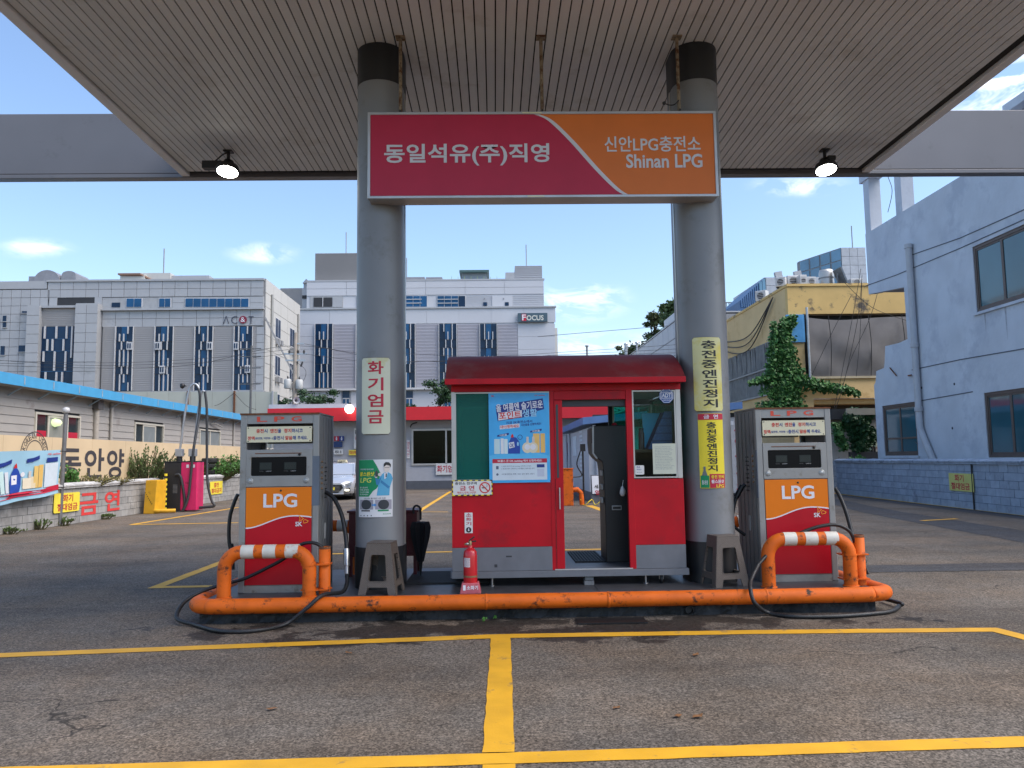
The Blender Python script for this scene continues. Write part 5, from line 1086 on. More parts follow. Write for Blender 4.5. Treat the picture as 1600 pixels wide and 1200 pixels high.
# yellow bollard cabinet with hazard strip
YB = pm('yellow_bollard', (.72,.38,.02), .5, var=.12, dirt=(.45,.22,.02), dscale=5, dthr=.6)
gy = gnd(236, 803); t = thing('yellow_bollard_box', 'tall yellow metal guard box left of the pink machine', 'bollard', (gy.x, gy.y+.25, 0)); Yv = t.location.y; zt = at(238,750,Yv).z; hw = .26
MB().hexa([(-hw,-.2,0),(hw*.35,-.25,0),(hw*.9,.2,0),(-hw*.5,.25,0),(-hw*.8,-.2,zt),(hw*.6,-.25,zt),(hw*1.0,.2,zt),(-hw*.4,.25,zt)]).build('box', YB, t, .015); MB().tube([(hw*.3,-.2,.09),(hw*.9,-.25,.08),(hw*2.6,-.1,.08)], .06, 10).build('foot_pipe', YB, t)
for k in range(7): MB().box(-hw*.8+k*.035, -hw*.8+k*.035+.02, -.245, -.236, .62-k*.055, .65-k*.055).build('hazard_mark', BLKI, t)
t = thing('hazard_post', 'striped yellow and black spring post between the yellow box and the pink machine', 'post', (gnd(260,800).x, gnd(260,800).y-.12, 0))
for k in range(16): MB().lathe([(.05,k*.075),(.05,k*.075+.072)], 10).build('ring', YELI if k % 2 else BLKI, t)
# tyres
TY = pm('tyre_rubber', (.014,.014,.015), .75, bump=.4, bscale=30)
def tyre(lab, loc, r=.33, w=.21, rot=None):
    pr_ = [(r*.62,-w*.42),(r*.82,-w*.5),(r*.95,-w*.42),(r,-w*.2),(r*.985,-w*.03),(r*.985,w*.03),(r,w*.2),(r*.95,w*.42),(r*.82,w*.5),(r*.62,w*.42),(r*.56,0),(r*.62,-w*.42)]
    o = MB().lathe(pr_, 28, cap=False).build('tyre', TY); o.location = loc; tag(o, lab, 'tyre', 'old tyres behind the left wall')
    if rot: o.rotation_euler = rot
ty = atx(330, 705, -11.38); Y0 = ty.y
for k in range(4): tyre(('lowest', 'second lowest', 'second highest', 'topmost')[k] + ' tyre of the left stack behind the wall', (-11.38+U(-.03,.03), Y0+U(-.04,.04), .93+k*.225))
for k in range(3): tyre(('lowest', 'middle', 'topmost')[k] + ' tyre of the right stack half hidden by leaves', (-11.38+U(-.03,.03), Y0+2.6+U(-.05,.05), .93+k*.235))
MB_ = None
tl = MB().box(-11.76, -11.05, Y0-.6, Y0+3.4, .0, .80).build('soil_bed', pm('soil', (.05,.035,.022), .95, bump=.5)); struct(tl)
# ------------------------------------------------------------------ shrubs and weeds
def leafmat(name, col, var=.35):
    if name in MATS: return MATS[name]
    m = pm(name, col, .55, var=var, scale=7); b = m.node_tree.nodes['Principled BSDF']; b.inputs['Subsurface Weight'].default_value = 0
    return m
def leaf(b, p, s, d=None, asp=.45):
    d = Vector((U(-1,1), U(-1,1), U(-.5,1))).normalized() if d is None else d
    q = Vector((U(-1,1), U(-1,1), U(-1,1))); q = (q - d*q.dot(d)).normalized()*s*asp; p = Vector(p)
    b.add([p, p+d*s*.5+q, p+d*s, p+d*s*.5-q], [(0,1,2,3)])
def shrub(lab, loc, w, h, dpt, mat, n, s, upright=.6, twig=True, cat_='shrub', group=None):
    t = thing('shrub' if cat_ == 'shrub' else cat_, lab, cat_, loc, group=group); st = MB(); b = MB()
    for k in range(n):
        a = U(0, 6.28); rr = sqrt(R()); top = Vector((cos(a)*rr*w/2, sin(a)*rr*dpt/2, h*U(.55,1)*(1-.35*rr))); base = Vector((top.x*.35, top.y*.35, 0))
        mid = base.lerp(top, .5)+Vector((U(-.05,.05), U(-.05,.05), .04)); st.tube([base, mid, top], [.012,.009,.004], 4, False)
        for j in range(14):
            f = U(.25, 1); p = base.lerp(mid, f*2) if f < .5 else mid.lerp(top, f*2-1); d = Vector((U(-1,1), U(-1,1), U(-.2,1)+upright)).normalized(); leaf(b, p, s*U(.6,1.3), d, .3)
    b.build('foliage', mat, t); st.build('stem', pm('twig', (.10,.09,.04), .8), t)
LG = leafmat('leaf_olive', (.10,.15,.045)); LG2 = leafmat('leaf_bright', (.07,.19,.035)); LG3 = leafmat('leaf_dark', (.03,.075,.025)); LGY = leafmat('leaf_dry', (.24,.22,.08))
ps = atx(237, 745, -11.1); shrub('tall feathery green bush behind the wall beside the pink machine', (-11.35, ps.y, .8), 2.6, 1.5, .6, LG, 170, .085, 1.4)
ps = atx(280, 745, -11.1); shrub('sparse feathery shrub right behind the pink machine', (-11.35, ps.y, .85), 2.2, 1.0, .5, LG, 50, .08, 1.2)
ps = atx(345, 740, -11.1); shrub('leafy bright green bush among the stacked tyres', (-11.3, ps.y-.4, .8), 3.2, 1.1, .6, LG2, 220, .10, .2); ps = atx(372, 735, -11.1); shrub('leafy green bush at the far end of the tyre stacks', (-11.3, ps.y, .8), 3.5, 1.25, .6, LG2, 220, .11, .2)
ps = atx(107, 750, -11.3); shrub('broad leaved plant growing behind the flag pole', (-11.3, ps.y, .85), .6, .75, .4, LG2, 26, .10, .4, cat_='plant')
ps = atx(140, 752, -11.1); shrub('low dry grass tuft under the dark letters', (-11.3, ps.y, .85), 2.2, .50, .3, LGY, 50, .05, 2, cat_='plant'); ps = atx(172, 752, -11.1); shrub('low dry weeds right of the dry grass tuft', (-11.3, ps.y, .85), 2.0, .42, .3, LGY, 40, .05, 2, cat_='plant')
for (u, v, w_, h_, lab) in ((48,828,.5,.42,'tall weed tuft at the foot of the left wall'), (20,835,.9,.2,'low weeds along the near wall foot'), (150,812,.5,.22,'small weed below the red painted letters'), (95,822,.5,.3,'weed at the foot of the banner pole')):
    g = gnd(u, v); shrub(lab, (-10.72, g.y, 0), w_*1.2, h_*.75, .12, LG, 22, .055, 1.6, cat_='plant')
# ================================================================== far buildings
PNL = pm('cladding_panel', (.40,.405,.415), .45, .15, var=.03, rnd=.03, dirt=(.32,.325,.33), dscale=.5, dthr=.6); PWH = pm('cladding_white', (.52,.53,.56), .45, var=.04, rnd=.02, scale=.3); SDG = pm('ribbed_siding', (.42,.41,.41), .5, .1, var=.04, scale=.5); SDL = pm('ribbed_siding_lilac', (.40,.39,.43), .5, .1, var=.04, scale=.5)
BGL = pm('blue_window_glass', (.007,.026,.065), .15, var=.5, scale=.35, spec=.28); BGL2 = pm('blue_window_glass_pale', (.012,.075,.18), .15, var=.4, scale=.5, spec=.28); DRK = pm('deep_recess', (.03,.032,.036), .7); FIN = pm('white_fin', (.54,.54,.55), .5, var=.02); JNT = pm('panel_joint', (.25,.255,.265), .8); PBE = pm('cladding_beige_and_sunlit', (.50,.49,.46), .5, var=.03, rnd=.03)
def bld(name, lab, Y, u0, u1): 
    x = at((u0+u1)/2, 700, Y).x; return thing(name, lab, 'building', (x, Y, 0))
class FB:          # facade builder in the plane Y, pixel rectangles -> boxes on that plane
    def __init__(s, t): s.t = t; s.Y = t.location.y; s.x = t.location.x
    def r(s, u0, v0, u1, v1): a, b, c, d = rect(u0, v0, u1, v1, s.Y); return a-s.x, b-s.x, max(0, c), d
    def box(s, name, mat, u0, v0, u1, v1, y0=0, y1=.1, par=None):
        a, b, c, d = s.r(u0, v0, u1, v1); o = MB().box(a, b, y0, y1, c, d).build(name, mat, par or s.t); return o
    def panels(s, mat, u0, v0, u1, v1, nx, nz, y=-.05, g=.028, name='panel'):
        a, b, c, d = s.r(u0, v0, u1, v1); w_, h_ = (b-a)/nx, (d-c)/nz
        q = MB().box(g/2, w_-g/2, 0, .06, g/2, h_-g/2); me = bpy.data.meshes.new(name); me.from_pydata(q.v, [], q.f); me.materials.append(mat)
        for i in range(nx):
            for k in range(nz): o = bpy.data.objects.new(name, me); COL.objects.link(o); o.parent = s.t; o.location = (a+i*w_, y, c+k*h_)
    def siding(s, mat, u0, v0, u1, v1, n, y=-.06):
        a, b, c, d = s.r(u0, v0, u1, v1); q = MB(); h_ = (d-c)/n
        for k in range(n): z = c+k*h_; q.add([(a,y,z),(b,y,z),(b,y-.05,z+h_*.78),(a,y-.05,z+h_*.78),(b,y,z+h_*.80),(a,y,z+h_*.80),(b,y,z+h_),(a,y,z+h_)], [(0,1,2,3),(3,2,4,5),(5,4,6,7)])
        return q.build('siding', mat, s.t)
    def strip(s, u0, u1, v0, v1, bands, seed, white=()):
        """tall window strip: glass panes floor by floor, white fins of uneven height"""
        rnd = random.Random(seed); wn = s.box('window', DRK, u0, v0, u1, v1, -.02, .05)
        for (a, b, pale) in bands: 
            aa, bb, c, d = s.r(u0, a, u1, b); n = 3
            for i in range(n): MB().box(aa+(bb-aa)*i/n+.02, aa+(bb-aa)*(i+1)/n-.02, -.05, -.03, c+.03, d-.03).build('pane', BGL2 if pale and i == 1 else BGL, wn)
        for u in (u0, u1): aa, bb, c, d = s.r(u-.42, v0, u+.42, v1); MB().box(aa, bb, -.22, .0, c, d).build('fin', FIN, s.t)
        for bi, (a, b, pale) in enumerate(bands):
            fr_ = (.27,.5,.74) if bi % 2 == 0 else (.38,.70)
            for i, f in enumerate(fr_):
                uu = u0+(u1-u0)*f; h_ = b-a; lo, hi = (a, b) if bi % 2 else rnd.choice(((a,b),(a+h_*.5,b),(a,a+h_*.5),(a,b)))
                if bi == 0 and i == 1: lo, hi = a+h_*.5, b
                aa, bb, c, d = s.r(uu-.6, lo, uu+.6, hi); MB().box(aa, bb, -.2, -.05, c, d).build('fin', FIN, s.t)
    def whitewin(s, u, v): 
        q = s.box('casement', FIN, u-4, v-6, u+4, v+6, -.26, -.06)
        for e in (-1.7, 1.7): s.box('pane', BGL, u+e-1, v-4, u+e+1, v+4, -.28, -.26, s.t)
# --- grey panelled building on the left
Y1 = 62.0
t = bld('office_block', 'grey panelled office block with dark red round letter sign, far left', Y1, -60, 412); f = FB(t)
a, b, c, d = f.r(-120, 437, 412, 720); xR = b
xs = at(462, 620, 72).x - t.location.x
a74 = f.r(74,450,75,460)[0]
MB().box(a74, b, .12, 11, 0, d).build('core', JNT, t)
zl = f.r(0,440,75,500)[3]
MB().box(a, a74-.01, .12, 11, 0, zl).build('core', JNT, t)
f.panels(PNL, 75, 439, 412, 464, 17, 2); f.box('parapet_cap', PNL, 74, 436.5, 413, 439.5, -.15, .3)
f.panels(PNL, -60, 453, 75, 620, 9, 13); f.box('parapet_cap', PNL, -60, 440, 74, 452, -.08, .3)
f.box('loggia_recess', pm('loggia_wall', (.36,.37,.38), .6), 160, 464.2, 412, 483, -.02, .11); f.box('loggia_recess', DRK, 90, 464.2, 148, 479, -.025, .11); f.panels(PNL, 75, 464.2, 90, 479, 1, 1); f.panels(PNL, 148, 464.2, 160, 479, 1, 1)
for (u0, u1, n) in ((198,222,2), (249,267,2), (290,389,8)):
    wn = f.box('window', FIN, u0-.8, 466, u1+.8, 480.5, -.06, -.02)
    for i in range(n): f.box('pane', BGL2, u0+(u1-u0)*i/n+.5, 466.8, u0+(u1-u0)*(i+1)/n-.5, 479.8, -.09, -.061)
f.box('window', BGL, 175, 473, 188, 480, -.06, -.02); f.panels(PNL, 270, 464.2, 288, 482, 1, 2); f.panels(PNL, 391, 464.2, 412, 482, 1, 2)
f.box('string_course', PNL, 160, 482.5, 413, 485, -.3, .05); f.panels(PNL, 160, 485, 412, 510, 12, 2)
strips = [(180.5,208.5), (242,271), (304.5,333), (366,395)]; prev = 160
bands = [(510,534,1), (534,547,0), (547,573,1), (573,585,0), (585,611,1)]
for i, (u0, u1) in enumerate(strips):
    f.siding(SDG, prev, 510.5, u0-1, 611, 30); f.strip(u0, u1, 510.5, 611, bands, 3+i); prev = u1+1
f.siding(SDG, prev, 510.5, 400, 611, 30); f.panels(PNL, 400, 510.5, 412, 611, 1, 8)
for u, v in ((204,541), (248,541), (329,541), (370,541), (255,578), (388,577)): f.whitewin(u, v)
f.box('ledge', PNL, 160, 611, 413, 614, -.2, .05)
# entrance towers
for u0, u1, vt in ((48,68,481), (123,158,478)): f.panels(PNL, u0, vt, u1, 612, 1 if u1-u0 < 25 else 2, 9, -.75); f.box('tower_core', PNL, u0+.3, vt-1.5, u1-.3, 612, -.68, .1)
f.siding(SDG, 68, 483, 123, 511, 10, -.3); f.box('tower_bridge', PNL, 66, 479.5, 124, 483, -.6, .1); f.box('glass_core', BGL, 67, 511, 118, 600, -.28, .1)
for u, v0, v1 in ((74,511,530),(92,511,530),(108,511,530),(116,511,560),(78,531,549),(86,531,549),(103,531,549),(72,550,566),(89,550,580),(106,550,580),(75,582,596),(92,582,596),(101,582,598)): f.box('fin', FIN, u-1, v0, u+1, v1, -.42, -.28)
for v in (530.5, 549.5, 581): f.box('transom', BGL2, 67.5, v-.5, 118, v+.5, -.31, -.282)
for u, v, w_, h_ in ((8,498,5,9),(8,508,5,8),(40,488,9,3),(37,545,14,10),(5,548,6,14)): wn = f.box('window', BGL, u-w_/2, v-h_/2, u+w_/2, v+h_/2, -.1, -.02); f.box('window_sill', PNL, u-w_/2-1, v+h_/2, u+w_/2+1, v+h_/2+1, -.16, -.02)
# side wall facing right; its warm sunlight is painted in as lighter beige panels
sw = MB(); zz = d; L_ = 11.0
for k in range(13):
    for j in range(5):
        y0, y1 = .13+j*L_/5, .13+(j+1)*L_/5; z0, z1 = zz-(k+1)*1.13, zz-k*1.13
        if z0 > 0: o = MB().box(xR+.0, xR+.05, y0+.02, y1-.02, z0+.02, z1-.02).build('side_panel', PBE, t)
for j, y in enumerate((3.6, 8.2)):
    for k in range(4):
        z = zz-2.6-k*3.15-.4*j*.2; wn = MB().box(xR+.03, xR+.09, y-.75, y+.75, z-1.7, z).build('window', FIN, t)
        for e in (-.38, .38): MB().box(xR+.09, xR+.11, y+e-.3, y+e+.3, z-1.62, z-.08).build('pane', BGL, wn); MB().box(xR+.05, xR+.4, y+e-.22, y+e+.22, z-2.25, z-1.85).build('air_unit', JNT, wn)
for y in (1.6, 10.2): MB().tube([(xR+.15,y,0),(xR+.15,y,zz-1)], .1, 8).build('downpipe', pm('pipe_grey_far', (.30,.30,.29), .6), t)
MB().bar((xR+.1,-.2,zz-3.2),(xR+2.2,.5,zz-7.6),.12).build('brace_cable', JNT, t)
# letters: A C (round &) T
NAVL = pm('far_letter_dark', (.05,.06,.09), .5); MAR = pm('far_letter_maroon', (.22,.015,.04), .5)
for ch, u0, u1 in (('Λ',349.5,359), ('C',362,372), ('T',389,397)): a, b_, c, d_ = f.r(u0, 494.5, u1, 506.5); text(ch, a, b_, c, d_, -.14, NAVL, t, .0)
a, b_, c, d_ = f.r(374.5, 494, 386.5, 506); MB().prism(ell((a+b_)/2, (c+d_)/2, (b_-a)/2, n=24), -.16, -.1).build('round_emblem', MAR, t); text('&', a+.13, b_-.13, c+.12, d_-.12, -.175, WHT, t, .0)
# roof things
f.box('penthouse', PBE, 186, 422, 258, 437, 1, 6); f.box('penthouse', PNL, 257, 425, 318, 437, 1.2, 6); f.box('roof_hut', PBE, 184, 427, 222, 437, .4, 1.2); a, b_, c, d_ = f.r(182, 425, 233, 428); MB().hexa([(a,.2,c),(b_-.8,.2,c),(b_,1,c-.4),(a,1,c),(a,.2,c+.12),(b_-.8,.2,c+.12),(b_,1,c-.3),(a,1,c+.12)]).build('hut_roof', pm('hut_roof_brown', (.25,.15,.11), .7), t)
a, b_, c, d_ = f.r(236,420,242,421); MB().tube([((a+b_)/2,2,c-1),((a+b_)/2,2,f.r(238,378,240,379)[3])], .05, 6).build('mast', JNT, t)
t2 = thing('roof_duct', 'rounded grey ventilation ducts on the far left roof', 'duct', (t.location.x, Y1, 0)); f2 = FB(t2); DUC = pm('duct_grey', (.27,.27,.29), .5, .3)
a, b_, c, d_ = f2.r(33,427,86,440); MB().box(a, b_, 1, 3, c-.5, d_).build('duct_box', DUC, t2); a, b_, c, d_ = f2.r(44,418,84,440); 
MB().prism([(a,c)]+[((a+b_)/2-(b_-a)/2*cos(pi*k/12), (c+.3)+(d_-c-.3)*sin(pi*k/12)) for k in range(13)]+[(b_,c)], .8, 3.2).build('duct_drum', DUC, t2); a, b_, c, d_ = f2.r(86,419,109,440); MB().prism([(a,c-.4)]+[((a+b_)/2-(b_-a)/2*cos(pi*k/12), (c+.5)+(d_-c-.5)*sin(pi*k/12)**.5) for k in range(13)]+[(b_,c-.4)], .9, 3).build('duct_drum', DUC, t2)
# --- white building in the middle
Y2 = 78.0
t = bld('white_office_block', 'white office block with tall blue window strips and a small blue-grey sign', Y2, 464, 868); f = FB(t)
a, b, c, d = f.r(440, 481, 868, 720); MB().box(a, b, .1, 14, 0, d).build('core', PWH, t); a2, b2, c2, d2 = f.r(478, 437, 850, 482); MB().box(a2, b2, .35, 13, d-.05, d2).build('upper_core', PWH, t)
f.box('roof_cap', PNL, 477.5, 435.6, 851, 438, .25, .6); f.box('parapet_cap', PNL, 440, 480, 869, 482.5, -.1, .3)
f.panels(PWH, 478, 438, 850, 460, 6, 2, .28, .03); f.panels(PWH, 464, 482.5, 868, 505.5, 8, 1, .03, .02); f.panels(PWH, 464, 506, 491, 606, 1, 5, .03, .02); f.panels(PWH, 809.5, 506, 868, 606, 1, 5, .03, .02)
f.siding(PWH, 727, 461, 850, 479.5, 6, .33); f.box('loggia_recess', pm('loggia_wall', (.36,.37,.38), .6), 483, 462, 535, 479.5, .3, .36)
for (u0, u1, n, hz_) in ((634,667,3,1), (683,727,4,1), (557,562,1,0)):
    wn = f.box('window', FIN, u0-.6, 461, u1+.6, 479, .26, .36)
    for i in range(n): f.box('pane', BGL2 if i < 3 else BGL, u0+(u1-u0)*i/n+.4, 461.7, u0+(u1-u0)*(i+1)/n-.4, 478.4, .23, .262)
    if hz_:
        for v in (467, 473): f.box('rail', FIN, u0, v-.5, u0+(u1-u0)*.75, v+.5, .16, .22)
wn = f.box('window', DRK, 489, 464, 518, 478.5, .26, .36); f.box('mullion', FIN, 503, 464, 504, 478.5, .22, .26); f.box('recess_panel', PNL, 519, 463, 534, 479, .26, .34); f.box('recess_panel', PWH, 769, 461, 801, 478, .25, .34)
for u in (758, 792): f.box('window', BGL, u-3, 471.5, u+3, 477, .2, .34)
for u, v in ((757,466), (787,466)): f.box('wall_lamp', JNT, u-.8, v-.8, u+.8, v+.8, .2, .34)
bands = [(506,531,1), (531,544,0), (544,569,1), (569,582,0), (582,606,1)]; prev = 491
ST = [(492,520), (556.5,585), (621,649), (686,714), (750,777)]
for i, (u0, u1) in enumerate(ST):
    if i: f.siding(SDL, prev, 506, u0-1, 606, 20, .04)
    f.strip(u0, u1, 506, 606, bands, 20+i); prev = u1+1
f.siding(SDL, prev, 506, 809, 606, 20, .04); f.box('soffit_ledge', FIN, 440, 606, 869, 609, -.35, .1)
for u in (541, 640, 700): wn = f.box('window', BGL, u-6, 611, u+5, 622, -.02, .09); f.box('pane', BGL2, u-5, 623, u+4, 637, -.02, .09); f.box('frame', FIN, u-5.6, 622, u+4.6, 623.4, -.06, .09); f.box('frame', FIN, u-.8, 623, u+.3, 637, -.06, .09)
f.panels(PWH, 464, 609.5, 533, 640, 2, 1, .0, .03); f.panels(PWH, 548, 609.5, 632, 640, 2, 1, .0, .03)
sg = f.box('sign_board', pm('far_sign_slate', (.055,.10,.13), .5), 809, 490, 855, 503.5, -.35, -.05); a, b_, c, d_ = f.r(815,491.5,822,502.5); MB().box(a, b_, -.37, -.35, c, d_).build('sign_red_square', CRIM, t)
a, b_, c, d_ = f.r(815.5,492.5,821.5,501.5); text('F', a, b_, c, d_, -.385, WHT, t, .02); a, b_, c, d_ = f.r(822.5,493.5,849,501.5); text('OCUS', a, b_, c, d_, -.365, pm('far_sign_ivory', (.66,.66,.58), .5), t, .03)
a, b_, c, d_ = f.r(868,497,880.5,720); MB().box(a, b_, 6, 20, 0, d_).build('rear_wing', PBE, t)
MB().box(f.r(489,391,563,400)[0], f.r(489,391,563,400)[1], 1, 7, d2, f.r(489,391.5,563,400)[3]).build('plant_room', SDG, t); f.siding(SDG, 489, 392, 563, 436, 26, 1.0)
f.box('plant_room', PWH, 805, 411.5, 848, 437, 1, 6); f.siding(PWH, 805, 412, 848, 436, 8, 1.0); f.box('plant_room', PNL, 790, 422, 805, 437, 1, 5); f.box('plant_room', PNL, 425, 440, 478, 482, 3, 9); f.box('window', DRK, 461, 452, 477, 457, 2.9, 3); f.siding(SDG, 425, 441, 460, 481, 12, 3)
for u0, u1 in ((600,662), (664,690)): f.box('roof_unit', pm('unit_grey', (.25,.25,.27), .5), u0, 429.5, u1, 436, 1, 2.5)
f.box('pavilion', pm('pavilion_grey', (.22,.26,.30), .5), 721, 421, 760, 437, 1.5, 4); f.box('pavilion_roof', pm('pavilion_green', (.06,.12,.12), .5), 717, 418, 764, 421.5, 1, 4.6)
for k in range(8): u = 705+k*10.2; f.box('rail_post', pm('rail_lime', (.30,.40,.15), .5), u-.35, 429, u+.35, 437, .8, .86)
for u, v0, v1 in ((535,354,392), (823.5,374,412), (632,395,436)): a, b_, c, d_ = f.r(u-.4, v0, u+.4, v1); MB().tube([((a+b_)/2,2,c),((a+b_)/2,2,d_)], .045, 6).build('mast', JNT, t)
f.box('roof_vent', PNL, 463, 432, 473, 440, 3, 4.5); a, b_, c, d_ = f.r(462,425.5,474,432.5); MB().prism([(a,c),(b_,c),((a+b_)/2,d_)], 2.8, 4.6).build('vent_cap', PNL, t)
# --- cream hoarding wall, utility pole and wires
t = bld('cream_hoarding', 'cream sheet wall with rust streaks behind the workshop', 50, 225, 432); t['category'] = 'wall'; f = FB(t); CRW = pm('cream_sheet', (.42,.43,.37), .6, var=.08, scale=.8, dirt=(.30,.26,.18), dscale=1.1, dthr=.64)
for k in range(7): f.box('sheet', CRW, 195+k*34, 612, 195+k*34+33.7, 700, 0, .06)
for u in (293, 366, 426): f.box('post', RST if u != 426 else PNL, u-1.2, 611, u+1.2, 700, -.12, -.01)
POL = pm('pole_concrete', (.33,.28,.23), .8, var=.15); POY = 52.0
pu = at(459, 640, POY); t = thing('utility_pole', 'concrete utility pole with two transformers and crossarms', 'utility pole', (pu.x, POY, 0)); ox_ = pu.x
def up(u, v): p = at(u, v, POY); return Vector((p.x-ox_, 0, p.z))
MB().tube([(0,0,0), up(462,520)], [.19,.12], 10).build('shaft', POL, t)
for v, u0, u1 in ((553,444,480), (563,446,477), (537,461,475)): MB().bar(up(u0,v), up(u1,v), .1).build('crossarm', HG, t)
for u in (452, 466, 475): MB().lathe([(.05,0),(.09,.06),(.05,.12),(.09,.18),(.04,.26)], 8, tuple(up(u,553))).build('insulator', pm('insulator_dark', (.04,.035,.035), .3), t)
for u in (465, 473): MB().bar(up(u,565), up(u-3,573), .1).build('insulator', MATS['insulator_dark'], t)
for u, v in ((450.5,600), (468.5,601)): c = up(u, v); tr = MB().lathe([(.2,-.32),(.24,-.26),(.24,.24),(.18,.32)], 14, (c.x, -.15, c.z)).build('transformer', pm('transformer_grey', (.45,.45,.43), .5), t); MB().lathe([(.04,.3),(.07,.36),(.03,.52)], 8, (c.x,-.15,c.z)).build('bushing', MATS['insulator_dark'], tr)
t['group'] = 'utility poles'
pu = at(392, 600, POY-3); t = thing('utility_pole', 'slim dark pole with a ladder of short crossarms before the grey block', 'utility pole', (pu.x, POY-3, 0), group='utility poles'); MB().tube([(0,0,0),(0,0,at(392,540,POY-3).z)], .07, 8).build('shaft', pm('steel_dark_far', (.12,.12,.12), .5, .4), t)
for v in (545,557,575,600): z = at(392,v,POY-3).z; MB().bar((-.7,0,z),(.6,0,z),.06).build('crossarm', MATS['steel_dark_far'], t)
WIR = pm('wire_black', (.02,.02,.022), .6)
def wire(lab, pts, Y, r=.014, sag=.0):
    P = [at(u, v, Y) for u, v in pts]; c = P[0]; o = MB().tube([tuple(p-c) for p in cat(P, 6)], r, 5).build('overhead_wire', WIR); o.location = c; tag(o, lab, 'wire', 'overhead wires')
wire('upper overhead wire crossing both far office blocks', [(-40,570),(150,575),(300,570),(461,540),(640,565),(900,553),(1065,545)], POY)
wire('middle overhead wire from the far left to the utility pole', [(-40,562),(160,567),(320,560),(462,545)], POY, .012); wire('lower overhead wire from the far left to the utility pole', [(-40,560),(140,571),(330,565),(446,553)], POY-.2, .012)
wire('overhead wire sagging right of the utility pole across the white block', [(475,537),(560,552),(640,553),(760,557),(900,549),(1065,538)], POY-.3, .013); wire('lowest overhead wire sagging over the white block', [(475,553),(600,566),(760,561),(900,556),(1065,551)], POY-.5, .013)
wire('thin wire crossing the clouds left of the right column', [(840,526),(960,516),(1058,508)], POY+10, .02); wire('short slack wire looping under the transformers', [(462,565),(478,580),(470,600),(455,596)], POY-.1, .014)
wire('slack wire hung on the cream sheet wall', [(366,614),(345,630),(335,634)], 49.7, .014); wire('second slack wire on the cream sheet wall', [(366,614),(385,634),(400,640)], 49.6, .014)
# ================================================================== station office with red fascia
YO = 42.0
ORD = pm('office_red', (.60,.012,.02), .45, var=.05); OWH = pm('office_white', (.44,.44,.46), .6, var=.06, dirt=(.42,.42,.43), dscale=.8, dthr=.6); OGR = pm('office_dado', (.10,.105,.12), .6)
t = bld('station_office', 'single-storey white office with a long bright red fascia behind the booth', YO, 430, 950); f = FB(t)
f.box('fascia', ORD, 428, 637.5, 950, 657.5, -1.2, -1.0); a, b, c, d = f.r(428, 638, 950, 657); MB().box(a, b, -1.0, 8, d-.25, d-.02).build('roof', OWH, t); MB().box(a, b, -1.0, 0, c, c+.06).build('soffit', OGR, t)
a0, b0, c0, d0 = f.r(425, 632.5, 575, 640); MB().box(a0, b0, -.6, 8, c0, d0).build('roof_parapet', OWH, t)
WZ0, WZ1 = f.r(640,664,716,727)[2], f.r(640,664,716,727)[3]
xa, xb_, _, _ = f.r(643,668,724,726)
MB().prism([(a, .0), (b, 0), (b, c), (a, c)], 0, .2, [[(xa, WZ0), (xb_, WZ0), (xb_, WZ1-.2), (xa, WZ1-.2)]]).build('wall', OWH, t)
MB().box(a-.01, b+.01, -.03, -.001, 0, f.r(640,751,716,765)[3]).build('dado', OGR, t)
wn = MB().prism(rc(xa, xb_, WZ0, WZ1-.2), -.08, .05, [rc(xa+.1, xb_-.1, WZ0+.1, WZ1-.3)]).build('window', ALU, t); MB().box(xa+.1, xb_-.1, .0, .02, WZ0+.1, WZ1-.3).build('pane', glass('office_glass', (.28,.42,.38), .8), wn); MB().box(f.r(696,668,698.5,726)[0], f.r(696,668,698.5,726)[1], -.12, 0, WZ0+.05, WZ1-.25).build('mullion', ALU, wn)
MB().box(a, b, 3, 3.1, 0, c).build('inner_wall', pm('office_inner', (.14,.15,.14), .8), t)
for u0, v0, u1, v1, m_ in ((652,676,690,712,(.05,.06,.06)), (664,696,684,716,(.22,.24,.23)), (682,710,700,722,(.12,.20,.28))): a_, b_, c_, d_ = f.r(u0,v0,u1,v1); MB().box(a_, b_, 1.5, 1.9, c_, d_).build('desk_item', flat('office_item%d' % u0, m_), t)
# signs on the office
t2 = thing('fire_warning_board', 'long white board with red letters under the office window', 'sign', (0, YO-.1, 0)); f2 = FB(t2); f2.box('board', MATS['sticker_white'], 681, 724, 724, 741.5, -.02, 0); a_, b_, c_, d_ = f2.r(683,727,716,738); text('화기엄금', a_, b_, c_, d_, -.03, CRIM, t2, .02)
t2 = thing('restroom_sign', 'small red and navy restroom pictogram sign on the office wall', 'sign', (0, YO-.1, 0)); f2 = FB(t2); f2.box('red_half', CRIM, 522, 681.5, 530, 689, -.03, 0); f2.box('navy_half', NAVY, 530.2, 681.5, 537.5, 689, -.03, 0)
for u in (526, 534): a_, b_, c_, d_ = f2.r(u-2, 682.3, u+2, 688); MB().prism(ell((a_+b_)/2, d_-.035, .035, n=10), -.04, -.04).prism([((a_+b_)/2-.05, d_-.08), ((a_+b_)/2-.03,c_), ((a_+b_)/2+.03,c_), ((a_+b_)/2+.05,d_-.08)], -.04, -.04).build('figure_print', WHT, t2)
t2 = thing('blue_wall_panel', 'plain dark blue panel below the restroom sign', 'panel', (0, YO-.1, 0)); FB(t2).box('panel', pm('panel_blue', (.02,.05,.16), .5), 521.5, 690, 535, 699, -.02, 0)
t2 = thing('office_notice', 'white notice with black and red letters beside the restroom sign', 'sign', (0, YO-.1, 0)); f2 = FB(t2); f2.box('sheet', MATS['sticker_white'], 553, 669, 564, 701, -.02, 0); a_, b_, c_, d_ = f2.r(555,672,562,678); text('흡연', a_, b_, c_, d_, -.03, BLKI, t2, .02); a_, b_, c_, d_ = f2.r(555,681,562,687); text('금지', a_, b_, c_, d_, -.03, CRIM, t2, .02)
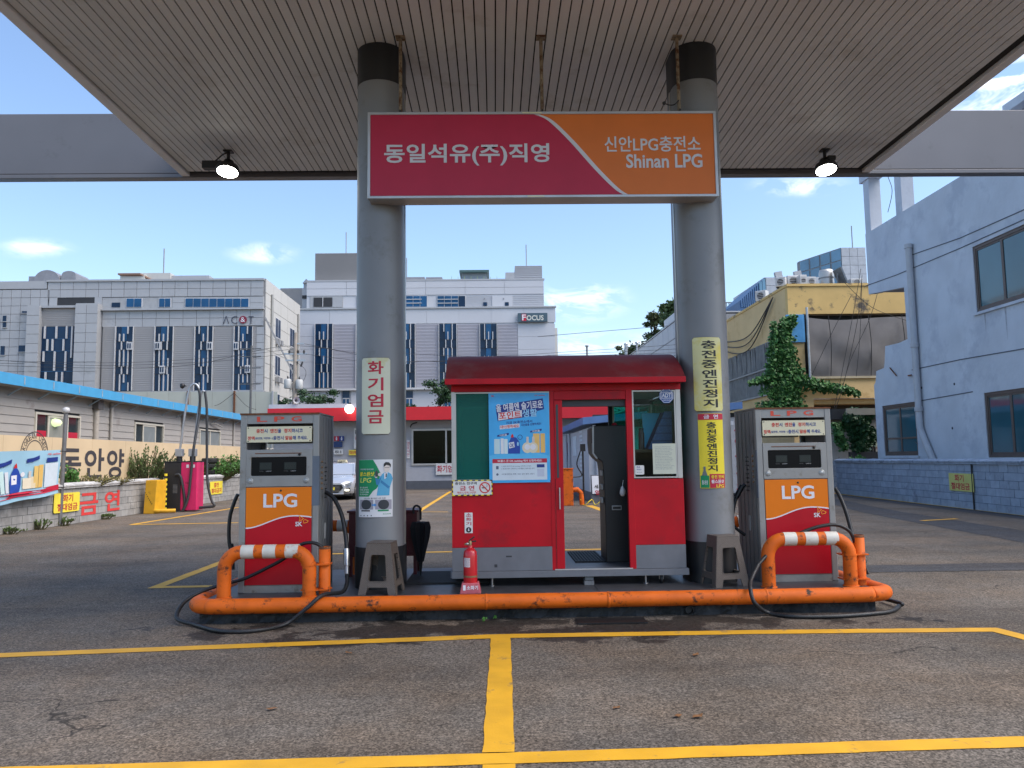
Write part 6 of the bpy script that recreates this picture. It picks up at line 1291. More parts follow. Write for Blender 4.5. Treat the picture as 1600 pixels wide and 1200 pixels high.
t2 = thing('washroom_notice', 'white notice with small letters above the taxi roof', 'sign', (0, YO-.1, 0)); f2 = FB(t2); f2.box('sheet', MATS['sticker_white'], 521.5, 702, 536, 710, -.02, 0); a_, b_, c_, d_ = f2.r(523,703.5,534,708.5); text('세요 소', a_, b_, c_, d_, -.03, BLKI, t2, .02)
t2 = thing('yellow_notice', 'yellow banner notice with red letters behind the taxi', 'sign', (0, YO-.12, 0)); f2 = FB(t2); f2.box('sheet', YSG, 545, 703, 570, 711, -.02, 0); a_, b_, c_, d_ = f2.r(546.5,704.5,564,709.5); text('대신하세요', a_, b_, c_, d_, -.03, CRIM, t2, .02)
t2 = thing('vertical_notice', 'narrow white vertical notice left of the office window', 'sign', (0, YO-.1, 0)); f2 = FB(t2); f2.box('sheet', MATS['sticker_white'], 635.5, 688, 640.5, 716, -.02, 0); a_, b_, c_, d_ = f2.r(636,690,640,714); vtext('영금시안', (a_+b_)/2, b_-a_, c_, d_, -.03, CRIM, t2, 0)
t2 = thing('globe_lamp', 'white glowing globe lamp before the red fascia', 'light', (at(546,639,YO-1.5).x, YO-1.5, at(546,639,YO-1.5).z)); MB().lathe([(.001,-.24)]+[(.24*sin(pi*k/12), -.24*cos(pi*k/12)) for k in range(1,12)]+[(.001,.24)], 20).build('globe', pm('globe_glow', (1,.98,.92), .3, emit=1.3, var=0), t2); MB().lathe([(.05,.22),(.06,.25),(.06,.32),(.02,.33)], 12).bar((0,0,.3),(0,.35,.3),.04).build('bracket', MET, t2)
t2 = thing('door_canopy_brackets', 'dark curved bracket over the office window', 'bracket', (0, YO-.3, 0)); f2 = FB(t2); p0, p1 = at(641,668,YO-.3), at(652,660,YO-.3); MB().tube(cat([(p0.x,0,p0.z),(p0.x+.1,0,p0.z+.18),(p1.x,0,p1.z)],5), .03, 6).build('bracket', MET, t2)
p = at(462, 638, YO-.5); t2 = thing('horn_speaker', 'small white horn loudspeaker on the office roof near the utility pole', 'loudspeaker', (p.x, YO-.5, d0))
MB(Matrix.Translation((0,0,.2)) @ Matrix.Rotation(radians(25),4,'Z')).lathe([(.03,.16),(.05,.0),(.09,-.12),(.17,-.22),(.175,-.23)], 16, (0,0,0), 'Y', False).lathe([(.05,.14),(.06,.16),(.06,.26),(.03,.28)], 14, (0,0,0), 'Y').build('horn', OWH, t2); MB().tube([(0,0,0),(0,0,.2)], .02, 6).build('stand', MET, t2)
# ================================================================== taxi
TX = pm('taxi_silver', (.50,.52,.55), .25, .4, var=.02, coat=.6); TXG = pm('taxi_glass', (.02,.03,.045), .05, spec=.8); TBK = pm('taxi_black', (.012,.012,.013), .4)
cx = at(513, 760, 31).x
t = thing('taxi', 'silver taxi facing the camera behind the left dispenser', 'car', (cx, 33.4, 0))
secs = [  # y (front negative), half width, list of (fraction of half width, z)
    (-2.42, .62, .30,.52,.60,.66), (-2.33, .80, .24,.50,.66,.72), (-2.1, .89, .20,.50,.74,.80), (-1.5, .92, .18,.52,.82,.90), (-.95, .93, .18,.55,.88,.98), (1.5, .93, .18,.55,.92,1.02), (2.1, .90, .20,.55,.92,1.03), (2.4, .80, .28,.52,.85,.95)]
vs = []; n = 10
for (y, w_, z0, z1, z2, z3) in secs:
    vs += [(-w_*.9,y,z0),(-w_,y,z0+.08),(-w_*1.0,y,z1),(-w_*.97,y,z2),(-w_*.72,y,z3),(w_*.72,y,z3),(w_*.97,y,z2),(w_,y,z1),(w_,y,z0+.08),(w_*.9,y,z0)]
b = MB(); fs = [(i*n+k, (i+1)*n+k, (i+1)*n+k+1, i*n+k+1) for i in range(len(secs)-1) for k in range(n-1)] + [(i*n+n-1, (i+1)*n+n-1, (i+1)*n, i*n) for i in range(len(secs)-1)]
b.add(vs, fs, True); b.add(vs[:n], [tuple(range(n))]); b.add(vs[-n:], [tuple(range(n))[::-1]]); bd = b.build('body', TX, t)
cab = [(-1.0,.74,.97,.80,.98),(-.25,.70,.97,.62,1.40),(.55,.70,.98,.60,1.46),(1.25,.70,1.0,.58,1.38),(1.95,.72,1.02,.70,1.04)]
vs = []
for (y, wb, zb, wt_, zt) in cab: vs += [(-wb,y,zb),(-wt_,y,zt),(wt_,y,zt),(wb,y,zb)]
b = MB(); b.add(vs, [(i*4+k, (i+1)*4+k, (i+1)*4+k+1, i*4+k+1) for i in range(4) for k in (1,)], True); b.build('roof_panel', TX, t)
b = MB().add(vs, [(i*4+k, (i+1)*4+k, (i+1)*4+k+1, i*4+k+1) for i in range(4) for k in (0, 2)], True).build('side_glass', TXG, t)
MB().add([(-.70,-1.0,.975),(.70,-1.0,.975),(.60,-.27,1.385),(-.60,-.27,1.385)], [(0,1,2,3)]).add([(-.80,-1.02,.965),(.80,-1.02,.965),(.80,-.98,.97),(-.80,-.98,.97)], [(0,1,2,3)]).build('windscreen', TXG, t)
for s in (-1, 1): MB().bar((s*.75,-1.02,.97),(s*.635,-.25,1.40),.06).build('pillar', TX, t)
MB().prism([(-.52,.60),(.52,.60),(.58,.48),(.40,.30),(-.40,.30),(-.58,.48)], -2.46, -2.38).build('grille', TBK, t)
for k in range(5): MB().box(-.46,.46,-2.475,-2.46,.34+k*.05,.348+k*.05).build('grille_bar', pm('chrome', (.6,.6,.6), .15, .9), t)
for s in (-1, 1):
    MB().prism([(s*.56,.60),(s*.88,.70),(s*.90,.62),(s*.62,.52)] if s > 0 else [(s*.62,.52),(s*.90,.62),(s*.88,.70),(s*.56,.60)], -2.40, -2.2).build('headlight', pm('headlight_lens', (.55,.58,.6), .1, .5), t, .01)
    MB().prism([(s*.60,.45),(s*.82,.47),(s*.84,.34),(s*.64,.30)] if s > 0 else [(s*.64,.30),(s*.84,.34),(s*.82,.47),(s*.60,.45)], -2.40, -2.28).build('fog_lamp_bay', TBK, t); MB().box(min(s*.66,s*.80), max(s*.66,s*.80), -2.42, -2.40, .36, .42).build('running_lamp', pm('running_light', (1,.95,.75), .3, emit=2.5, var=0), t)
    MB().hexa([(s*.88,-.95,1.0),(s*1.08,-.95,1.0),(s*1.08,-.83,1.0),(s*.88,-.83,1.0),(s*.90,-.95,1.12),(s*1.08,-.95,1.13),(s*1.08,-.83,1.13),(s*.90,-.83,1.12)]).build('wing_mirror', TX, t, .02)
MB().box(-.60,.60,-2.45,-2.36,.22,.29).build('bumper_lip', TX, t, .02); MB().box(-.26,.26,-2.49,-2.47,.40,.51).build('number_plate', YSG, t)
for s in (-1, 1):
    for y in (-1.5, 1.45): wl = MB().lathe([(.20,-.11),(.31,-.11),(.33,-.06),(.33,.06),(.31,.11),(.20,.11)], 24, (s*.82,y,.33), 'X').build('wheel', TY, t); MB().lathe([(.2,.0),(.21,.115 if s > 0 else -.115),(.03,.10 if s > 0 else -.10)], 16, (s*.82,y,.33), 'X').build('rim', STL, wl)
MB().prism([(-.22,1.46),(.22,1.46),(.17,1.57),(-.17,1.57)], .3, .46).build('roof_sign', pm('roof_sign_cream', (.70,.62,.40), .4), t); text('TAXI', -.12, .12, 1.485, 1.545, .296, BLKI, t, .02); MB().tube([(-.6,.2,1.44),(-.3,.25,1.50),(.0,.3,1.47)], .012, 5).build('roof_rack_bar', TBK, t)
MB().box(-.85,.85,-2.2,2.3,.16,.24).build('underbody', TBK, t)
# ================================================================== white shed behind the booth
YS = 27.0
cs = gnd(922, 783); t = thing('wash_shed', 'white-walled shed with a sloping blue roof seen through the booth', 'shed', (cs.x, cs.y, 0)); YS = cs.y
SHW = pm('shed_white', (.50,.52,.56), .6, var=.05, dirt=(.42,.43,.45), dscale=1, dthr=.6); SBL = pm('shed_blue', (.10,.20,.42), .5)
z0 = at(915,664,YS).z; XE = at(1156,700,YS).x-cs.x; z1 = at(1145,640,YS).z
MB().prism([(0,0),(XE,0),(XE,z1-.55),(0,z0-.1)], 0, .15).build('front_wall', SHW, t); MB().box(0,.15,.152,11,0,z0-.1).build('side_wall', SHW, t); MB().box(-.012,-.001,0,11,0,.32).build('dado', OGR, t); MB().box(0,XE,-.012,-.001,0,.32).build('dado', OGR, t)
MB().hexa([(-.25,-.5,z0),(XE,-.5,z1),(XE,11,z1),(-.25,11,z0),(-.25,-.5,z0+.24),(XE,-.5,z1+.24),(XE,11,z1+.24),(-.25,11,z0+.24)]).build('roof', SBL, t)
for k in range(5): MB().bar((.4+k*1.4,-.3,z0-.15+k*.1),(1.5+k*1.4,-.3,z0+k*.12),.07).build('truss_strut', MET, t)
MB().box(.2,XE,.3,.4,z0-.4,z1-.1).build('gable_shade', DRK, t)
MB().tube(cat([(.15,-.35,z0-.02),(.2,-.3,z0-.25),(.28,-.12,z0-.45),(.28,-.12,.05)],4), .06, 10).build('downpipe', SHW, t); 
for y in (6.5, 8): MB().tube([(-.08,y,0),(-.08,y,z0-.1)], .06, 8).build('downpipe', SHW, t)
text('UV', 0, 1, 0, 1, 0, flat('print_violet', (.30,.02,.22)), t, .03).matrix_local = Matrix.Translation((-.02,9.2,1.25)) @ Matrix.Rotation(radians(-90),4,'Z') @ Matrix.Diagonal((2.6,1,.95,1))
b = MB()
for k in range(12): b.box(-.012,-.004,2.0,2.9,.7+k*.16,.78+k*.16)
b.build('price_list', flat('print_pale', (.62,.70,.76)), t); MB().box(-.014,-.004,4.2,5.6,1.6,2.4).build('wall_notice', flat('print_pale', (.62,.70,.76)), t)
def shx(u, v): p = at(u, v, YS-.02); return p.x-t.location.x, p.z
MB().box(shx(1073,700)[0], shx(1084,700)[0], -.03, -.001, shx(1080,740)[1], shx(1080,700)[1]).build('purple_sign', flat('print_violet', (.30,.02,.22)), t); MB().box(shx(1073,690)[0], shx(1084,690)[0], -.03, -.001, shx(1080,692)[1], shx(1080,672)[1]).build('letter_sign', PAP, t)
t2 = thing('red_letter_board', 'pale board with a column of red letters left of the right dispenser', 'sign', (t.location.x, YS-.3, 0)); f2 = FB(t2); f2.box('board', pm('board_pale', (.46,.46,.47), .5), 1134, 651, 1182, 770, 0, .08)
a_, b_, c_, d_ = f2.r(1149,662,1166,768); vtext('운영금지소', (a_+b_)/2, b_-a_, c_, d_, -.01, CRIM, t2, .03, .1); f2.box('board_post', MET, 1138, 770, 1141, 790, 0, .08); f2.box('name_slip', PAP, 1137, 658, 1146, 664, -.01, 0)
g = gnd(888, 790); t2 = thing('air_pump_post', 'orange tyre inflator cabinet beside the white shed', 'pump', (g.x, g.y, 0)); Yv = g.y; zt = at(886, 733, Yv).z
MB().box(-.22,.16,-.12,.12,0,zt).build('cabinet', ORG, t2, .015); MB().box(-.24,.18,-.14,.14,zt,zt+.03).build('cap', ORG, t2); MB().tube([(.16,0,zt*.42),(.30,0,zt*.44),(.42,0,zt*.34),(.44,0,.02)], .08, 12).build('elbow_pipe', ORG, t2)
MB().tube([(.5,0,0),(.5,0,1.75)], .03, 8).box(.42,.58,-.08,.06,1.72,1.95).build('hose_post', MET, t2); MB().tube(cat([(.42,0,1.72),(.30,0,1.3),(.45,0,.95),(.1,-.1,.9)],6), .02, 6).build('hose', RUB, t2); MB().tube([(.35+k*.06+.12*cos(k*1.0)*.3, -.1+.12*sin(k*1.05), .10+.09*cos(k*1.05)) for k in range(34)], .013, 5).build('coil_hose', YELI, t2)
g = gnd(934, 785); t2 = thing('standing_sign', 'white A-board sign with red marks by the white shed', 'sign', (g.x, g.y, 0)); Yv = g.y; zt = at(934,742,Yv).z
MB().hexa([(-.22,-.15,.0),(.35,-.15,0),(.35,-.1,0),(-.22,-.1,0),(-.22,.0,zt),(.35,.0,zt),(.35,.05,zt),(-.22,.05,zt)]).build('board', OGR, t2); MB().hexa([(-.19,-.155,.3),(.32,-.155,.3),(.32,-.12,.3),(-.19,-.12,.3),(-.19,-.01,zt-.03),(.32,-.01,zt-.03),(.32,.02,zt-.03),(-.19,.02,zt-.03)]).build('sheet', PAP, t2)
text('세소영', -.12, .28, zt*.52, zt*.65, -.13, BLKI, t2, .03); text('영동', -.1, .25, zt*.28, zt*.46, -.17, CRIM, t2, .03)
# ================================================================== trees
def tree(lab, loc, h, w, mat, seed, n=2200, s=.22, cone=.5, trunk=.12, zm=.22, group='trees behind the station office'):
    rnd = random.Random(seed); t = thing('tree', lab, 'tree', loc, group=group); tb = MB(); b = MB()
    tb.tube([(0,0,0),(rnd.uniform(-.1,.1),0,h*.45),(0,0,h*.92)], [trunk,trunk*.7,trunk*.2], 8)
    cl = []
    for k in range(34):
        z = h*(zm+(.97-zm)*rnd.random()); rr = w/2*(1-(z/h)*cone-.1)*sqrt(rnd.random()); a = rnd.uniform(0,6.28)
        c = Vector((cos(a)*rr, sin(a)*rr, z)); cl.append((c, rnd.uniform(.22,.5)*w*.3)); tb.tube([(0,0,max(.2,z-h*.12)), c*.6+Vector((0,0,z*.38)), c], [trunk*.35,trunk*.2,trunk*.08], 5, False)
    for k in range(n):
        c, r_ = rnd.choice(cl); d = Vector((rnd.gauss(0,1), rnd.gauss(0,1), rnd.gauss(0,.6)))*r_*.55; leaf(b, c+d, s*rnd.uniform(.6,1.4), Vector((rnd.uniform(-1,1), rnd.uniform(-1,1), rnd.uniform(-.3,.8))).normalized(), .35)
    b.build('crown', mat, t); tb.build('trunk', pm('bark', (.07,.055,.04), .9), t)
def treeat(lab, u, vtop, Y, w_px, mat, seed, **k): p = at(u, vtop, Y); tree(lab, (p.x, Y, 0), p.z, w_px/FPX*Y, mat, seed, **k)
treeat('dark green pine rising behind the office near the utility pole', 492, 603, 56, 88, LG3, 1, n=9000, s=.15, cone=.25); treeat('small dark shrub-like pine left of the utility pole', 440, 622, 56, 50, LG3, 2, n=3500, s=.14, cone=.3)
treeat('dark green pine behind the office left of the booth roof', 686, 592, 56, 64, LG3, 3, n=8000, s=.15, cone=.35); treeat('dark pine crown glimpsed behind the red fascia through the booth door', 915, 622, 56, 110, LG3, 5, n=7000, s=.17, cone=.2); treeat('narrow dark pine just right of the left column', 640, 625, 57, 34, LG3, 6, n=2500, s=.14)
# ================================================================== right boundary wall and buildings
BBL2 = pm('blue_block', (.28,.34,.42), .85, var=.14, scale=4, rnd=.10, bump=.4, bscale=35, bdist=.008, dirt=(.17,.21,.27), dscale=1.6, dthr=.6); BCOP = pm('blue_coping', (.29,.35,.43), .8, var=.2, scale=5, rnd=.1, dirt=(.12,.15,.19), dscale=4, dthr=.55); BMOR = pm('blue_mortar', (.13,.17,.22), .9)
pA, pB = Vector((13.2, 30.4, 0)), Vector((12.2, 14.6, 0)); ang = atan2((pB-pA).y, (pB-pA).x); LR = (pB-pA).length
rw = thing('blue_block_wall', 'pale blue painted block wall with moulded coping along the right side', 'wall', pA, ang); blockwall(rw, LR, 1.2, .2, .40, BBL2, BCOP, BMOR)
MB().tube([(LR*.62,-.03,0),(LR*.62,-.03,1.2)], .02, 6).build('black_cable', BLKI, rw)
def onright(u, v):   # hit the wall's face
    n = Vector((-(pB-pA).y, (pB-pA).x, 0)).normalized(); d = ray(u, v); k = (pA-CAM).dot(n)/d.dot(n); p = CAM+d*k; return (p-pA).dot((pB-pA).normalized()), p.z
x0, z1 = onright(1484,739); x1, z0 = onright(1524,769)
c = pA+(pB-pA).normalized()*((x0+x1)/2); t = thing('fire_ban_sign', 'yellow-green sign with red letters on the blue block wall', 'sign', (c.x-.03, c.y, z0), ang); W = (x1-x0)/2; H = z1-z0
MB().box(-W, W, -.006, 0, 0, H).build('sheet', pm('sign_yellow_green', (.55,.55,.16), .5, var=.08), t); text('화기', -W*.5, W*.25, H*.54, H*.93, -.009, CRIM, t, .03); text('절대엄금', -W*.82, W*.7, H*.08, H*.47, -.009, CRIM, t, .03)
pq = thing('wall_return', 'short pale blue wall end with coping beyond the main right wall', 'wall', (12.55, 31.3, 0), radians(0)); blockwall(pq, 1.1, 1.25, .21, .4, BBL2, BCOP, BMOR)
# --- pale blue rendered building
RB_X = 14.6
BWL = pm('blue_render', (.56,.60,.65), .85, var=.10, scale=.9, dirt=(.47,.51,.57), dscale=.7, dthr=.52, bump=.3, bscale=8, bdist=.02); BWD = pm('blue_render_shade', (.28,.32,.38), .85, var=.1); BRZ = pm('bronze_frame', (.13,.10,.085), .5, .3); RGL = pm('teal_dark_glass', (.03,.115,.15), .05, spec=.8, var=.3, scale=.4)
rbd = thing('blue_rendered_building', 'weathered pale blue rendered building with broken wall edge on the right', 'building', (RB_X, 30, 0), radians(-90))
def rx(u, v): p = atx(u, v, RB_X); return 30-p.y, p.z      # local x runs towards the camera
def wrect(u0, v0, u1, v1): a, z1 = rx(u0, v0); b, _ = rx(u1, (v0+v1)/2); _, z0 = rx((u0+u1)/2, v1); return a, b, z0, z1
E0 = rx(1412, 440)[0]
zpar = rx(1352, 366)[1]; zo = rx(1357, 458)[1]
w1 = (rx(1519,388)[0], 10.6, rx(1560,478)[1], rx(1560,368)[1]); w2 = (rx(1537,614)[0], 10.2, 1.35, rx(1560,611)[1]); w3 = (rx(1378,632)[0], rx(1430,630)[0], rx(1404,712)[1], rx(1404,631)[1])
low = [(rx(1372,716)[0], 0), (22, 0), (22, zo), (E0, zo), (E0+.02, rx(1414,531)[1]), (rx(1404,534)[0], rx(1404,536)[1]), (rx(1383,540)[0], rx(1383,541)[1]), (rx(1382,560)[0], rx(1382,566)[1]), (rx(1381,574)[0], rx(1381,575)[1]), (rx(1369,578)[0], rx(1369,580)[1]), (rx(1368,596)[0], rx(1368,597)[1]), (rx(1365.5,600)[0], rx(1365.5,602)[1])]
def W4(a): return [(a[0],a[2]),(a[1],a[2]),(a[1],a[3]),(a[0],a[3])]
XN = 22
low2 = [(p[0], p[1]) for p in low]; low2[2] = (XN, zo-.002)
w1c = (w1[0], w1[1], w1[2], min(w1[3], zpar-.3))
# wall with openings: lower sheet up to zo, upper sheet above
hol = [W4(w2), W4(w3)]; up_h = []
outline = low2[:2] + [(XN, zpar)] + [(rx(1352,366)[0], zpar), (rx(1352,366)[0], zo-.05), (E0-.01, zo-.35)] + low2[4:]
MB().prism(outline, 0, .25, hol+[W4(w1)]).build('wall', BWL, rbd)
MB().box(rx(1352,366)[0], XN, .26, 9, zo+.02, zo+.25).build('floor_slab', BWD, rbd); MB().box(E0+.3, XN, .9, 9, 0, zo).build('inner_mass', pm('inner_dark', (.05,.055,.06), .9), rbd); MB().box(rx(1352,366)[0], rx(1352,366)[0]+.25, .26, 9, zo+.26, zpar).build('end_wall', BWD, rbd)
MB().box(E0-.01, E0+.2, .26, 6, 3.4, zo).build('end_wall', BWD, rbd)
for (wd, n_) in ((w1, 3), (w2, 3), (w3, 2)):
    a, b, c, d = wd; fr = MB().prism(W4(wd), .03, .16, [[(a+.09,c+.09),(b-.09,c+.09),(b-.09,d-.09),(a+.09,d-.09)]]).build('window', BRZ, rbd)
    for i in range(n_):
        xa, xb = a+.09+(b-a-.18)*i/n_, a+.09+(b-a-.18)*(i+1)/n_; sa = MB().prism([(xa,c+.09),(xb,c+.09),(xb,d-.09),(xa,d-.09)], .05, .10, [[(xa+.05,c+.15),(xb-.05,c+.15),(xb-.05,d-.15),(xa+.05,d-.15)]]).build('sash', BRZ, rbd); MB().box(xa+.05, xb-.05, .07, .08, c+.15, d-.15).build('pane', RGL, sa)
    MB().box(a-.1, b+.1, -.07, .03, c-.09, c-.01).build('window_sill', BWL, rbd)
    MB().box(a, b, .30, .34, c, d).build('room_backing', pm('room_dim', (.04,.06,.065), .9), rbd)
DRP = pm('drip_stain', (.40,.42,.46), .9, var=.3, scale=6)
for (wd, xs) in ((w1, (.1,.35,.9)), (w2, (.08,.5)), (w3, (.15,.8))):
    for q_ in xs:
        x = wd[0]+(wd[1]-wd[0])*q_; L = U(.5,1.3); MB().prism([(x-.03,wd[2]-.1),(x+.05,wd[2]-.1),(x+.03,wd[2]-.1-L*.6),(x+.01,wd[2]-.1-L)][::-1], -.003, -.003).build('drip_stain', DRP, rbd)
a, b, c, d = w3; MB().box(a+.1, b-.1, .045, .075, c+(d-c)*.32, c+(d-c)*.32+.06).build('transom', BRZ, rbd)
# render lines, drain pipe
for pts in ([(1352,447),(1400,430),(1500,388),(1640,325)], [(1425,578),(1500,562),(1640,538)], [(1440,626),(1520,612)], [(1420,400),(1500,372),(1640,310)]):
    P = [rx(u, v) for u, v in pts]; MB().tube([(x, -.002, z) for x, z in P], .018, 5).build('render_crack', pm('crack_dark', (.11,.13,.16), .9), rbd)
P = [rx(1425,384), rx(1430,470), rx(1441,600), rx(1442,668), rx(1452,690), rx(1470,718), rx(1474,760)]; P[1] = (P[0][0], P[1][1]); P[2] = (P[0][0], P[2][1]); P[3] = (P[0][0], rx(1441,668)[1]); xd = rx(1470,716)[0]
MB().tube([(P[0][0],-.13,P[0][1]),(P[0][0],-.13,P[3][1]),(P[0][0]+.2,-.13,P[3][1]-.35),(xd,-.13,.9),(xd,-.13,0)], .11, 14).build('drain_pipe', pm('pvc_pale', (.45,.46,.48), .5, var=.08), rbd)
for z in (P[0][1]-.02, 5.2, 3.0): MB().lathe([(.135,-.07),(.135,.07)], 14, (P[0][0],-.13,z)).build('pipe_collar', MATS['pvc_pale'], rbd)
MB().tube([(rx(1435,690)[0]-.2,-.02,rx(1435,690)[1]),(rx(1440,694)[0]+.3,-.3,rx(1440,694)[1])], .01, 5).build('wire_end', BLKI, rbd)
for u, v in ((1491,600),(1488,669),(1440,606)): x, z = rx(u, v); MB().lathe([(.03,-.01),(.045,.0)], 10, (x,0,z), 'Y').build('wall_stain_plug', pm('plug_dark', (.05,.05,.06), .9), rbd)
x, z = rx(1420,587); MB().bar((x,-.02,z),(x+.45,-.15,z-.02),.04).build('rebar_stub', RST, rbd); x, z = rx(1392,583); MB().bar((x,-.03,z+.2),(x+.5,-.06,z-.15),.03).build('rebar_stub', RST, rbd)
# roof-top frame: two posts with a beam at the far end, recessed penthouse with an overhanging slab
for u in (1355, 1405): x = rx(u, 330)[0]; MB().box(x-.22, x+.22, .0, .45, zpar, 12.148).build('roof_post', BWL, rbd)
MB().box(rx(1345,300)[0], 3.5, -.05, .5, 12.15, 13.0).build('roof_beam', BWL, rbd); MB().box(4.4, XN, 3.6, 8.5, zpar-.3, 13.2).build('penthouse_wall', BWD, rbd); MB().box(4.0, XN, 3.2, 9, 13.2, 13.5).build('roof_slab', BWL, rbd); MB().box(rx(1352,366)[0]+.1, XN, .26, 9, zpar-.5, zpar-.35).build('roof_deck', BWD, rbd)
MB().tube(cat([(1.5,.3,13),(1.7,.2,12),(2.0,.2,11.2),(1.6,.2,10.5)],6), .012, 5).tube(cat([(1.9,.3,13),(2.3,.2,11.8),(2.2,.2,11.1),(2.5,.2,10.4)],6), .012, 5).build('hanging_wire', BLKI, rbd)
# --- yellow building with tarpaulin and ivy
YY = 36.5
YEL = pm('yellow_render', (.68,.46,.17), .8, var=.10, scale=1.0, dirt=(.10,.085,.07), dscale=1.25, dthr=.565, bump=.2, bscale=12); YEL2 = pm('yellow_render_clean', (.70,.49,.23), .8, var=.08, scale=.8, dirt=(.60,.40,.17), dscale=1.4, dthr=.55); TRP = pm('tarpaulin_grey', (.165,.155,.15), .6, var=.08); LAT = pm('lattice_slat', (.36,.35,.33), .6, var=.15)
xc = at(1237, 600, YY).x; yb = thing('yellow_building', 'peeling yellow building with grey tarpaulin and ivy behind the right dispenser', 'building', (xc, YY, 0)); f = FB(yb)
zT = at(1300, 447, YY).z; zTb = at(1320, 490, YY).z; zB1 = at(1330, 588, YY).z; zB0 = at(1330, 622, YY).z; XR = 9.0; XT = at(1257,540,YY).x-xc
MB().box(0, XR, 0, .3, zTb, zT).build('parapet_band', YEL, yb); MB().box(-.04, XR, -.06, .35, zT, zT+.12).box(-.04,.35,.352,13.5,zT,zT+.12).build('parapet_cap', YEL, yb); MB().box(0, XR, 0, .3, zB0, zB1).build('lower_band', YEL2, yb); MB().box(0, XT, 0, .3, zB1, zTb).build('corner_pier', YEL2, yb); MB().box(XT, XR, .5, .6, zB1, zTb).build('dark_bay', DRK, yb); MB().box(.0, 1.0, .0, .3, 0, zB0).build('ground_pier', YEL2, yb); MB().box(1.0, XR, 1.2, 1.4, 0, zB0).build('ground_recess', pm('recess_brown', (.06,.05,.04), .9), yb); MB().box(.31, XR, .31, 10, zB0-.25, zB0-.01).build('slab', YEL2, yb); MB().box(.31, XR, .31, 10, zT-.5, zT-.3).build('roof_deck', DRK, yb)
# tarpaulin: sagging sheet with ropes
n, m_ = 28, 14; vs = []
for i in range(n+1):
    for j in range(m_+1):
        a, b = i/n, j/m_; x = XT+.1+(XR-XT-.1)*a; z = zB1-.05+(zTb-.12-zB1)*b - (.10*sin(a*9)*(b)**2 + .12*(1-abs(2*a-1))*b)
        vs.append((x, -.06-.10*sin(b*pi)-.05*sin(a*17+b*4)*sin(b*pi)-.05*sin(a*31-b*9)*sin(b*pi)-.06*sin((a*2.2+b)*8)*(1-a)*sin(b*pi), z))
tp = MB().add(vs, [(i*(m_+1)+j, (i+1)*(m_+1)+j, (i+1)*(m_+1)+j+1, i*(m_+1)+j+1) for i in range(n) for j in range(m_)], True).build('tarpaulin', TRP, yb)
for xx in (XT+1.1, XT+3.0, XT+4.6, XT+6.2): MB().tube(cat([(xx,-.24,zTb-.1),(xx+.05,-.30,(zTb+zB1)/2),(xx,-.2,zB1)],5), .018, 5).build('tarpaulin_rope', BLKI, tp)
MB().tube([(XT+.05,-.35,zB1-.4),(XT+.05,-.35,zTb+.25)], .06, 8).build('steel_post', HG, yb); a, b_, c, d = f.r(1228,492,1256,535); MB().box(a, b_, -.10, -.02, c, d).build('blue_panel', pm('panel_sky', (.10,.36,.68), .5), yb)
MB().box(XT, XR, -.12, .0, zB1-.1, zB1).build('ledge', pm('ledge_pale', (.5,.42,.28), .7), yb)
# left face
LYF = 13.5; zL = zT
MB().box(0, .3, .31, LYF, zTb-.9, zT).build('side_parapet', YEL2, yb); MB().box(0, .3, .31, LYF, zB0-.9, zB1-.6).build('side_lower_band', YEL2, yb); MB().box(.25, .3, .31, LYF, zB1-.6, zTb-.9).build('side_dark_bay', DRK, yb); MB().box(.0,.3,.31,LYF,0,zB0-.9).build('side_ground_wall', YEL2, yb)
for k in range(95):
    y = 1.0+k*.13; MB().bar((-.03,y+U(-.05,.05),zB1-.6),(-.03,y+U(-.12,.25),zTb-.9),.065,.03).build('lattice_slat', LAT, yb)
MB().bar((-.07,.5,(zB1+zTb)/2-.75),(-.07,LYF,(zB1+zTb)/2-.75),.07).bar((-.07,.5,zB1-.58),(-.07,LYF,zB1-.58),.08).build('lattice_rail', LAT, yb)
MB().tube([(-.12,.12,zB0-1),(-.12,.12,at(1212,497,YY).z)], .13, 10).build('drain_pipe', YEL2, yb)
for k, sg_ in enumerate((.9,1.25,1.6)): MB().tube(cat([(-.15,1.5,zT-.2),(-.2,5.0,zT-.6-sg_),(-.15,9,zT-.5-sg_*.9),(-.15,13.3,zT-.5)],8), .03, 5).build('wall_cable', BLKI, yb)
# ivy
def ivy(lab, pts, Y, n, s, mat, cat_='ivy'):
    c = at(pts[0][0], pts[0][1], Y); t = thing('ivy', lab, cat_, (c.x, Y, 0)); b = MB(); st = MB()
    tot = [(p, q) for p, q in zip(pts[:-1], pts[1:])]
    ln = [((q[0]-p[0])**2+(q[1]-p[1])**2)**.5*(p[2]+q[2]) for p, q in tot]; S = sum(ln)
    for (p, q), l in zip(tot, ln):
        for k in range(int(n*l/S)):
            f_ = R(); r_ = p[2]+(q[2]-p[2])*f_; g_ = max(-1.25, min(1.25, random.gauss(0,.5))); dx, dy = q[0]-p[0], q[1]-p[1]; L = max(1e-6, (dx*dx+dy*dy)**.5)
            u, v = p[0]+dx*f_-dy/L*r_*g_+U(-1,1), p[1]+dy*f_+dx/L*r_*g_+U(-1,1); P = at(u, v, Y); leaf(b, (P.x-c.x, -U(0,.35)*(1-abs(g_)*.6), P.z), s*U(.6,1.3), Vector((U(-.7,.7), -U(0,.7), -U(.1,1))).normalized(), .55)
    st.tube(cat([(at(p[0],p[1],Y).x-c.x, -.03, at(p[0],p[1],Y).z) for p in pts], 4), .03, 5); b.build('foliage', mat, t); st.build('vine', pm('twig', (.10,.09,.04), .8), t); return t
IV = leafmat('ivy_leaf', (.06,.165,.04), .6)
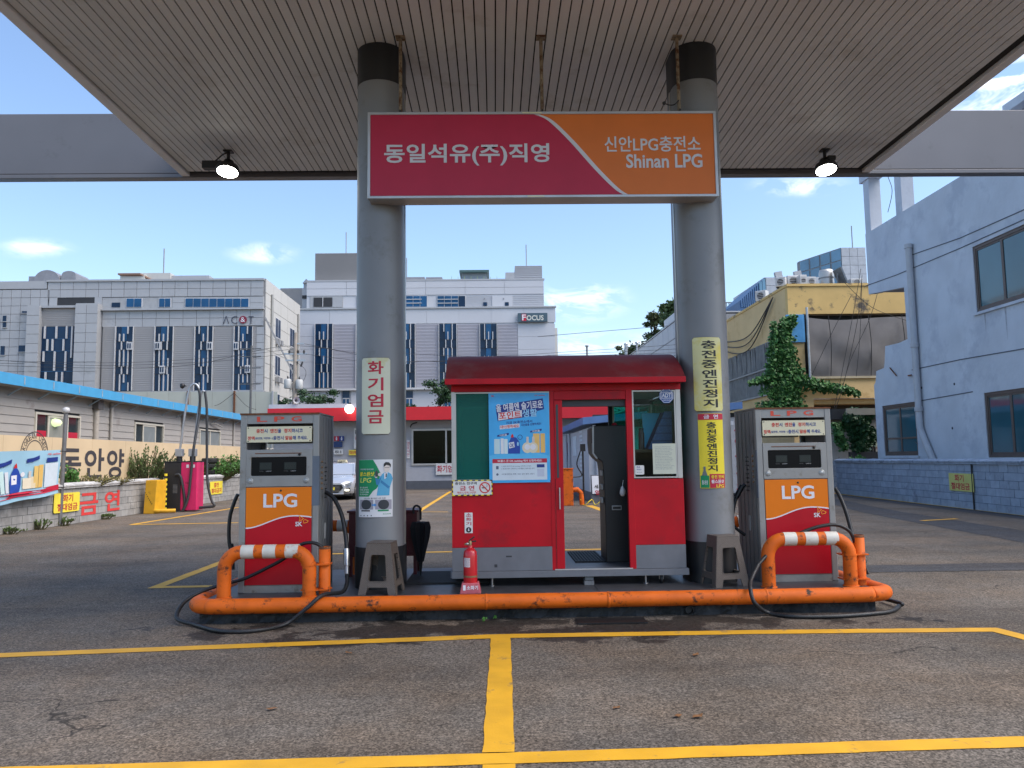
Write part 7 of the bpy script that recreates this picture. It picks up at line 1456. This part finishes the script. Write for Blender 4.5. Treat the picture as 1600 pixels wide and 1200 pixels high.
ivy('thick ivy climbing the corner of the yellow building', [(1220,665,36), (1218,625,30), (1229,590,26), (1218,560,20), (1226,535,14), (1219,515,12), (1236,499,8), (1240,494,4)], YY-.15, 9500, .15, IV)
ivy('ivy strand climbing beside the yellow drain pipe', [(1202,600,8),(1206,560,7),(1207,520,5),(1206,502,3)], YY-.2, 1600, .14, IV); ivy('thin ivy branch trailing right across the lower yellow band', [(1240,590,10),(1270,600,9),(1300,606,7),(1325,608,6),(1340,616,4)], YY-.2, 1900, .14, IV); ivy('thin ivy runner trailing left under the lattice', [(1215,586,6),(1190,592,5),(1168,598,3)], YY-.2, 650, .13, IV)
ivy('hanging ivy mass in the dark gap behind the right dispenser', [(1318,650,10),(1335,655,18),(1350,665,20),(1345,690,16),(1335,705,8)], 33.0, 4500, .14, leafmat('ivy_leaf_dark', (.025,.08,.025), .45)); ivy('ivy thread on the rusty wall left of the hanging mass', [(1305,660,8),(1308,680,7),(1318,700,5)], 33.1, 800, .13, IV)
ivy('small ivy sprig drooping over the right wall end', [(1345,716,8),(1330,722,8),(1322,735,7),(1325,748,3)], 29.9, 600, .11, LG2)
t = thing('rusty_sheet_wall', 'rust stained white sheet wall in the gap between yellow and blue buildings', 'wall', (at(1330,700,33.6).x, 33.6, 0)); f = FB(t); f.box('sheet', pm('rust_streak_white', (.45,.44,.42), .7, var=.1, dirt=(.22,.09,.04), dscale=2.5, dthr=.53), 1297, 655, 1372, 720, 0, .05); f.box('dark_roof', DRK, 1290, 640, 1372, 656, -.6, .3); f.box('awning_sheet', pm('awning_pale', (.40,.36,.28), .7), 1308, 640, 1352, 650, -.9, -.85)
for u in (1357,1361,1365): f.box('pipe', DRK, u-.8, 670, u+.8, 712, -.1, -.02)
f.box('dark_base', DRK, 1315, 706, 1372, 745, -.9, -.7)
# cables over the tarpaulin
for i, pts in enumerate(([(1345,420),(1335,480),(1312,600),(1300,650)], [(1347,430),(1340,500),(1318,600),(1305,640)], [(1330,462),(1300,520),(1262,600)], [(1347,436),(1344,520),(1338,588)], [(1318,440),(1362,480),(1420,502)], [(1372,455),(1358,500),(1330,560),(1318,600)])):
    wire(('thick', 'second', 'slanting', 'straight', 'crossing', 'thin')[i] + ' black cable hanging before the tarpaulin', pts, YY-1.2, .012)
# roof-top units of the yellow building
ACW = pm('ac_white', (.56,.56,.55), .5, var=.04)
def acunit(lab, u0, v0, u1, v1, Y, rz=0):
    a, b, c, d = rect(u0, v0, u1, v1, Y); t = thing('air_conditioner', lab, 'air conditioner', ((a+b)/2, Y, c), rz, 'outdoor air conditioner units'); W, H = (b-a)/2, d-c; MB().box(-W, W, -.25, .25, .04, H).build('casing', ACW, t, .02)
    MB().prism(ell(0, H*.52, min(W*.7,H*.42), n=20), -.262, -.25, [ell(0, H*.52, min(W*.62,H*.37), n=20)]).build('fan_ring', PNL, t); MB().prism(ell(0, H*.52, min(W*.62,H*.37), n=20), -.254, -.252).build('fan_dark', DRK, t)
    for k in range(5): MB().box(-W*.7, W*.7, -.265, -.255, H*(.2+k*.15), H*(.2+k*.15)+.02).build('grille_bar', ACW, t)
    for x in (-W*.7, W*.7): MB().box(x-.04, x+.04, -.2, .2, 0, .04).build('foot', DRK, t)
acunit('white air conditioner at the low left end of the yellow parapet', 1182.5, 455, 1199, 472, YY+6, radians(-40)); acunit('second white air conditioner left of the parapet corner', 1213, 434, 1228, 450, YY+2.2, radians(-30)); acunit('large beige air conditioner just behind the parapet corner', 1228, 432, 1245, 449, YY+2.5); acunit('white air conditioner right of the corner on the yellow roof', 1247, 431, 1258, 449, YY+2.0); acunit('cream air conditioner beside the water tank', 1258, 434, 1272, 449, YY+2.6); acunit('white slatted unit near the blue building edge', 1326, 437, 1345, 449, YY+2.4)
c = at(1292,449,YY+2.8); t = thing('water_tank', 'round steel water tank on the yellow roof', 'tank', (c.x, YY+2.8, zT-.3)); rr_ = 11.5/FPX*(YY+2.8); hh = at(1292,421,YY+2.8).z-zT+.3; MB().lathe([(rr_,0),(rr_,hh-.2),(rr_*.9,hh-.05),(.05,hh)], 24).build('shell', pm('tank_steel', (.50,.48,.44), .35, .5, var=.1), t); MB().lathe([(rr_+.02,hh*.72),(rr_+.02,hh*.75)], 24, cap=False).build('band', JNT, t)
p = at(1308,420,YY+2); q = at(1320,446,YY+2); t = thing('solar_panel', 'tilted dark roof panel leaning by the water tank', 'panel', (p.x, YY+2, zT-.2)); MB().bar((0,0,p.z-zT+.2),(q.x-p.x,.0,q.z-zT+.1),.9,.08).build('sheet', pm('solar_grey', (.15,.17,.19), .3, .4), t); MB().bar((0,.1,0),(0.05,.1,p.z-zT),.05).build('prop', HG, t)
for i, (u0, u1, v) in enumerate(((1215,1224,425), (1245,1254,424))): p = at(u0, v, YY+2.6); q = at(u1, v+22, YY+2.6); t = thing('roof_duct', ('left' if not i else 'right') + ' slanted metal duct sticking up from the yellow roof', 'duct', (p.x, YY+2.6, zT-.3)); MB().bar((0,0,p.z-zT+.3),(q.x-p.x,0,0),.35,.2).build('duct', PNL, t)
# --- glass tower, blue-white block, white long building, hillside trees
TGB = pm('tower_glass', (.10,.22,.32), .08, var=.25, scale=.4, spec=.8, rnd=.12); TWP = pm('tower_panel', (.40,.43,.47), .5, rnd=.04)
t = bld('glass_tower', 'small glass and panel tower top beyond the yellow roof', 70, 1280, 1352); f = FB(t); a, b, c, d = f.r(1316,386,1354,470); zt = d
MB().box(a, b, 0, 6, 0, zt-.05).build('core', JNT, t); f.panels(TWP, 1316, 387, 1354, 470, 3, 6, -.06)
xa = f.r(1281,386,1282,387)[0]; MB().hexa([(xa,5,0),(a,0,0),(a,5.5,0),(xa,5.5,0),(xa,5,zt-.05),(a,0,zt-.05),(a,5.5,zt-.05),(xa,5.5,zt-.05)]).build('core_side', JNT, t)
for i in range(4):
    for k in range(6):
        f0, f1 = i/4+.02, (i+1)/4-.02; h_ = (zt-6)/6*0+1.05; z0_ = zt-.1-(k+1)*1.1; MB().hexa([(xa+(a-xa)*f0,5-5*f0-.12,z0_+.05),(xa+(a-xa)*f1,5-5*f1-.12,z0_+.05),(xa+(a-xa)*f1,5-5*f1-.04,z0_+.05),(xa+(a-xa)*f0,5-5*f0-.04,z0_+.05),(xa+(a-xa)*f0,5-5*f0-.12,z0_+1.05),(xa+(a-xa)*f1,5-5*f1-.12,z0_+1.05),(xa+(a-xa)*f1,5-5*f1-.04,z0_+1.05),(xa+(a-xa)*f0,5-5*f0-.04,z0_+1.05)]).build('pane', TGB, t)
a_, b_, c_, d_ = f.r(1338.5,348,1339.5,387); MB().tube([((a_+b_)/2,1,c_),((a_+b_)/2,1,d_)], .05, 6).build('mast', JNT, t)
t = bld('louvred_block', 'block with blue louvred slope and glazed corner behind the yellow roof', 60, 1150, 1290); f = FB(t)
a, b, c, d = f.r(1196,433,1290,520); MB().box(a, b, 0, 8, 0, d).build('core', TWP, t); f.panels(TWP, 1197, 434, 1290, 470, 6, 3, -.06)
P = [(1156,470),(1184,444),(1196,433.5),(1196,520),(1156,520)]; MB().prism([((at(u,v,60).x-t.location.x), at(u,v,60).z) for u, v in P[::-1]], 0, 6).build('sloped_wing', pm('louvre_blue', (.05,.12,.24), .5), t)
for k in range(9): u = 1158+k*3.1; v = 470-(u-1156)*.93; a_, b_, c_, d_ = f.r(u, v, u+1.2, 480); MB().box(a_, b_, -.12, 0, c_, d_).build('louvre', pm('louvre_blue_light', (.10,.20,.36), .5), t)
for k in range(2): a_, b_, c_, d_ = f.r(1186+k*5, 440-k*4, 1190.5+k*5, 462); MB().box(a_, b_, -.1, 0, c_, d_).build('pane', TGB, t)
t = bld('white_parapet_block', 'white block with roof railing between right column and yellow building', 66, 1100, 1175); f = FB(t); f.box('wall', PWH, 1060, 485, 1185, 660, 0, 5); f.panels(PWH, 1110, 486, 1166, 530, 3, 3, -.05)
for k in range(14): u = 1112+k*4; f.box('rail_post', JNT, u-.4, 472, u+.4, 485, .1, .2)
f.box('rail', JNT, 1110, 471.5, 1166, 473, .1, .2)
Xw = 14.0; t = thing('long_white_building', 'long white clad building running back beside the right column', 'building', (Xw, 56, 0), radians(-90))
zt = atx(1058, 500, Xw).z
MB().box(-36, 0, 0, 8, 0, zt-.1).build('core', JNT, t)
for i in range(18):
    for k in range(5): MB().box(-36+i*2+.03, -36+i*2+1.97, -.05, .0, zt-(k+1)*1.3+.03, zt-k*1.3-.03).build('panel', PWH, t)
MB().box(-20, 0, -2.6, -.06, 5.2, 5.6).build('awning', OGR, t); MB().box(-36, 0.0, -.1, 8.1, zt, zt+.1).build('roof_cap', PNL, t)
for k in range(12): MB().box(-8+k*.6, -8+k*.6+.05, -2.5, -2.45, 5.6, 6.6).build('rail_post', JNT, t)
MB().box(-8.2, -.6, -2.53, -2.44, 6.6, 6.68).build('rail', JNT, t)
LH1 = leafmat('leaf_hill', (.07,.115,.04)); LH2 = leafmat('leaf_hill_light', (.09,.11,.045))
hl = MB().lathe([(60,0),(45,3.5),(30,7),(14,9.5),(.1,10)], 32, (48,140,0)).build('hill', leafmat('hill_green', (.04,.06,.025))); struct(hl)
def htree(lab, u, vt, Y, wpx, mat, seed, **k):
    p = at(u, vt, Y); tree(lab, (p.x, Y, 2), p.z-2, wpx/FPX*Y, mat, seed, group='trees above the long white building', **k)
htree('broad dark tree crown touching the right column', 1056, 474, 100, 90, LH1, 11, n=16000, s=.42, cone=.1, trunk=.3, zm=.45); htree('paler tree with gaps left of the dark crown', 1022, 482, 104, 52, LH2, 12, n=5000, s=.38, zm=.5, cone=.2, trunk=.25); htree('low tree crown farther left above the booth roof', 992, 524, 108, 70, LH1, 13, n=10000, s=.42, zm=.4, cone=.3, trunk=.25); htree('small tree at the left end of the row', 972, 532, 112, 40, LH2, 14, n=4500, s=.38, zm=.4, cone=.3, trunk=.2)
for u, v0, Y, lab in ((978,538,60,'pale roadside post above the booth roof'), (995,536,58,'slim steel post right of the pale roadside post'), (917,541,64,'dark thin mast rising above the booth roof')): p = at(u, v0, Y); o = MB().tube([(0,0,0),(0,0,p.z)], .13 if u == 978 else .08, 8).lathe([(.16,p.z-.02),(.16,p.z+.06),(.02,p.z+.1)], 8).build('roadside_post', HG if u != 917 else JNT); o.location = (p.x, Y, 0); tag(o, lab, 'post', 'roadside posts')
bpy.data.scenes.remove(TS)
